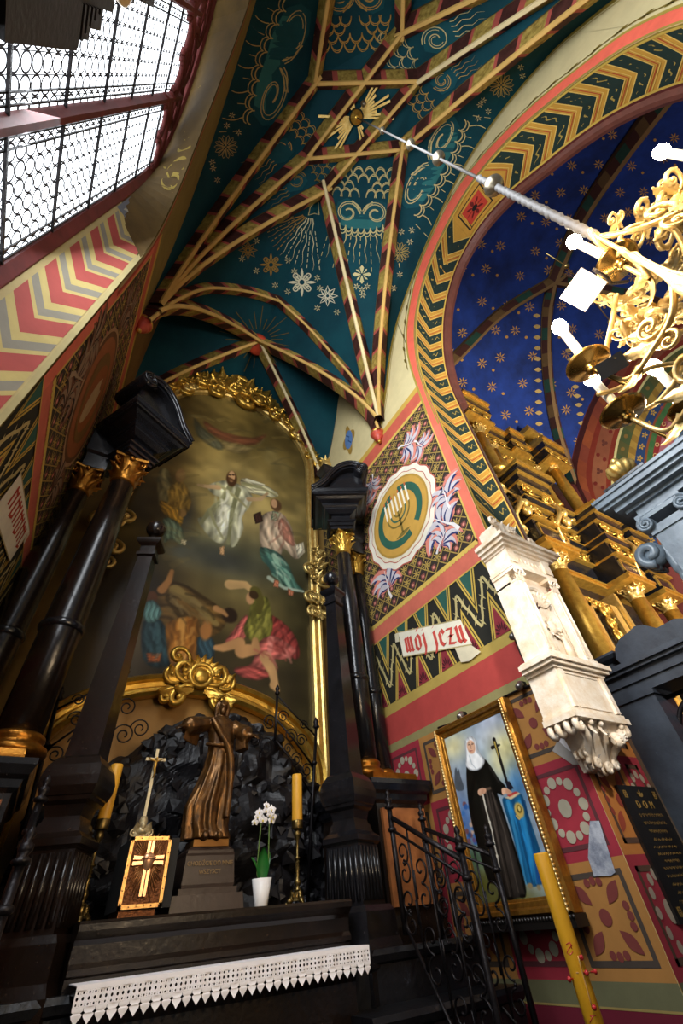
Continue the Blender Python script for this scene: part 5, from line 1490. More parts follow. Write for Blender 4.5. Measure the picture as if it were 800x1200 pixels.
# bottom block of the altar between obelisks
mb = MB(); mb.box(U(.16,1.035,ZF), U(.61,1.57,-.05)); mb.build('core', M['blkb'], at)
# ================================================================== THINGS ON THE ALTAR
def text_obj(txt, size, org, ux, uy, nrm, m, name, parent, depth=.002, align='CENTER', shear=0):
    cu = bpy.data.curves.new('t', 'FONT'); cu.body = txt; cu.size = size; cu.align_x = align; cu.shear = shear; cu.extrude = depth
    ob = bpy.data.objects.new('t', cu); C.objects.link(ob); bpy.context.view_layer.update()
    dg = bpy.context.evaluated_depsgraph_get(); me = bpy.data.meshes.new_from_object(ob.evaluated_get(dg)); bpy.data.objects.remove(ob)
    off = parent_loc(parent)
    for v in me.vertices: v.co = Vector(org)+ux*v.co.x+uy*v.co.y+nrm*v.co.z-off
    me.name = name; me.materials.clear(); me.materials.append(m); o = bpy.data.objects.new(name, me); C.objects.link(o); o.parent = parent
    return o
# ---- plinth of the statue
sx, sy = .362, 1.165
pt = thing('statue_plinth', U(sx, sy, .034), 'stepped brown stone plinth with an incised inscription under the bronze statue', 'plinth')
pbr = mat('brown_stone', '#3a2a22', .45, 0, .3, 7, bump=.12, bs=25)
c = U(sx, sy, 0)
mb = MB(); mb.rect(c.x, c.y, .30, .20, R_(0, [(0,.034),(-.003,.062)])); mb.rect(c.x, c.y, .24, .17, R_(0, [(0,.062),(0,.072)])); mb.build('step', pbr, pt)
mb = MB(); mb.rect(c.x, c.y, .215, .15, R_(0, [(0,.072),(.001,.078),(-.002,.124),(-.001,.128)])); mb.build('die', pbr, pt)
mb = MB(); mb.rect(c.x, c.y, .19, .135, R_(0, [(.002,.128),(.002,.133),(-.004,.138),(-.008,.14)])); mb.build('plinth_cap', pbr, pt)
gl = mat('dull_gilt_letters', '#8a6f48', .5, .3)
text_obj('CHODŹCIE DO MNIE', .041, U(sx, sy-.0385, .1075), EX, EZ, -EY, gl, 'inscription', pt)
text_obj('WSZYSCY', .041, U(sx, sy-.0388, .094), EX, EZ, -EY, gl, 'inscription', pt)
# ---- bronze statue
st = thing('bronze_statue', U(sx, sy, .14), 'bronze robed statue with arms spread wide on the inscribed plinth', 'statue')
mb = MB(); mb.rect(c.x, c.y, .155, .12, R_(0, [(0,.14),(0,.152),(-.004,.155)])); mb.build('base_block', mat('bronze_base', '#7d5420', .4, .6, .2, 12), st)
mb = MB()
rows = [(.154,-.004,.050,.042),(.165,-.006,.047,.040),(.18,-.010,.046,.036),(.215,-.010,.049,.034),(.25,-.002,.042,.031),(.295,.006,.034,.027),(.33,.008,.031,.025),(.36,.007,.032,.025),(.385,.004,.036,.025),(.400,.002,.036,.023),(.409,.0,.026,.018),(.416,-.001,.0135,.012),(.424,-.001,.011,.011)]
nseg = 72; vs = []
for k, (z, ox, hw, hd) in enumerate(rows):
    fold = max(0, min(1, (.40-z)/.2))
    for j in range(nseg):
        a = 2*PI*j/nseg
        f = 1+fold*(.13*math.sin(9*a+z*14)+.06*math.sin(17*a-z*9))
        vs.append(U(sx+ox+hw*f*math.cos(a), sy+hd*f*math.sin(a), z))
fs = [(k*nseg+j, k*nseg+(j+1) % nseg, (k+1)*nseg+(j+1) % nseg, (k+1)*nseg+j) for k in range(len(rows)-1) for j in range(nseg)]
fs.append(tuple(range(nseg))[::-1]); fs.append(tuple((len(rows)-1)*nseg+j for j in range(nseg)))
mb.add(vs, fs, 0, True)
# arms with wide sleeves and hands with five fingers
for sg, pts in ((-1, [(-.030,0,.396),(-.060,-.012,.386),(-.088,-.03,.376),(-.103,-.042,.370)]), (1, [(.030,0,.396),(.050,-.010,.380),(.062,-.03,.368),(.071,-.045,.362)])):
    P = [U(sx+a, sy+b, z) for a, b, z in pts]
    mb.tube(catmull(P, 5), [.072,.072,.074,.076,.078,.08,.082,.084,.086,.086,.084,.08,.06,.038,.03,.028], 14)
    # hanging sleeve
    m0, m1 = P[1], P[2]
    mb.hull8([m0+Vector((-.05,-.03,-.20)), m1+Vector((sg*.02-.03,-.03,-.13)), m1+Vector((sg*.02+.03,.03,-.13)), m0+Vector((.05,.03,-.20))], [m0+Vector((-.05,-.04,0)), m1+Vector((-.03,-.04,0)), m1+Vector((.03,.04,0)), m0+Vector((.05,.04,0))])
    w = P[-1]; d = (P[-1]-P[-2]).normalized()
    side = d.cross(EZ).normalized()
    mb.sphere(w+d*.03, (.035,.035,.022), 10)
    for q in range(4):
        o = side*(-.024+.016*q); L = (.055,.066,.062,.048)[q]
        mb.tube([w+d*.035+o, w+d*(.035+L*.55)+o*1.15-EZ*.004, w+d*(.035+L)+o*1.2-EZ*.016], [.0095,.0085,.006], 6)
    mb.tube([w+d*.015+side*sg*-.024, w+d*.04+side*sg*-.045+EZ*.006, w+d*.062+side*sg*-.05], [.010,.009,.006], 6)
# mantle over the shoulder, sash, feet
mb.tube(catmull([U(sx-.028,sy-.018,.404), U(sx-.008,sy-.029,.37), U(sx+.022,sy-.030,.325), U(sx+.030,sy-.032,.26), U(sx+.026,sy-.036,.19)], 6), [.03]*8+[.036]*10+[.03]*7, 8)
mb.tube(catmull([U(sx-.034,sy-.01,.345), U(sx-.01,sy-.028,.34), U(sx+.03,sy-.024,.343)], 6), .018, 6)
for sg in (-1, 1):
    mb.tube([U(sx-.004+sg*.014, sy-.03, .158), U(sx-.004+sg*.016, sy-.05, .157)], [.04,.025], 8)
# head, hair and beard, face
hc = U(sx-.001, sy-.004, .4385)
mb.sphere(hc, (.052,.060,.072), 18); mb.sphere(hc+Vector((0,.016,.012)), (.062,.062,.070), 16)
mb.sphere(hc+Vector((0,-.046,-.052)), (.030,.026,.036), 10); mb.tube([hc+Vector((0,-.060,.012)), hc+Vector((0,-.072,-.012)), hc+Vector((0,-.060,-.018))], [.008,.012,.010], 6)
for sg in (-1, 1):
    mb.tube([hc+Vector((sg*.04,-.01,.05)), hc+Vector((sg*.062,-.005,0)), hc+Vector((sg*.058,.0,-.06)), hc+Vector((sg*.062,-.01,-.11))], [.02,.026,.026,.015], 8)
    mb.tube([hc+Vector((sg*.012,-.058,.022)), hc+Vector((sg*.034,-.052,.022))], .008, 5); mb.sphere(hc+Vector((sg*.021,-.056,.012)), .008, 8)
mb.tube([hc+Vector((-.016,-.060,-.030)), hc+Vector((0,-.066,-.031)), hc+Vector((.016,-.060,-.030))], .006, 5)
body = mb.build('figure', M['bronze'], st)
md = body.modifiers.new('remesh', 'REMESH'); md.mode = 'VOXEL'; md.voxel_size = .0085; md.use_smooth_shade = True
# ---- tabernacle with gilded relief door
tb = thing('tabernacle', U(.232, 1.14, .034), 'dark box tabernacle with a copper relief door of a rayed cross', 'tabernacle')
mb = MB(); mb.box(U(.190,1.098,.046), U(.284,1.22,.150)); mb.build('body', M['dark'], tb)
rel = mat('copper_relief', '#7a4a26', .35, .7, 0, 40, '#4a2a16', .4, 60); rim = mat('pale_brass', '#d3a765', .35, .75, 0, 30, '#b98950', .1, 60)
mb = MB(); mb.box(U(.194,1.100,.0345), U(.258,1.19,.047)); mb.build('base', rel, tb)
dr = MB(); x0, x1, z0, z1, yd = .189, .266, .047, .152, 1.094
dr.box(U(x0,yd,z0), U(x1,yd+.004,z1)); door = dr.build('door', rel, tb)
mb = MB()
for a, b, c_, d in ((x0,x1,z0,z0+.006),(x0,x1,z1-.006,z1),(x0,x0+.006,z0,z1),(x1-.006,x1,z0,z1)): mb.box(U(a,yd-.004,c_), U(b,yd,d))
for k in range(6):
    for z in (z0+.003, z1-.003): mb.sphere(U(x0+.006+(x1-x0-.012)*k/5, yd-.005, z), .006, 6)
    for x in (x0+.003, x1-.003): mb.sphere(U(x, yd-.005, z0+.008+(z1-z0-.016)*k/5), .006, 6)
mb.build('door_rim', rim, door)
mb = MB(); cx, cz = (x0+x1)/2, z0+.068
p = U(cx, yd-.003, cz); 
for (a, b, c_, d) in ((-.006,.006,-.052,-.006),(-.005,.005,.006,.030)):
    for o in (-.0035,.0035): mb.box(U(cx+o-.0026,yd-.006,cz+c_), U(cx+o+.0026,yd,cz+d))
for sg in (-1, 1):
    for o in (-.0035,.0035): mb.hull8([U(cx+sg*.006,yd-.006,cz+o-.0022),U(cx+sg*.028,yd-.006,cz+o*1.25-.003),U(cx+sg*.028,yd,cz+o*1.25-.003),U(cx+sg*.006,yd,cz+o-.0022)],[U(cx+sg*.006,yd-.006,cz+o+.0022),U(cx+sg*.028,yd-.006,cz+o*1.25+.003),U(cx+sg*.028,yd,cz+o*1.25+.003),U(cx+sg*.006,yd,cz+o+.0022)])
mb.lathe([(.004,-.075),(.03,-.05),(.045,-.01),(.045,.02),(.03,.042),(.006,.048)], U(cx,yd-.004,cz), 14, sy=.5); 
mb.tube(spiral(U(cx,yd-.008,cz+.003), EX, EZ*.0+EY*-.5, .046, .046, 0, PI*2, 20), .007, 5)
mb.build('cross_relief', mat('rose_gold', '#d9a57c', .32, .75), door)
mb = MB()
for k in range(60):
    a = 2*PI*k/60+.05; d = EX*math.cos(a)+EZ*math.sin(a); L = min(.135/abs(math.cos(a)+1e-6), .2 if math.sin(a) > 0 else .26)*.86
    mb.tube([p+d*.05, p+d*max(.07, L*(.75+.25*((k*7) % 5)/4))], [.005,.0025], 4)
mb.build('ray_relief', mat('relief_highlight', '#a8703f', .35, .75), door)
# ---- crucifix on the tabernacle
cr = thing('crucifix', U(.212, 1.12, .151), 'pale crucifix on a sculpted silver foot standing on the tabernacle', 'crucifix')
sil = mat('old_silver', '#cdbb93', .4, .45, 0, 30, '#a08f68', .2, 50); bone = mat('ivory_wood', '#e2cfa4', .5, 0, .15, 12)
x = .2115; b = U(x, 1.13, .151)
mb = MB(); mb.rect(b.x, b.y, .072, .05, [(0, b.z),(0,b.z+.014),(-.012,b.z+.03),(-.03,b.z+.06)])
mb.lathe([(.05,.04),(.045,.07),(.03,.10),(.035,.13),(.022,.16)], b, 14)
for sg in (-1, 1):
    leaf(mb, b+Vector((sg*.03,-.03,.03)), EZ+EX*sg*.3, -EY, .10, .06, .4); scroll(mb, b+Vector((sg*.03,-.02,.06)), EX*sg, EZ, .06, -1, .14)
mb.sphere(b+Vector((0,-.035,.09)), (.02,.018,.028), 8); mb.build('foot', sil, cr)
mb = MB(); zt_ = uz(.318)
mb.box((b.x-.012,b.y-.009,b.z+.15), (b.x+.012,b.y+.009,zt_)); zc_ = uz(.297); mb.box((b.x-.085,b.y-.009,zc_-.012), (b.x+.085,b.y+.009,zc_+.012)); mb.build('cross', bone, cr)
mb = MB(); q = Vector((b.x, b.y-.02, zc_))
mb.tube([q+Vector((-.068,0,.008)), q+Vector((-.03,-.006,-.012)), q+Vector((0,-.008,-.022)), q+Vector((.03,-.006,-.012)), q+Vector((.068,0,.008))], [.0045,.007,.011,.007,.0045], 7)
mb.tube([q+Vector((0,-.008,-.018)), q+Vector((.002,-.01,-.05)), q+Vector((-.002,-.008,-.075)), q+Vector((.006,-.014,-.11)), q+Vector((0,-.006,-.15))], [.013,.013,.013,.009,.005], 8)
mb.sphere(q+Vector((.004,-.014,.002)), (.010,.011,.013), 8); mb.build('corpus', mat('gilt_corpus', '#cf9f45', .35, .8), cr)
# ---- candlesticks and candles
def candlestick(x, y, z0, zt_, r, lab, clab, m):
    t = thing('candlestick', U(x, y, z0), lab, 'candlestick', 'candlesticks on the altar shelf'); c = U(x, y, z0); h = (zt_-z0)*S
    mb = MB(); 
    for k in range(3):
        a = -PI/2+k*2*PI/3; d = EX*math.cos(a)+EY*math.sin(a)
        mb.tube(catmull([c+d*.045+EZ*h*.17, c+d*.05+EZ*h*.10, c+d*.075+EZ*.03, c+d*.10+EZ*.014], 4), [.022]*8+[.026,.022,.018,.012,.01], 6); mb.sphere(c+d*.10+EZ*.014, .014, 8)
        leaf(mb, c+d*.05+EZ*.03, EZ, d, h*.15, .07, .2)
    mb.lathe([(.06,.03),(.055,h*.06),(.035,h*.13),(.022,h*.17)], c, 9, 0, False); mb.build('tripod_foot', m, t)
    mb = MB(); pr = [(.018,.16),(.034,.19),(.034,.20),(.014,.22),(.024,.25),(.03,.29),(.024,.33),(.014,.35),(.018,.37),(.014,.40),(.013,.58),(.028,.60),(.028,.61),(.013,.63),(.012,.80),(.018,.86),(.026,.90),(.034,.93),(.030,.96),(.026,1.0)]
    mb.lathe([(a, b*h) for a, b in pr], c, 16)
    for k in range(24):
        zz = .41+.16*k/24; mb.sphere(c+Vector((.014*math.cos(k*1.1), .014*math.sin(k*1.1), zz*h)), .006, 6)
    mb.build('stem', m, t)
    return t
candlestick(.577, 1.15, .034, .170, 1, 'old brass candlestick at the right end of the altar shelf', '', M['brass'])
def candle(x, y, z0, z1, r, lab):
    t = thing('altar_candle', U(x, y, z0), lab, 'candle', 'yellow candles on the altar shelf'); c = U(x, y, z0); h = (z1-z0)*S
    mb = MB(); mb.lathe([(r*.97,0),(r,.01),(r,h-.012),(r*.9,h),(r*.3,h-.006)], c, 24); mb.build('wax', M['wax'], t)
    mb = MB(); mb.lathe([(r*1.0,-.03),(r*1.04,-.026),(r*1.04,.035),(r*1.0,.04)], c, 20); mb.build('brass_socket', M['brass'], t)
    mb = MB(); mb.tube([c+EZ*(h-.008), c+EZ*(h+.012)+EX*.002], .0025, 5); mb.build('wick', M['dark'], t)
candle(.577, 1.15, .179, .288, .052, 'yellow candle on the brass candlestick beside the orchid')
candlestick(.137, 1.15, .034, .170, 1, 'brass candlestick half hidden behind the left obelisk', '', M['brass'])
candle(.137, 1.15, .179, .288, .050, 'yellow candle half hidden behind the left obelisk')
# ---- orchid
oc_ = thing('potted_orchid', U(.477, 1.12, .034), 'white orchid in a tapering white pot on the altar shelf', 'plant')
c = U(.4765, 1.12, .034); ph = (.081-.034)*S
mb = MB(); mb.lathe([(.050,0),(.053,.006),(.084,ph),(.080,ph),(.076,ph-.02),(.02,ph-.022)], c, 28); mb.build('pot', mat('white_ceramic', '#eeebe8', .35, 0, .05, 8), oc_)
gr = mat('orchid_leaf', '#1f6a24', .4, 0, .35, 8); sg_ = mat('orchid_stem', '#5d7a38', .5)
for (dx, dy, L, W_, cu_) in ((-.10,-.35,.235,.10,.18),(.30,.1,.20,.09,.5),(-.45,.2,.17,.08,.7)):
    mb = MB(); d = Vector((dx*.25, dy*.25, 1)).normalized(); n = Vector((dx, dy, 0)).normalized()
    def fn(u, v): 
        xx = (u-.5)*2; w = W_*.5*math.sin(PI*min(1, .12+v*.9))**.7
        s_ = d.cross(n).normalized(); return c+EZ*(ph-.02)+d*L*v+s_*xx*w+n*(cu_*L*v*v*.5-.018*(1-xx*xx)+.02)
    mb.grid(fn, 6, 10); mb.grid(lambda u, v: fn(1-u, v)+n*.003, 6, 10); mb.build('leaf', gr, oc_)
rnd = random.Random(4); fl = mat('orchid_petal', '#f3f0f2', .55, 0, .05, 20, spec=.3); lip = mat('orchid_lip', '#d8c24a', .5)
def blossom(p, r, nrm):
    mb = MB(); up = (EZ-nrm*nrm.z).normalized(); sd = up.cross(nrm)
    for k, (a, L, w) in enumerate(((PI/2,1,.62),(PI*1.2,.95,.55),(PI*1.8,.95,.55),(.12,1.05,1.05),(PI-.12,1.05,1.05))):
        d = sd*math.cos(a)+up*math.sin(a); s_ = nrm.cross(d)
        mb.grid(lambda u, v: p+d*r*L*v+s_*r*w*(u-.5)*math.sin(PI*min(1,.1+.86*v))+nrm*r*(.18*math.sin(v*2.6)-.25*(u-.5)**2+.03*k), 4, 6)
    o = mb.build('flower', fl, oc_)
    mb = MB(); mb.sphere(p+nrm*r*.2-up*r*.15, (r*.2,r*.2,r*.25), 8); mb.build('lip', lip, o)
for sgx, z1, pts in ((-1,.187,[(-.022,.188),(-.016,.197),(-.028,.178),(-.010,.182)]),(1,.208,[(.000,.211),(.013,.203),(.017,.189),(.008,.192),(-.002,.200),(.014,.182)])):
    base = c+EZ*(ph-.01)+EX*sgx*.03
    P = [base, c+Vector((sgx*.05,-.005,.25)), c+Vector((sgx*.045,-.02,.45)), Vector((U(.477+sgx*.010,1.115,z1-.01)))]
    mb = MB(); mb.tube(catmull(P, 6), .006, 6); mb.build('stem', sg_, oc_)
    for dx, z in pts:
        n = Vector((rnd.uniform(-.5,.3), -1, rnd.uniform(-.35,.2))).normalized(); blossom(U(.477+dx, 1.108+rnd.uniform(-.006,.006), z), rnd.uniform(.032,.042), n)
# ---- iron work
def rail_panel(name, label, A, B, zA, zB, zl, posts=True, n=4, second=None, group='wrought iron railings by the steps'):
    t = thing(name, A+EZ*0, label, 'railing', group); t.location = Vector((A.x, A.y, H+S*ZF)); 
    d = (B-A); L = d.length; d = d.normalized()
    def at(s, z): return Vector((A.x+d.x*L*s, A.y+d.y*L*s, z))
    top = lambda s: zA+(zB-zA)*s
    for k, s in enumerate((0, 1)):
        mb = MB(); zt_ = top(s)+.06; bx = at(s, 0)
        mb.tube([at(s, zl(s)), at(s, zt_)], .024, 8)
        mb.lathe([(.024,0),(.045,.01),(.045,.025),(.02,.04),(.034,.06),(.034,.085),(.012,.10),(.026,.125),(.02,.145),(.004,.165)], at(s, zt_), 12)
        mb.lathe([(.024,0),(.04,.01),(.04,.03),(.024,.04)], at(s, zt_-.18), 12)
        mb.build('post', M['iron'], t)
    mb = MB(); mb.tube([at(0, top(0)), at(1, top(1))], .022, 6, flat=.6); mb.build('handrail', M['iron'], t)
    mb = MB(); mb.tube([at(0, top(0)-.10), at(1, top(1)-.10)], .012, 6); mb.tube([at(0, zl(0)+.08), at(1, zl(1)+.08)], .014, 6); mb.build('rail', M['iron'], t)
    mb = MB()
    for k in range(1, n+1):
        s = k/(n+1); mb.tube([at(s, zl(s)+.08), at(s, top(s))], .010, 6)
    mb.build('baluster', M['iron'], t)
    mb = MB()
    for k in range(n+1):
        s = (k+.5)/(n+1); w = L/(n+1)*.42
        z1, z0 = top(s)-.14, zl(s)+.12; hh = z1-z0
        for q in range(max(2, int(hh/.32))):
            zc_ = z0+hh*(q+.5)/max(2, int(hh/.32)); hz = hh/max(2, int(hh/.32))*.5; sg = 1 if q % 2 else -1
            for r in (-1, 1):
                pts = spiral(at(s, zc_+r*hz*.45), d*sg, EZ*r, w, w*.2, -PI/2, PI*1.7, 18); mb.tube(pts, .0085, 5)
            mb.tube([at(s, zc_)+d*-sg*w+EZ*hz*.45, at(s, zc_)+d*-sg*w*1.05, at(s, zc_)+d*-sg*w-EZ*hz*.45], .0085, 5)
            mb.sphere(at(s, zc_), .014, 6)
    mb.build('scrollwork', M['iron'], t)
    return t
a, b = U(.752, 1.0, 0), U(.752, .785, 0)
rail_panel('stair_railing', 'wrought iron stair railing in front of the black steps beside the saint portrait', a, b, uz(.172), uz(.066), lambda s: uz(-.03-.30*s), n=3)
a, b = U(.93, 1.02, 0), U(.80, .80, 0)
rail_panel('stair_railing', 'second wrought iron railing close to the painted dado behind the first', U(.90,1.06,0), U(.915,.86,0), uz(.158), uz(.08), lambda s: uz(-.06-.16*s), n=3)
rail_panel('stair_railing', 'wrought iron railing at the picture edge beside the shadowed left pedestal', U(.012,1.0,0), U(.012,.785,0), uz(.172), uz(.066), lambda s: uz(-.03-.30*s), n=3)
# tall iron brackets flanking the niche
def bracket(sg, label):
    t = thing('iron_bracket', U(.66 if sg > 0 else .12, 1.42, .03), label, 'bracket', 'iron brackets beside the niche')
    X0 = XC; fx = lambda x: XC+sg*(x-XC)
    z = lambda v: v
    mb = MB(); Y = 1.42
    mb.tube([U(fx(.742),Y,.04), U(fx(.79),Y,.50)], .022, 7); mb.lathe([(.02,0),(.05,.03),(.03,.07),(.04,.10),(.01,.16)], U(fx(.79),Y,.50), 10)
    mb.lathe([(.02,-.06),(.045,-.03),(.02,0)], U(fx(.778),Y,.40), 10); mb.build('upright', M['iron'], t)
    mb = MB(); mb.tube([U(fx(.632),Y,.45), U(fx(.636),Y,.60)], .018, 6); mb.lathe([(.02,0),(.04,.03),(.02,.06),(.035,.09),(.01,.15)], U(fx(.636),Y,.60), 10); mb.build('upright', M['iron'], t)
    mb = MB(); mb.tube([U(fx(.636),Y,.60), U(fx(.70),Y,.545), U(fx(.79),Y,.475)], .012, 6); mb.tube([U(fx(.634),Y,.52), U(fx(.70),Y,.46), U(fx(.775),Y,.38)], .012, 6)
    mb.tube([U(fx(.632),Y,.455), U(fx(.69),Y,.40), U(fx(.765),Y,.30)], .012, 6); mb.build('rail', M['iron'], t)
    mb = MB()
    for (x, zz, r) in ((.61,.505,.10),(.60,.43,.11),(.66,.53,.08),(.69,.47,.09),(.73,.46,.08),(.71,.40,.08),(.75,.37,.08),(.56,.45,.10),(.68,.43,.06),(.74,.51,.06)):
        mb.tube(spiral(U(fx(x),Y,zz), EX*sg, EZ, r*1.1, r*.2, 0, 3.3*PI, 26), .0085, 5)
    mb.build('scrollwork', M['iron'], t)
bracket(1, 'tall scrolled iron bracket beside the yellow candle and brass candlestick')
bracket(-1, 'scrolled iron bracket mostly hidden behind the left obelisk')

# ================================================================== PORTRAIT OF A NUN ON THE RIGHT WALL
def wR(px, py): w = onX(px, py, XR-.03); return (w.y/S, (w.z-H)/S)
def n4(x, y): return (500+x/4, 800+y/4)
y1, y0, z0, z1 = 1.002, .742, -.028, .378       # left (far), right (near), bottom, top in the picture's plane
XPp = XR-.022
nun = thing('saint_portrait', U(XPp, (y0+y1)/2, z0), 'framed painting of a nun in black habit and white veil beside a blue draped table', 'painting')
iy1, iy0, iz0, iz1 = .990-.0, .760, .002, .362
def pN(x, y): d = onX(*n4(x, y), XPp); return (d.y/S, (d.z-H)/S)
Rn = Raster(iy0, iy1, iz0, iz1, 170, 280); Rn.blend(np.ones_like(Rn.U), '#8fa0b0')
NP = lambda L, col, soft=.0025, al=1.: Rn.poly([pN(*p) for p in L], col, soft, al, .5 if len(L) > 8 else 0)
NS = lambda L, w, col, al=1.: Rn.stroke([pN(*p) for p in L], w, col, .0015, al)
def NE(x, y, rx, ry, col, soft=.3, al=1.):
    c = pN(x, y); e = pN(x+rx, y); f = pN(x, y-ry); Rn.ell(c[0], c[1], abs(e[0]-c[0])+1e-4, abs(f[1]-c[1])+1e-4, col, soft, al)
def NG(x, y, rx, ry, col, al=1.):
    c = pN(x, y); e = pN(x+rx, y); f = pN(x, y-ry); Rn.glow(c[0], c[1], abs(e[0]-c[0])+1e-4, abs(f[1]-c[1])+1e-4, col, al)
NG(130,300,70,70,'#d9cf9a',.9); NG(330,230,120,60,'#c9cdd6',.8); NG(380,300,80,90,'#d8cd8c',.9); NG(350,380,60,80,'#cfc793',.8); NG(430,480,50,90,'#3f7fb8',.8); NG(300,170,90,35,'#b7bdd0',.7); NG(150,480,40,90,'#8a94a6',.8)
NG(190,640,35,120,'#4a6ea8',.9); NG(260,950,120,120,'#5c5a24',1.); NG(400,1020,160,70,'#6a6428',1.); NG(230,820,40,60,'#3f5a3a',.9)
Rn.noise(.03, .12, 7)
NP([(135,420),(142,398),(150,420),(155,405),(163,440),(180,500),(140,500)], '#4b545e'); 
rr = random.Random(2)
for k in range(34):
    x, y = rr.uniform(170,235), rr.uniform(530,760); NE(x, y, 9, 13, rr.choice(['#2f5fa8','#3f74b8','#c7a68f','#6b4f7a','#7a4a4a','#284c86']), .6, .9)
# table cloth
NP([(358,548),(400,545),(445,520),(470,585),(505,690),(540,800),(552,905),(540,945),(480,950),(440,840),(400,690)], '#1f6a9c')
for (a, b, c_) in ((385,470,'#3f92c4'),(410,500,'#123f66'),(440,520,'#2f86bc'),(460,540,'#123f6a')): NS([(a,560),((a+b)/2,740),(b,940)], .010, c_, .7)
NP([(505,790),(548,800),(550,930),(520,945)], '#1f4f8f', .004, .8)
NP([(372,540),(430,512),(444,520),(400,548)], '#c7b48e'); NP([(380,528),(420,510),(432,515),(392,536)], '#b3322c')
NE(438,598,22,38,'#c0a050',.4); NE(438,592,12,20,'#5a4a20',.4); NE(438,590,6,12,'#d2bb6c',.4); NS([(425,625),(438,640),(452,622)], .004, '#c0a050')
# crucifix held upright
NS([(320,268),(350,365),(380,468),(398,500)], .011, '#1d1a18'); NS([(311,305),(346,292)], .009, '#1d1a18'); NS([(322,280),(334,320),(342,352)], .005, '#b29a4a'); NP([(372,465),(392,462),(412,495),(385,505)], '#1a1a24')
# habit
NP([(190,398),(206,410),(236,412),(262,396),(275,360),(298,384),(322,418),(345,455),(378,492),(362,528),(336,520),(352,566),(392,690),(432,812),(468,950),(466,1004),(425,1004),(400,1018),(362,1006),(328,950),(300,936),(276,880),(245,770),(212,640),(195,520)], '#14130f', .003)
NP([(252,500),(300,492),(318,520),(345,580),(388,700),(426,830),(458,960),(460,1000),(395,1015),(356,985),(330,860),(292,690),(262,580)], '#37302b', .004)
for (a, b, c_, d) in ((275,500,345,980),(290,500,380,1000),(305,500,410,1000),(262,520,322,880)): NS([(a,b),((a+c_)/2-4,(b+d)/2),(c_,d)], .006, '#1c1815', .8)
NS([(283,510),(335,720),(395,1000)], .006, '#5a5048', .7); NS([(312,520),(370,700),(435,980)], .006, '#544a42', .7); NS([(230,430),(210,560),(250,760),(300,920)], .012, '#0a0a09', .8)
NS([(300,395),(345,470)], .008, '#2b2926', .8); NP([(245,505),(305,488),(307,500),(250,520)], '#5a4a3c'); 
# veil and wimple
NP([(182,290),(188,266),(206,252),(224,256),(238,280),(247,316),(262,342),(276,358),(270,388),(250,406),(226,413),(204,407),(188,388),(188,350)], '#e6e8ec', .003)
NP([(200,335),(232,330),(262,352),(262,388),(236,408),(208,402),(192,380)], '#f5f6f6', .004); NS([(236,285),(240,320),(256,348)], .004, '#a9b2bc', .8); NS([(205,345),(215,380),(235,404)], .004, '#bcc4cc', .8)
NE(212,302,20,34,'#d3a184',.25); NE(210,296,17,26,'#e0b395',.4); NS([(200,292),(206,290)], .003, '#4a3428'); NS([(216,289),(223,287)], .003, '#4a3428'); NS([(211,292),(210,308),(214,310)], .0025, '#b0785e'); NS([(206,321),(219,319)], .0028, '#a04f48'); NS([(199,284),(206,282)], .002, '#8a6a54'); NS([(215,281),(223,279)], .002, '#8a6a54')
# hands
NP([(245,505),(262,494),(280,498),(282,512),(272,522),(258,530),(246,524)], '#d9ab8c', .002); 
for k in range(4): NS([(262,500+6*k),(283,497+7*k)], .0028, '#b98468', .7)
NP([(358,496),(376,494),(398,508),(404,516),(392,524),(376,520),(362,526),(356,512)], '#d9ab8c', .002)
for k in range(4): NS([(376,500+5*k),(401,512+4*k)], .0024, '#b98468', .7)
# rope girdle
NS([(268,528),(282,590),(298,650),(312,700),(320,750),(335,810),(348,876)], .0055, '#cfc8b8'); 
for (x, y) in ((320,750),(335,812),(300,655),(347,872)): NE(x, y, 5, 9, '#ddd6c4', .4)
NE(398,1012,14,9,'#100d0a'); NE(455,1000,14,9,'#100d0a'); NE(490,952,12,14,'#8a7a5a',.5); NE(530,960,9,14,'#8a7a5a',.5)
Rn.noise(.012, .06, 9)
Rn.build('canvas', lambda u, v: U(XPp-.004, u, v), nun, gloss=.3)
mb = MB()
NX = Vector((-1,0,0))
def bar(a, b, w_in, out, prof): pass
def frame_rect(mb, ya, yb, za, zb, prof):           # prof: (outward, forward) closed section; corners mitred
    cs = [(ya,za,-1,-1),(yb,za,1,-1),(yb,zb,1,1),(ya,zb,-1,1)]; n = len(prof); vs = []
    for (y, z, sy_, sz_) in cs:
        for o, f in prof: vs.append(U(XPp, y, z)+Vector((-f, sy_*o, sz_*o)))
    fs = []
    for i in range(4):
        for k in range(n):
            a, b = i*n+k, i*n+(k+1) % n; j = (i+1) % 4; fs.append((a, j*n+k, j*n+(k+1) % n, b))
    mb.add(vs, fs)
frame_rect(mb, iy0, iy1, iz0, iz1, [(-.012,-.05),(-.012,.022),(.006,.028),(.012,.034),(.045,.038),(.058,.07),(.085,.075),(.10,.05),(.10,-.05)])
mb.build('frame', mat('frame_gilt', '#c08a35', .34, .8, 0, 14, '#93642a', .15, 50), nun)
for y in (iy0-.0155, iy1+.0155):
    mb = MB(); z = iz0-.02
    while z < iz1+.02: mb.sphere(U(XPp, y, z)+Vector((-.076,0,0)), (.016,.012,.018), 6); z += .0075
    mb.build('bead_moulding', mat('bead_gilt', '#e4c88a', .35, .7), nun)
mb = MB(); mb.box(U(XPp,iy0-.03,iz0-.045)+Vector((-.10,0,0)), U(XPp,iy1+.03,iz0-.026)+Vector((.05,0,0)))
y = iy0-.028
while y < iy1+.028: mb.sphere(U(XPp,y,iz0-.030)+Vector((-.10,0,0)), (.012,.017,.018), 6); y += .008
mb.build('ledge', mat('black_ledge', '#15110f', .4), nun)
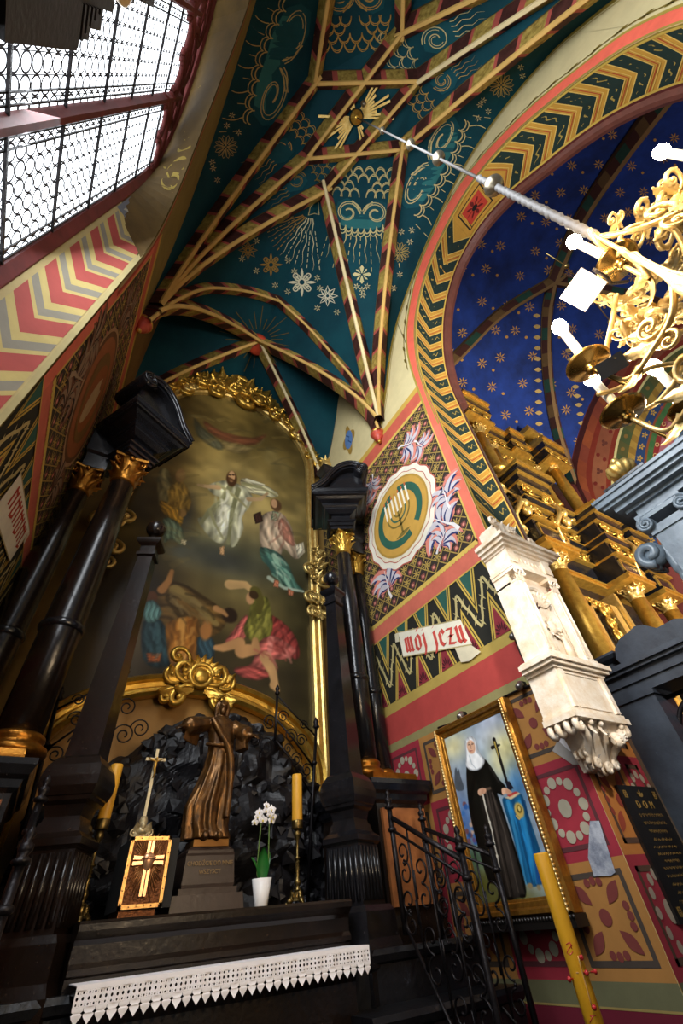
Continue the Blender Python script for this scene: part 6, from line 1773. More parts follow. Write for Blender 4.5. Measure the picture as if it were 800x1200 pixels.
# small spotlights above the portrait and their cable
for (px, py, lab) in ((542,838,'small metal picture spotlight above the left corner of the portrait'),(611,803,'small metal picture spotlight on the wall between portrait and white monument'),(603,745,'small metal spotlight beside the white monument shaft')):
    w = onX(px, py, XR-.012); t = thing('wall_spotlight', w, lab, 'spotlight', 'small spotlights over the portrait')
    mb = MB(); mb.box(w+Vector((-.02,-.03,-.03)), w+Vector((.045,.03,.03))); mb.build('mount', M['iron'], t)
    mb = MB(); mb.lathe([(.02,-.03),(.034,-.02),(.036,.05),(.03,.055)], n=14, M4=Matrix.Translation(w+Vector((-.05,0,-.02))) @ Matrix.Rotation(.9, 4, 'Y')); mb.build('lamp_head', mat('satin_chrome', '#8a8480', .3, .8), t)
mb = MB(); P = [onX(px, py, XR-.006) for px, py in ((513,853),(542,843),(580,822),(609,808),(625,800),(622,785),(612,770),(604,750))]
mb.tube(catmull(P, 5), .012, 6); o = mb.build('cable', M['iron']); tag(o, 'dark cable running along the olive strip above the saint portrait', 'cable')
# ================================================================== WHITE STONE MONUMENT ON THE PIER
mo = thing('stone_tabernacle', U(1.0, .57, .18), 'tall white carved stone wall tabernacle on the corner of the painted pier', 'monument')
WS = M['white']
def sbox(mb, x0, x1, y0, z0, z1, y1=.612): mb.box(U(x0,y0,z0), U(x1,y1,z1))
mb = MB(); 
for (x0,x1,y0,z0,z1) in ((.908,1.112,.530,.268,.280),(.914,1.106,.534,.280,.288),(.918,1.102,.537,.288,.375),(.912,1.108,.532,.375,.383),(.902,1.120,.524,.383,.391),(.896,1.128,.518,.391,.402),(.908,1.116,.526,.402,.410)): sbox(mb,x0,x1,y0,z0,z1)
sbox(mb,.926,.940,.531,.290,.372); sbox(mb,1.080,1.094,.531,.290,.372); sbox(mb,.950,1.070,.535,.292,.296); sbox(mb,.950,1.070,.535,.366,.370)
mb.build('pedestal', WS, mo)
mb = MB()
sbox(mb,.932,1.112,.562,.410,.668)                                   # back slab
for xa in (.930,1.076):
    sbox(mb,xa,xa+.038,.534,.410,.420); sbox(mb,xa+.003,xa+.035,.538,.420,.622)
    for k in range(2): mb.tube([U(xa+.009+.019*k,.5375,.425), U(xa+.009+.019*k,.5375,.618)], .012, 6)
mb.build('shaft', WS, mo)
for xa in (.930,1.076):
    mb = MB(); sbox(mb,xa+.002,xa+.036,.537,.622,.628); sbox(mb,xa-.002,xa+.040,.532,.655,.664)
    for k in range(3): leaf(mb, U(xa+.006+.013*k,.537,.628), EZ, -EY, .11, .06, .4)
    for k in (0, 1): mb.tube(spiral(U(xa+.004+.030*k,.533,.648), EX*(1 if k else -1), EZ, .035, .008, -2, 5, 16), .010, 5)
    mb.build('pilaster_capital', WS, mo)
mb = MB()                                                            # arched niche with relief figures
pth = [U(.975,.560,.42), U(.975,.560,.585)]+[U(1.022-.047*math.cos(a),.560,.585+.045*math.sin(a)) for a in [PI*k/14 for k in range(15)]]+[U(1.069,.560,.585), U(1.069,.560,.42)]
mb.tube(pth, .028, 7); mb.tube([p+Vector((0,-.02,0)) for p in pth], .014, 6)
mb.build('niche_arch', WS, mo)
for (x, z, h) in ((.990,.425,.085),(1.052,.425,.085)):
    mb = MB(); b = U(x,.556,z); mb.lathe([(.05,0),(.045,.1),(.032,.2),(.036,.25),(.014,.28)], b, 12, sy=.7); mb.sphere(b+EZ*.315, .032, 10)
    for sg in (-1, 1): leaf(mb, b+EZ*.22+EX*sg*.02, EX*sg*.7+EZ*.5, -EY, .12, .07, .2)
    mb.build('relief_figure', WS, mo)
mb = MB()
b = U(1.022,.556,.50); mb.lathe([(.05,-.05),(.06,0),(.05,.06),(.03,.1)], b, 12, sy=.6)
for k in range(9): a = 2*PI*k/9; leaf(mb, b+EZ*.02, EX*math.cos(a)+EZ*math.sin(a), -EY, .13, .06, .25)
b = U(1.022,.556,.585)
for k in range(7): a = PI*(k+.5)/7; leaf(mb, b-EZ*.04, EX*math.cos(a)+EZ*math.sin(a), -EY, .16, .08, .2)
for x in (1.0,1.044): mb.sphere(U(x,.553,.60), .028, 8)
mb.build('relief', WS, mo)
mb = MB()
for (x0,x1,y0,z0,z1) in ((.926,1.120,.532,.664,.674),(.930,1.116,.536,.674,.682),(.932,1.114,.538,.682,.725),(.926,1.122,.532,.725,.732),(.918,1.136,.524,.732,.742),(.910,1.150,.516,.742,.754),(.902,1.166,.508,.754,.766)): sbox(mb,x0,x1,y0,z0,z1)
for k in range(11): mb.sphere(U(.945+.016*k,.538,.703), (.022,.012,.03), 6)
for xa in (.930,1.083):
    sbox(mb,xa,xa+.033,.532,.682,.725)
mb.build('entablature', WS, mo)
mb = MB()
pol = [U(.915,.525,.766),U(1.13,.525,.766),U(1.10,.525,.778),U(1.05,.525,.790),U(1.0,.525,.812),U(.965,.525,.826),U(.93,.525,.822),U(.912,.525,.80)]
mb.prism(pol, EY*.25)
for k in range(5):
    x = .93+.04*k; scroll(mb, U(x,.522,.775+.03*(1-k/5)), EX*(1 if k % 2 else -1), EZ, .14-.014*k, 1, .14)
for k in range(4): leaf(mb, U(.93+.02*k,.522,.79), EZ+EX*(k-1.5)*.3, -EY, .14, .08, .3)
mb.build('crest', WS, mo)
mb = MB()                                                            # console below with volutes and an angel's head
mb.hull8([U(.985,.585,.185),U(1.055,.585,.185),U(1.055,.612,.185),U(.985,.612,.185)], [U(.960,.540,.268),U(1.09,.540,.268),U(1.09,.612,.268),U(.960,.612,.268)])
for (xa, d) in ((.925,-1),(1.085,1)):
    for y in (.540,.562,.584,.604): mb.tube(spiral(U(xa,y,.254), EX*d, EZ, .06, .015, PI/2, -3.6, 14), .028, 6)
    mb.tube(catmull([U(xa-d*.005,.545,.262), U(xa-d*.022,.548,.236), U(xa-d*.035,.566,.215), U(xa-d*.04,.58,.195)], 5), [.035]*6+[.03]*5+[.024]*5, 8)
for (x, z, r) in ((.985,.194,.042),(1.018,.186,.045),(1.048,.194,.042),(.962,.212,.034)):
    for y in (.572,.584,.596): mb.tube(spiral(U(x,y,z), EX, EZ, r, r*.2, 0, 3.2*PI, 18), .016, 6)
mb.build('console', WS, mo)
mb = MB(); b = U(1.040,.540,.232)
mb.sphere(b, (.045,.045,.055), 14); mb.sphere(b+EZ*.03+EY*.012, (.052,.045,.042), 12); mb.sphere(b-EY*.044-EZ*.004, .010, 6); mb.sphere(b-EY*.036-EZ*.028, (.016,.01,.006), 6)
for sg in (-1, 1):
    mb.sphere(b-EY*.038+EX*sg*.017+EZ*.010, .008, 6)
    for k in range(3): leaf(mb, b+EX*sg*.04-EZ*(.02-.02*k), EX*sg+EZ*(.9-.5*k), -EY, .14-.02*k, .07, .25)
mb.build('angel_head', WS, mo)
for x in (.965,1.0,1.075): mb = MB(); mb.sphere(U(x,.537,.262), .026, 8); leaf(mb, U(x,.54,.262), -EZ, -EY, .10, .06, .3); mb.build('rosette', WS, mo)
# ---- dark memorial plaque on the jamb
pq = thing('memorial_plaque', U(1.15,.605,-.045), 'black memorial plaque with small gilt lettering on the painted pier', 'plaque')
mb = MB(); x0, x1, z0, z1 = 1.070, 1.217, -.052, .165
mb.box(U(x0,.602,z0), U(x1,.610,z1)); mb.build('slab', mat('plaque_stone', '#16120f', .35, 0, .3, 10), pq)
gt = mat('plaque_gilding', '#b8924e', .45, .4)
DQ = Decal(lambda u, v, h: U(u, .602, v)-EY*(h*1.2)); DQ.mats = [gt]
rnd = random.Random(9)
for (xx, zz) in ((x0+.016,z1-.016),(x1-.016,z1-.016),(x0+.016,z0+.016),(x1-.016,z0+.016)):
    DQ.ring(xx, zz, .006, .0022, gt, .003, n=14)
    for k in range(4): a = PI/4+k*PI/2; DQ.lens(xx, zz, xx+.010*math.cos(a), zz+.010*math.sin(a), .004, gt, .003, 4)
for (xx, zz, a) in ((1.144,.148,1.57),(1.144,.148,.7),(1.144,.148,2.4)): DQ.lens(xx, zz-.004, xx+.014*math.cos(a), zz-.004+.014*math.sin(a), .006, gt, .003, 5)
for r, (z, w, hh) in enumerate([(.112,.085,.010),(.098,.075,.009),(.084,.060,.009),(.070,.062,.006),(.058,.088,.006),(.047,.080,.006),(.036,.056,.006),(.025,.086,.006),(.013,.088,.006),(.001,.08,.006),(-.011,.07,.006),(-.023,.09,.006),(-.034,.05,.006)]):
    x = 1.144-w/2
    while x < 1.144+w/2:
        L = rnd.uniform(.005,.013); n = max(2, int(L/.0022))
        q = [(x+L*k/n, z+hh*(.5*math.sin(k*2.3+r)*(.5+.5*rnd.random()))) for k in range(n+1)]
        DQ.line(q, .0012, gt, .003); x += L+.003
DQ.build('gilt_script', pq)
text_obj('D  O  M', .075, U(1.144,.6012,.124), EX, EZ, -EY, gt, 'inscription', pq)

# ================================================================== PASCHAL CANDLE
pc = thing('paschal_candle', U(.552,.441,ZF), 'tall thick yellow candle with red wax studs in front of the saint portrait', 'candle')
c = U(.552,.441,0); c.z = 0; zt_ = onX(632,1000,.552).z
pr = .036
mb = MB(); mb.lathe([(pr,.55),(pr,zt_-.006),(pr*.93,zt_),(pr*.3,zt_-.004)], c, 28); mb.build('wax', mat('paschal_wax', '#d29a20', .4, 0, .12, 6, spec=.4), pc)
mb = MB(); mb.lathe([(.16,0),(.16,.03),(.05,.06),(.025,.12),(.025,.45),(.06,.48),(.06,.52),(.045,.56)], c, 24); mb.build('stand', M['brass'], pc)
view = Vector((-c.x, -c.y, 0)).normalized(); sdv = EZ.cross(view)
rw = mat('red_wax', '#b3262a', .35); gw = mat('pale_wax_line', '#b98a4a', .5)
def onc(px, py):           # point on the candle's near surface along the picture ray
    d = ray(px, py); a = d.x*d.x+d.y*d.y; b = -2*(d.x*c.x+d.y*c.y); cc = c.x**2+c.y**2-pr*pr; q = max(0, b*b-4*a*cc); t = (-b-math.sqrt(q))/(2*a); return EYE+d*t
for (px, py) in ((678,1122),(684,1140),(692,1139),(671,1147),(694,1180)):
    p = onc(px, py); n = (p-Vector((c.x,c.y,p.z))).normalized()
    mb = MB(); mb.lathe([(.003,-.004),(.0035,.012),(.0085,.014),(.0095,.019),(.006,.024),(.001,.025)], n=12, M4=Matrix.Translation(p) @ n.to_track_quat('Z','Y').to_matrix().to_4x4()); mb.build('wax_stud', rw, pc)
mb = MB()
for L in (((668,1142),(676,1140),(684,1140),(692,1139)),((677,1120),(680,1132),(685,1150),(690,1168),(694,1182))): mb.tube([onc(*p) for p in L], .0028, 5)
mb.build('incised_cross', gw, pc)
mb = MB()
for L in (((663,1107),(667,1104),(670,1108),(666,1112)),((666,1112),(664,1117),(668,1119),(671,1115)),((667,1104),(670,1112))): mb.tube([onc(*p) for p in L], .002, 5)
for L in (((691,1198),(695,1190)),((691,1191),(698,1190))): mb.tube([onc(*p) for p in L], .0022, 5)
mb.build('alpha_mark', rw, pc)

# ================================================================== BLACK MARBLE PORTAL IN THE ARCH
_U0 = U
def U(x, y, z): return _U0(x+.055, y, z)      # the portal stands at the outer edge of the arch
po = thing('marble_portal', U(1.2,-.06,ZF), 'black marble portal with lintel and broken pediment filling the arch', 'portal')
YC = -.065
def pmir(f):
    for sg in (1, -1): f(lambda y: YC+sg*(y-YC), sg)
def ybox(mb, x0, x1, ya, yb, z0, z1): mb.box(U(x0,min(ya,yb),z0), U(x1,max(ya,yb),z1))
def post(Y, sg):
    mb = MB(); ybox(mb,1.165,1.255,Y(.495),Y(.600),ZF,.350); ybox(mb,1.158,1.262,Y(.49),Y(.606),.340,.352); ybox(mb,1.157,1.17,Y(.515),Y(.58),-.2,.10)
    mb.build('post', M['slate'], po)
pmir(post)
mb = MB()
for (x0, w, z0, z1) in ((1.165,.605,.352,.376),(1.158,.61,.376,.386),(1.160,.608,.386,.400),(1.145,.615,.400,.408),(1.135,.62,.408,.420)): ybox(mb,x0,1.28,YC-w-.03,YC+w+.06,z0,z1)
mb.build('lintel', M['slate'], po)
def frag(Y, sg):
    mb = MB(); pts = [(.525,.420),(.535,.445),(.525,.470),(.500,.487),(.470,.492),(.450,.498),(.430,.492),(.405,.470),(.36,.472),(.33,.458),(.31,.42)]
    mb.prism([U(1.165,Y(a),b) for a, b in pts], EX*.34); mb.build('pediment_fragment', M['slate'], po)
    mb = MB(); w = U(1.21,Y(.580),0); mb.rect(w.x,w.y,.07,.07,R_(0,[(0,.42),(.0,.450),(.02,.455),(.03,.462),(.03,.468)])); mb.build('corner_pedestal', M['slate'], po)
pmir(frag)
# upper aedicule
mb = MB(); 
for (x0, w, z0, z1) in ((1.150,.34,.745,.765),(1.140,.36,.765,.775),(1.120,.375,.775,.79),(1.105,.395,.79,.80),(1.095,.405,.80,.818),(1.09,.408,.818,.828)): ybox(mb,x0,1.30,YC-w,YC+w,z0,z1)
mb.build('cornice', M['blklit'], po)
def pil(Y, sg):
    mb = MB(); ybox(mb,1.155,1.26,Y(.175),Y(.275),.420,.70); ybox(mb,1.150,1.265,Y(.17),Y(.28),.42,.445); ybox(mb,1.150,1.262,Y(.172),Y(.278),.675,.682)
    mb.build('pilaster', M['blklit'], po)
    mb = MB(); ybox(mb,1.143,1.265,Y(.165),Y(.287),.722,.745)
    for y in (.176,.274):
        for x in (1.146,1.16,1.18,1.2): mb.tube(spiral(U(x,Y(y),.712), EY*(1 if (y > .2)==(sg > 0) else -1), EZ, .085, .012, PI/2, PI/2-5*PI*.9, 24), .02, 6)
        mb.lathe([(.08,0),(.08,.25)], n=18, M4=Matrix.Translation(U(1.15,Y(y),.712)) @ Matrix.Rotation(PI/2,4,'Y'))
    mb.tube([U(1.15,Y(.176),.735), U(1.15,Y(.274),.735)], .03, 8); mb.build('ionic_capital', M['blklit'], po)
    mb = MB()
    for x in (1.165,1.19,1.215): mb.tube(spiral(U(x,Y(.315),.645), EY*sg, EZ, .13, .03, -PI/2, PI*1.6, 24), .05, 7)
    mb.lathe([(.13,0),(.13,.22)], n=20, M4=Matrix.Translation(U(1.165,Y(.315),.645)) @ Matrix.Rotation(PI/2,4,'Y'))
    mb.tube(catmull([U(1.19,Y(.285),.655), U(1.19,Y(.283),.61), U(1.19,Y(.288),.55), U(1.19,Y(.30),.47)], 6), [.06]*10+[.04]*9, 8); mb.build('side_scroll', M['blklit'], po)
    mb = MB(); w = U(1.19,Y(.24),0); mb.rect(w.x,w.y,.16,.13,R_(0,[(0,.828),(0,.842),(.02,.846),(.03,.852),(.03,.860)])); mb.build('attic_pedestal', M['blk'], po)
pmir(pil)
mb = MB(); pol = [U(1.18,YC+.17*math.cos(a),.828+.11*math.sin(a)) for a in [PI*k/24 for k in range(25)]]; mb.prism(pol, EX*.4)
for k in range(1): mb.tube([U(1.175,YC+.175*math.cos(a),.828+.115*math.sin(a)) for a in [PI*k/24 for k in range(25)]], .04, 6)
mb.build('round_pediment', M['blklit'], po)
mb = MB(); ybox(mb,1.24,1.25,YC-.17,YC+.17,.42,.745); mb.build('back_panel', M['blklit'], po)
# gilded urns
for sg, lab in ((1,'gilded fluted urn on the black marble portal'),):
    y = YC+sg*(.24-YC); t = thing('gilded_urn', U(1.17,y,.860), lab, 'urn'); c = U(1.17,y,.860)
    mb = MB(); mb.lathe([(.07,0),(.075,.02),(.03,.05),(.03,.09),(.05,.11)], c, 18); mb.build('foot', M['gold'], t)
    mb = MB(); n = 44; prof = [(.05,.10),(.11,.13),(.15,.18),(.162,.23),(.15,.28),(.10,.315),(.05,.33)]
    vs = []; 
    for r, z in prof:
        for k in range(n): a = 2*PI*k/n; rr_ = r*(1+.06*(1 if k % 4 < 2 else -1)); vs.append(c+Vector((rr_*math.cos(a), rr_*math.sin(a), z)))
    mb.add(vs, [(i*n+k,i*n+(k+1) % n,(i+1)*n+(k+1) % n,(i+1)*n+k) for i in range(len(prof)-1) for k in range(n)]+[tuple(range(n))[::-1]], 0, True); mb.build('bowl', M['goldp'], t)
    mb = MB(); mb.lathe([(.05,.325),(.06,.335),(.03,.35)], c, 16); mb.sphere(c+EZ*.385, .05, 14); mb.build('knob', M['goldp'], t)
# iron gate in the portal
gtg = thing('iron_gate', U(1.21,YC,ZF), 'black iron gate with large rings under the black marble lintel', 'gate')
mb = MB()
for k in range(7):
    y = .43-.165*k; mb.tube(spiral(U(1.215,y,.245), EY, EZ, .30, .30, 0, 2*PI, 40), .022, 6); mb.tube(spiral(U(1.215,y,.06), EY, EZ, .30, .30, 0, 2*PI, 40), .022, 6)
    for sg in (-1, 1): mb.tube(spiral(U(1.212,y+sg*.045,.245), EY*sg, EZ, .12, .03, PI, 4.4*PI, 24), .014, 5)
    mb.tube(spiral(U(1.212,y+.083,.16), EY, EZ, .06, .02, 0, 3*PI, 18), .014, 5)
mb.build('ring_work', M['iron'], gtg)
for z in (.335,.152,-.03):
    mb = MB(); mb.tube([U(1.215,.50,z), U(1.215,-.62,z)], .02, 6); mb.build('crossbar', M['iron'], gtg)

U = _U0
# ================================================================== GILDED HIGH ALTAR IN THE NAVE
ga = thing('gilded_altar', U(2.3,.95,ZF), 'towering gilded and black altarpiece seen through the arch', 'altar')
G1, G2, G3, BK = mat('altar_gilding', '#e2b24c', .32, .68, 0, 9, '#bd8a34', .2, 60), mat('altar_gilding_pale', '#ecc878', .34, .68, 0, 9, '#cfa24c', .2, 60), M['goldd'], M['blk']
def gbox(mb, x0, x1, y0, z0, z1, mi=0): mb.box(U(x0,y0,z0), U(x1,1.15,z1), mi)
def carved(mb, x0, x1, y, z0, z1, seed=0):      # running foliage of scrolls
    h = (z1-z0)*S; n = max(1, int((x1-x0)*S/(h*1.25)))
    for k in range(n):
        p = U(x0+(x1-x0)*(k+.5)/n, y, (z0+z1)/2)
        mb.tube(spiral(p, EX, EZ*(1 if k % 2 else -1), h*.5, h*.1, PI, 4*PI, 14), h*.11, 5)
        leaf(mb, p+EX*h*.3, EX+EZ*(.8 if k % 2 else -.8), -EY, h*.55, h*.35, .3); leaf(mb, p-EX*h*.3, -EX+EZ*(-.8 if k % 2 else .8), -EY, h*.5, h*.35, .3)
        mb.sphere(p-EY*h*.1, h*.14, 6)
def gcol(x, y, zb, zt, r, m=G1):
    c = U(x, y, zb); h = (zt-zb)*S; R = r*S; mb = MB()
    mb.lathe([(R*1.4,-.02),(R*1.45,.06),(R*1.15,.12),(R*1.2,.18),(R*1.0,.22),(R*1.03,h*.4),(R*.9,h)], c, 24); o = mb.build('column', m, ga)
    mb = MB(); acap(mb, c+EZ*h, R*.92, R*2.1); mb.build('column_capital', G2, o)
Y0 = .85
# core walls
mb = MB(); gbox(mb,1.55,1.99,.98,ZF,2.5); gbox(mb,2.42,3.06,.98,ZF,2.4); gbox(mb,1.99,2.42,.98,1.14,1.86); gbox(mb,1.99,2.42,1.06,ZF,1.2); gbox(mb,1.6,2.0,.98,1.8,2.5); mb.build('body', BK, ga)
gcol(1.875,.86,.66,1.145,.046); gcol(2.58,.86,.66,1.165,.046); gcol(2.95,.86,.66,1.18,.046)
mb = MB()
for x in (1.875,2.58,2.95): 
    mb = MB(); w = U(x,.86,0); mb.rect(w.x,w.y,.22,.22,R_(0,[(0,ZF),(0,.60),(.03,.62),(.04,.635),(.02,.65),(0,.655)])); mb.build('column_pedestal', BK, ga)
# doorway frames (carved strips beside the dark opening)
mb = MB(); gbox(mb,2.16,2.20,.94,ZF,1.10); gbox(mb,2.36,2.42,.92,ZF,1.12); gbox(mb,2.05,2.42,.94,1.08,1.14); gbox(mb,2.43,2.46,.90,ZF,1.2); mb.build('opening_frame', G2, ga)
mb = MB()
for k in range(9): 
    z = .5+.07*k; p = U(2.28,.93,z); mb.tube(spiral(p, EX, EZ, .17, .04, 0, 3.4*PI, 16), .035, 5); leaf(mb, p, EX*(1 if k % 2 else -1)+EZ, -EY, .22, .14, .3)
carved(mb,2.05,2.40,.935,1.09,1.135); mb.build('carved_strip', G1, ga)
mb = MB(); gbox(mb,2.20,2.36,.955,ZF,1.08); mb.build('panel', mat('altar_panel_dark', '#2a1c10', .5), ga)
mb = MB(); mb.tube([U(2.06,.93,.4), U(2.06,.93,.80)], .035, 8); mb.tube(spiral(U(2.05,.93,.83), EX, EZ, .12, .03, -PI/2, 3.4*PI, 24), .03, 6); mb.build('crozier', G1, ga)
# lower entablature, breaking forward over each column
segs = [(1.55,1.74,.0),(1.74,2.01,.14),(2.01,2.45,.0),(2.45,2.72,.14),(2.72,2.83,.0),(2.83,3.06,.14)]
mg = MB(); mk = MB(); mc = MB(); mgl = MB()
for (a, b, d) in segs:
    y = .93-d
    gbox(mg,a,b,y-.01,1.245,1.262); gbox(mg,a,b,y-.02,1.262,1.275)
    gbox(mk,a,b,y+.005,1.275,1.40)
    if d:
        for (u0,u1,v0,v1) in ((a+.02,b-.02,1.292,1.300),(a+.02,b-.02,1.375,1.383),(a+.02,a+.030,1.292,1.383),(b-.030,b-.02,1.292,1.383)): mg.box(U(u0,y-.003,v0), U(u1,y+.02,v1))
    gbox(mg,a,b,y-.022,1.40,1.415); gbox(mk,a,b,y-.0,1.415,1.50); carved(mc,a,b,y-.012,1.42,1.498); mc.build('carved_frieze', G1, ga); mc = MB()
    gbox(mg,a,b,y-.022,1.50,1.512); gbox(mk,a,b,y-.028,1.512,1.55); gbox(mg,a,b,y-.03,1.55,1.56); gbox(mk,a,b,y-.012,1.56,1.65); carved(mc,a,b,y-.026,1.565,1.648); mc.build('carved_frieze', G1, ga); mc = MB()
    gbox(mg,a,b,y-.035,1.65,1.665); gbox(mk,a,b,y-.045,1.665,1.71)
    for q in range(3): gbox(mk if q == 1 else mgl,a-(.012*q if d else 0),b+(.012*q if d else 0),y-.06-.016*q,1.71+.022*q,1.732+.022*q)
    gbox(mg,a,b,y-.05,1.776,1.80)
mg.build('gilt_moulding', G1, ga); mk.build('black_band', BK, ga); mgl.build('cornice', G1, ga)
# upper tier
mb = MB(); gbox(mb,1.62,2.85,.93,1.83,1.885); mb.build('upper_plinth', BK, ga)
gcol(1.83,.88,1.90,2.285,.040,G1); gcol(2.68,.88,1.90,2.37,.040,G1); gcol(2.0,.91,1.90,2.26,.024,G1); gcol(2.45,.91,1.90,2.26,.024,G1)
mb = MB(); pth = [U(2.05,.93,1.9), U(2.05,.93,2.12)]+[U(2.22-.17*math.cos(a),.93,2.12+.13*math.sin(a)) for a in [PI*k/18 for k in range(19)]]+[U(2.39,.93,2.12), U(2.39,.93,1.9)]
mb.tube(pth, .10, 8); mb.tube([p+Vector((0,-.08,0)) for p in pth], .045, 6); mb.build('niche_frame', G1, ga)
mb = MB(); carved(mb,1.95,2.5,.94,2.27,2.36); mb.build('carved_strip', G1, ga)
mb = MB(); b = U(2.2,.93,1.92); mb.lathe([(.20,0),(.17,.3),(.13,.55),(.16,.7),(.05,.78)], b, 14); mb.sphere(b+EZ*.9, .10, 10)
for sg in (-1, 1): mb.tube([b+EZ*.66+EX*sg*.14, b+EZ*.45+EX*sg*.26-EY*.1, b+EZ*.55+EX*sg*.2-EY*.25], [.06,.05,.04], 7)
mb.build('statuette', G2, ga)
mg = MB(); mk = MB(); mc = MB()
for (a, b, d) in [(1.60,1.70,0),(1.70,1.96,.12),(1.96,2.25,0),(2.25,2.42,.05),(2.42,2.55,0),(2.55,2.82,.12)]:
    y = .93-d
    gbox(mg,a,b,y-.01,2.40,2.42); gbox(mk,a,b,y,2.42,2.50); carved(mc,a,b,y-.008,2.425,2.495); mc.build('carved_frieze', G1, ga); mc = MB()
    gbox(mg,a,b,y-.018,2.50,2.512); gbox(mk,a,b,y-.02,2.512,2.57)
    gbox(mg,a,b,y-.03,2.57,2.60); gbox(mg,a,b,y-.045,2.60,2.625)
mg.build('upper_cornice', G1, ga); mk.build('black_band', BK, ga)
for (x, sg) in ((1.85,1),(2.70,-1)):
    mb = MB(); pol = [U(x+sg*a, .82, z) for a, z in ((-.14,2.625),(-.14,2.69),(-.06,2.78),(.05,2.83),(.14,2.84),(.14,2.79),(.06,2.775),(-.02,2.72),(-.06,2.66),(.14,2.66),(.14,2.625))]; mb.prism(pol, EY*.5)
    carved(mb, x-.12, x+.12, .815, 2.63, 2.70)
    mb.build('pediment_fragment', G1, ga)
# winged scrolls and cherubs at the corners of the lower entablature
for (x, z, y) in ((1.97,1.47,.80),(2.69,1.47,.80),(1.70,1.47,.84)):
    mb = MB(); p = U(x, y, z)
    mb.tube(catmull([p+EZ*.75-EX*.05, p+EZ*.5+EX*.2-EY*.1, p+EZ*.15+EX*.05-EY*.2, p-EZ*.2-EX*.15-EY*.1, p-EZ*.5-EX*.02], 6), [.03]*6+[.06]*12+[.04]*7, 8)
    for q, s_ in ((p+EZ*.72, .34), (p-EZ*.5, .3)): mb.tube(spiral(q, EX, EZ, s_*.5, s_*.08, 0, 3.4*PI, 20), .04, 6)
    for k in range(4): leaf(mb, p+EZ*(.45-.12*k)+EX*.1, EX+EZ*(.8-.4*k), -EY, .42, .16, .3)
    mb.sphere(p-EY*.22+EZ*.12+EX*.12, .10, 10); mb.sphere(p-EY*.18-EZ*.05+EX*.16, (.12,.10,.15), 10)
    mb.tube([p-EY*.2-EZ*.02+EX*.22, p-EY*.28+EZ*.0+EX*.36], [.05,.035], 6)
    mb.build('winged_scroll', G2, ga)
# ================================================================== DARK RETABLE NEAR THE CAMERA (upper left edge)
rt = thing('dark_retable', U(-.21,-.2,ZF), 'dark carved wooden retable top silhouetted against the leaded window', 'cabinet')
mb = MB(); ybx = lambda ya, yb, z0, z1, x0=-.232, x1=-.2: mb.box(U(x0,ya,z0), U(x1,yb,z1))
ybx(-.48,.088,ZF,.60); ybx(-.49,.092,.585,.61,-.232,-.198); ybx(-.50,.096,.50,.655,-.228,-.196); mb.build('body', M['wood'], rt)
mb = MB()
ybx(-.47,.088,.655,.70); ybx(-.46,.078,.70,.735); ybx(-.44,.060,.735,.77); ybx(-.42,.045,.77,.85); ybx(-.2,.040,.85,.95)
pr_ = [U(-.204,.088-.004*k-.010*(k % 2),.66+.018*k) for k in range(8)]
for k in range(6): ybx(.06,.094-.006*k,.655+.012*k,.661+.012*k,-.228,-.197)
mb.tube([U(-.2,.094,.52), U(-.2,.094,.65)], .012, 6); mb.build('stepped_crest', M['wood'], rt)
mb = MB(); p = U(-.200,.040,.80); mb.sphere(p, (.03,.05,.09), 12); mb.build('pale_ornament', mat('pale_ornament', '#b59a6a', .5), rt)

# ================================================================== CHANDELIER
cd = thing('chandelier', U(.372,-.066,.58), 'large gilded chandelier with candle bulbs and leafy scroll arms', 'chandelier')
def at(px, py, k): return EYE+ray(px, py)*(S*k)
def above(b, px, py):               # point on the picture ray closest to straight above b
    d = ray(px, py); t = ((b.x)*d.x+(b.y)*d.y)/(d.x*d.x+d.y*d.y); return EYE+d*t
ax = U(.372,-.066,0); hub = lambda z: Vector((ax.x, ax.y, uz(z)))
bulbm = mat('lit_bulb', '#ffffff', .4, emit='#fff0d8', es=70.0)
ivory = mat('candle_tube', '#f3ecdc', .4)
chg = mat('chandelier_gilding', '#ecd59c', .34, .55, 0, 20, '#cfae6a', .15, 60); chd = mat('drip_pan_gilding', '#a98748', .25, .95)
mb = MB(); mb.lathe([(.008,.02),(.012,-.02),(.02,-.05),(.01,-.09),(.009,-.2),(.009,-.34),(.02,-.38),(.014,-.42),(.014,-.52),(.02,-.62),(.034,-.70),(.038,-.76),(.025,-.84),(.015,-.90),(.008,-.95)], hub(.58), 24); mb.build('stem', chg, cd)
specs = [ # saucer px, bulb px, depth factor
    ((724,308),(672,283),.50), ((690,428),(656,384),.49), ((731,484),(693,444),.47), ((842,190),(776,178),.48), ((812,478),(766,431),.47), ((845,520),(800,471),.45)]
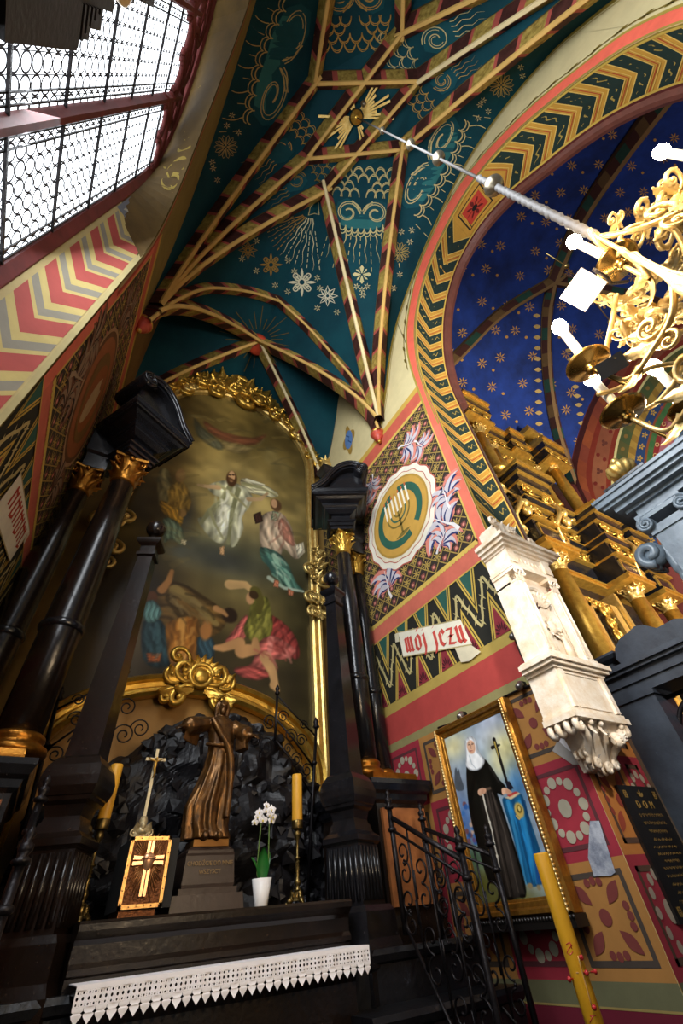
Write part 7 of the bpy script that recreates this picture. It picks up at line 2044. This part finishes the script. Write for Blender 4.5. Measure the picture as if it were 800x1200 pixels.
for (sp_, bp, k) in specs:
    b = at(*sp_, k); 
    tp = above(b, *bp)
    axis = tp-b; Lc = axis.length
    d = axis.normalized()
    if Lc > .42: tp = b+d*.42; Lc = .42
    Mx = Matrix.Translation(b) @ d.to_track_quat('Z','Y').to_matrix().to_4x4()
    mb = MB(); mb.lathe([(.012,-.06),(.03,-.045),(.02,-.03),(.035,-.012),(.085,.0),(.098,.012),(.094,.016),(.05,.008),(.022,.014),(.028,.03),(.02,.04)], n=28, M4=Mx); mb.build('drip_pan', chd, cd)
    mb = MB(); mb.lathe([(.021,.03),(.021,Lc-.06),(.016,Lc-.05)], n=18, M4=Mx); cn = mb.build('candle_tube', ivory, cd)
    mb = MB(); mb.lathe([(.012,Lc-.06),(.026,Lc-.03),(.036,Lc),(.032,Lc+.03),(.018,Lc+.055),(.004,Lc+.065)], n=16, M4=Mx); mb.build('bulb', bulbm, cd)
    # arm curling from the stem
    h = hub((b.z-H)/S-.02); r = (b-h); r.z = 0
    mid = h+r*.5-EZ*.16
    mb = MB(); P = catmull([h, h+r*.22-EZ*.12, mid, h+r*.85-EZ*.16, b-EZ*.03], 6); mb.tube(P, [.014-.005*i/len(P) for i in range(len(P))], 7)
    e1 = r.normalized()
    if sp_ != (724,308): scroll(mb, h+r*.25-EZ*.10, e1, EZ, r.length*.30, 1, .07); 
    if sp_ != (724,308): scroll(mb, h+r*.55-EZ*.17, -e1, EZ, r.length*.26, -1, .07)
    leaf(mb, h+r*.45-EZ*.15, e1+EZ*.5, EZ.cross(e1), .16, .07, .4); leaf(mb, h+r*.7-EZ*.16, e1-EZ*.6, EZ.cross(e1), .14, .06, .4)
    mb.build('arm', chg, cd)
    mb = MB(); mb.tube([P[-8], P[-6]-EZ*.05, b-EZ*.05], .008, 6); mb.build('arm_wire', chd, cd)
# leafy crown around the hub, as far as the photograph shows it
rnd = random.Random(6)
def cluster(px, py, k, size, n, seed):
    mb = MB(); p = at(px, py, k); out = (p-hub((p.z-H)/S)); out.z = 0; out = out.normalized() if out.length > .02 else Vector((-.6,-.8,0))
    nrm = (EYE-p).normalized(); e1 = (EZ*.4+out).normalized(); e2 = nrm.cross(e1).normalized()
    spray(mb, p, e1, e2, nrm, size, seed, n, spread=2*PI*.9)
    mb.build('leaf_cluster', chg, cd)
for i, (px, py, k, s_, n) in enumerate([(722,262,.55,.07,6),(752,262,.55,.11,7),(785,255,.52,.15,7),(712,352,.53,.07,6),(738,352,.53,.09,6),(760,330,.53,.10,7),(795,300,.54,.11,8),(745,372,.49,.11,7),(735,395,.48,.09,5),(765,395,.48,.10,7),(790,372,.49,.12,8),(800,330,.52,.11,7),(778,230,.52,.10,5),(795,225,.5,.11,5),(755,385,.47,.12,6),(770,360,.5,.13,7)]):
    cluster(px, py, k, s_, n, 100+i)
mb = MB()   # looping ribbons of the basket
for (L) in (((725,300),(730,272),(760,262),(790,270),(805,300)),((730,395),(752,372),(790,362),(812,370)),((745,395),(770,402),(800,388),(815,370)),((700,462),(725,455),(760,432),(800,425)),((722,485),(760,478),(785,455),(800,430)),((722,345),(718,372),(712,400),(706,428))):
    P = catmull([at(px, py, .49) for px, py in L], 6); mb.tube(P, .012, 7)
mb.build('basket_scroll', chg, cd)
for i, L in enumerate((((738,300),(760,318),(800,322)),((690,268),(700,285),(725,300)))):
    mb = MB(); mb.tube(catmull([at(px, py, .50) for px, py in L], 6), .016 if i == 0 else .010, 8); mb.build('branch', chg, cd)
# floodlights on the chandelier
fl_ = thing('floodlight', at(683,340,.49), 'lit square floodlight glaring among the chandelier arms', 'floodlight', 'floodlights on the chandelier')
c0 = at(683,340,.49); nr = (EYE-c0).normalized(); nr = (nr+Vector((.12,.05,-.05))).normalized(); up = (EZ-nr*EZ.dot(nr)).normalized(); sd = up.cross(nr)
mb = MB(); w, h_ = .070, .068
mb.hull8([c0-sd*w-up*h_, c0+sd*w-up*h_, c0+sd*w+up*h_, c0-sd*w+up*h_], [c0-sd*w*.7-up*h_*.7-nr*.09, c0+sd*w*.7-up*h_*.7-nr*.09, c0+sd*w*.7+up*h_*.7-nr*.09, c0-sd*w*.7+up*h_*.7-nr*.09]); mb.build('housing', mat('lamp_housing', '#c9ccd2', .35, .5), fl_)
mb = MB(); q = nr*.004; mb.add([c0-sd*w*.9-up*h_*.9+q, c0+sd*w*.9-up*h_*.9+q, c0+sd*w*.9+up*h_*.9+q, c0-sd*w*.9+up*h_*.9+q], [(0,1,2,3)]); mb.build('lens', mat('lit_lens', '#ffffff', .4, emit='#fff3e0', es=14.0), fl_)
mb = MB(); mb.tube([c0+sd*w*1.2+up*.02, c0+sd*(w*1.2)-up*.05, c0+sd*w+up*-.09-nr*.03, at(735,330,.50)], .008, 6); mb.build('bracket', M['iron'], fl_)
f2 = thing('floodlight', at(716,430,.48), 'unlit grey box floodlight hanging on a thin tube under the chandelier', 'floodlight', 'floodlights on the chandelier')
c0 = at(717,428,.45); nr = (EYE-c0).normalized(); u1 = (CR_*.85+CU_*.5).normalized(); u1 = (u1-nr*u1.dot(nr)).normalized(); u2 = nr.cross(u1)
mb = MB(); mb.hull8([c0-u1*.055-u2*.035+nr*.04, c0+u1*.05-u2*.035+nr*.04, c0+u1*.05+u2*.035+nr*.04, c0-u1*.055+u2*.035+nr*.04], [c0-u1*.055-u2*.035-nr*.04, c0+u1*.05-u2*.035-nr*.04, c0+u1*.05+u2*.035-nr*.04, c0-u1*.055+u2*.035-nr*.04]); mb.build('housing', mat('floodlight_grey', '#6a707a', .3, .4), f2)
mb = MB(); mb.tube(catmull([c0+u1*.05, at(738,421,.48), at(742,405,.48), at(752,370,.48)], 6), .007, 7); mb.build('tube', mat('steel_tube', '#b9a890', .3, .8), f2)
# hanging cord with beads
hc_ = thing('hanging_cord', U(.370,-.05,1.8), 'pale beaded cord from which the chandelier hangs', 'cord')
p0, p1 = U(.368,-.038,3.14), U(.372,-.066,.57)
rope = mat('pale_rope', '#6f6c6a', .6, 0, .25, 40); bead = mat('silvered_bead', '#8d8470', .3, .8)
mb = MB(); zs = U(0,0,1.02).z; pm_ = p1.lerp(p0, (zs-p1.z)/(p0.z-p1.z)); mb.tube([p0, pm_], .013, 7)
n = 60; P = [p1.lerp(pm_, k/n)+Vector((.004*math.sin(k*2.2), .004*math.cos(k*2.2), 0)) for k in range(n+1)]; mb.tube(P, [.02+.004*(k % 2) for k in range(n+1)], 8); mb.build('rope', rope, hc_)
for (px, py, r) in ((447,156,.05),(457,153,.0),(482,166,.06),(515,182,.065),(580,214,.07),(437,112,.06)):
    if r == 0: continue
    d = ray(px, py); 
    # nearest point on the cord line
    e = (p1-p0).normalized(); w0 = EYE-p0; a = d.dot(d); b_ = d.dot(e); dd = d.dot(w0); ee = e.dot(w0); den = a-b_*b_
    t = (a*ee-b_*dd)/den; q = p0+e*t
    if (px, py) == (437,112): q = p0+Vector((.0,-.26,.0))
    mb = MB(); mb.lathe([(.008,-r*1.25),(r*.4,-r*1.05),(r*.85,-r*.6),(r,0),(r*.85,r*.6),(r*.4,r*1.05),(.008,r*1.25)], q, 18); mb.build('bead', bead, hc_)
# thin chain crossing the nave vault
mb = MB(); P = [at(640,297,1.2), at(664,312,1.2), at(715,377,1.2), at(765,425,1.2), at(800,455,1.2)]
mb.tube(P, .006, 5)
for p in (P[1], P[2]): mb.sphere(p, .03, 10)
o = mb.build('suspension_chain'.replace('suspension_','thin_'), M['brass']); tag(o, 'thin chain with small balls crossing the starry blue vault', 'chain')

# ================================================================== LIGHT
w = bpy.data.worlds.new('World'); bpy.context.scene.world = w; w.use_nodes = True
w.node_tree.nodes['Background'].inputs[0].default_value = (.75,.85,1,1); w.node_tree.nodes['Background'].inputs[1].default_value = WORLD
def area(name, loc, tgt, sx_, sy_, power, col):
    l = bpy.data.lights.new(name, 'AREA'); l.shape = 'RECTANGLE'; l.size = sx_; l.size_y = sy_; l.energy = power; l.color = col
    o = bpy.data.objects.new(name, l); C.objects.link(o); o.location = loc; o.rotation_euler = (Vector(tgt)-Vector(loc)).to_track_quat('-Z','Y').to_euler(); return o
def spot(name, loc, tgt, power, deg, col, r=.4, blend=.6):
    l = bpy.data.lights.new(name, 'SPOT'); l.energy = power; l.color = col; l.spot_size = math.radians(deg); l.spot_blend = blend; l.shadow_soft_size = r
    o = bpy.data.objects.new(name, l); C.objects.link(o); o.location = loc; o.rotation_euler = (Vector(tgt)-Vector(loc)).to_track_quat('-Z','Y').to_euler(); return o
spot('nave_fill', U(2.3,-1.3,.3), U(2.3,.9,1.5), NAVE, 75, (1,.93,.82), 1.2)  # added spot that brightens the gilded altar, no visible source
spot('nave_fill', U(2.2,-.6,.0), U(2.3,.2,3.0), NAVE*.22, 80, (.9,.95,1), 1.2)  # added upward spot that brightens the blue vault, no visible source
spot('altar_warm_fill', U(.43,-.0,.27), U(.36,1.2,.20), WARM, 62, (1,.74,.45), .15)  # extra warm spot added for the altar, below the chandelier without a fixture
spot('monument_fill', U(.66,.06,.62), U(1.03,.53,.46), MONFILL, 62, (1,.95,.88), .1)  # added spot in mid-air that brightens the white monument, no fixture there
area('chapel_window_light', U(XW+.02,.03,1.2), U(1,.03,.95), 3.6, 7.5, WIN, (.90,.95,1))
def point(loc, p, col, r=.06):
    l = bpy.data.lights.new('bulb_light', 'POINT'); l.energy = p; l.color = col; l.shadow_soft_size = r; o = bpy.data.objects.new('bulb_light', l); C.objects.link(o); o.location = loc
for (px, py, k) in ((668,270,.50),(650,375,.49),(776,160,.48)): point(at(px, py, k-.03), BULB, (1,.72,.42))
sc = bpy.context.scene
sc.view_settings.view_transform = 'Standard'; sc.view_settings.look = 'None'; sc.view_settings.gamma = 1; sc.view_settings.exposure = EXPO; sc.view_settings.use_curve_mapping = False
sc.cycles.use_denoising = True; sc.cycles.max_bounces = 6; sc.cycles.diffuse_bounces = 3; sc.cycles.glossy_bounces = 3; sc.cycles.transmission_bounces = 2; sc.cycles.sample_clamp_indirect = 6; sc.cycles.caustics_reflective = False; sc.cycles.caustics_refractive = False
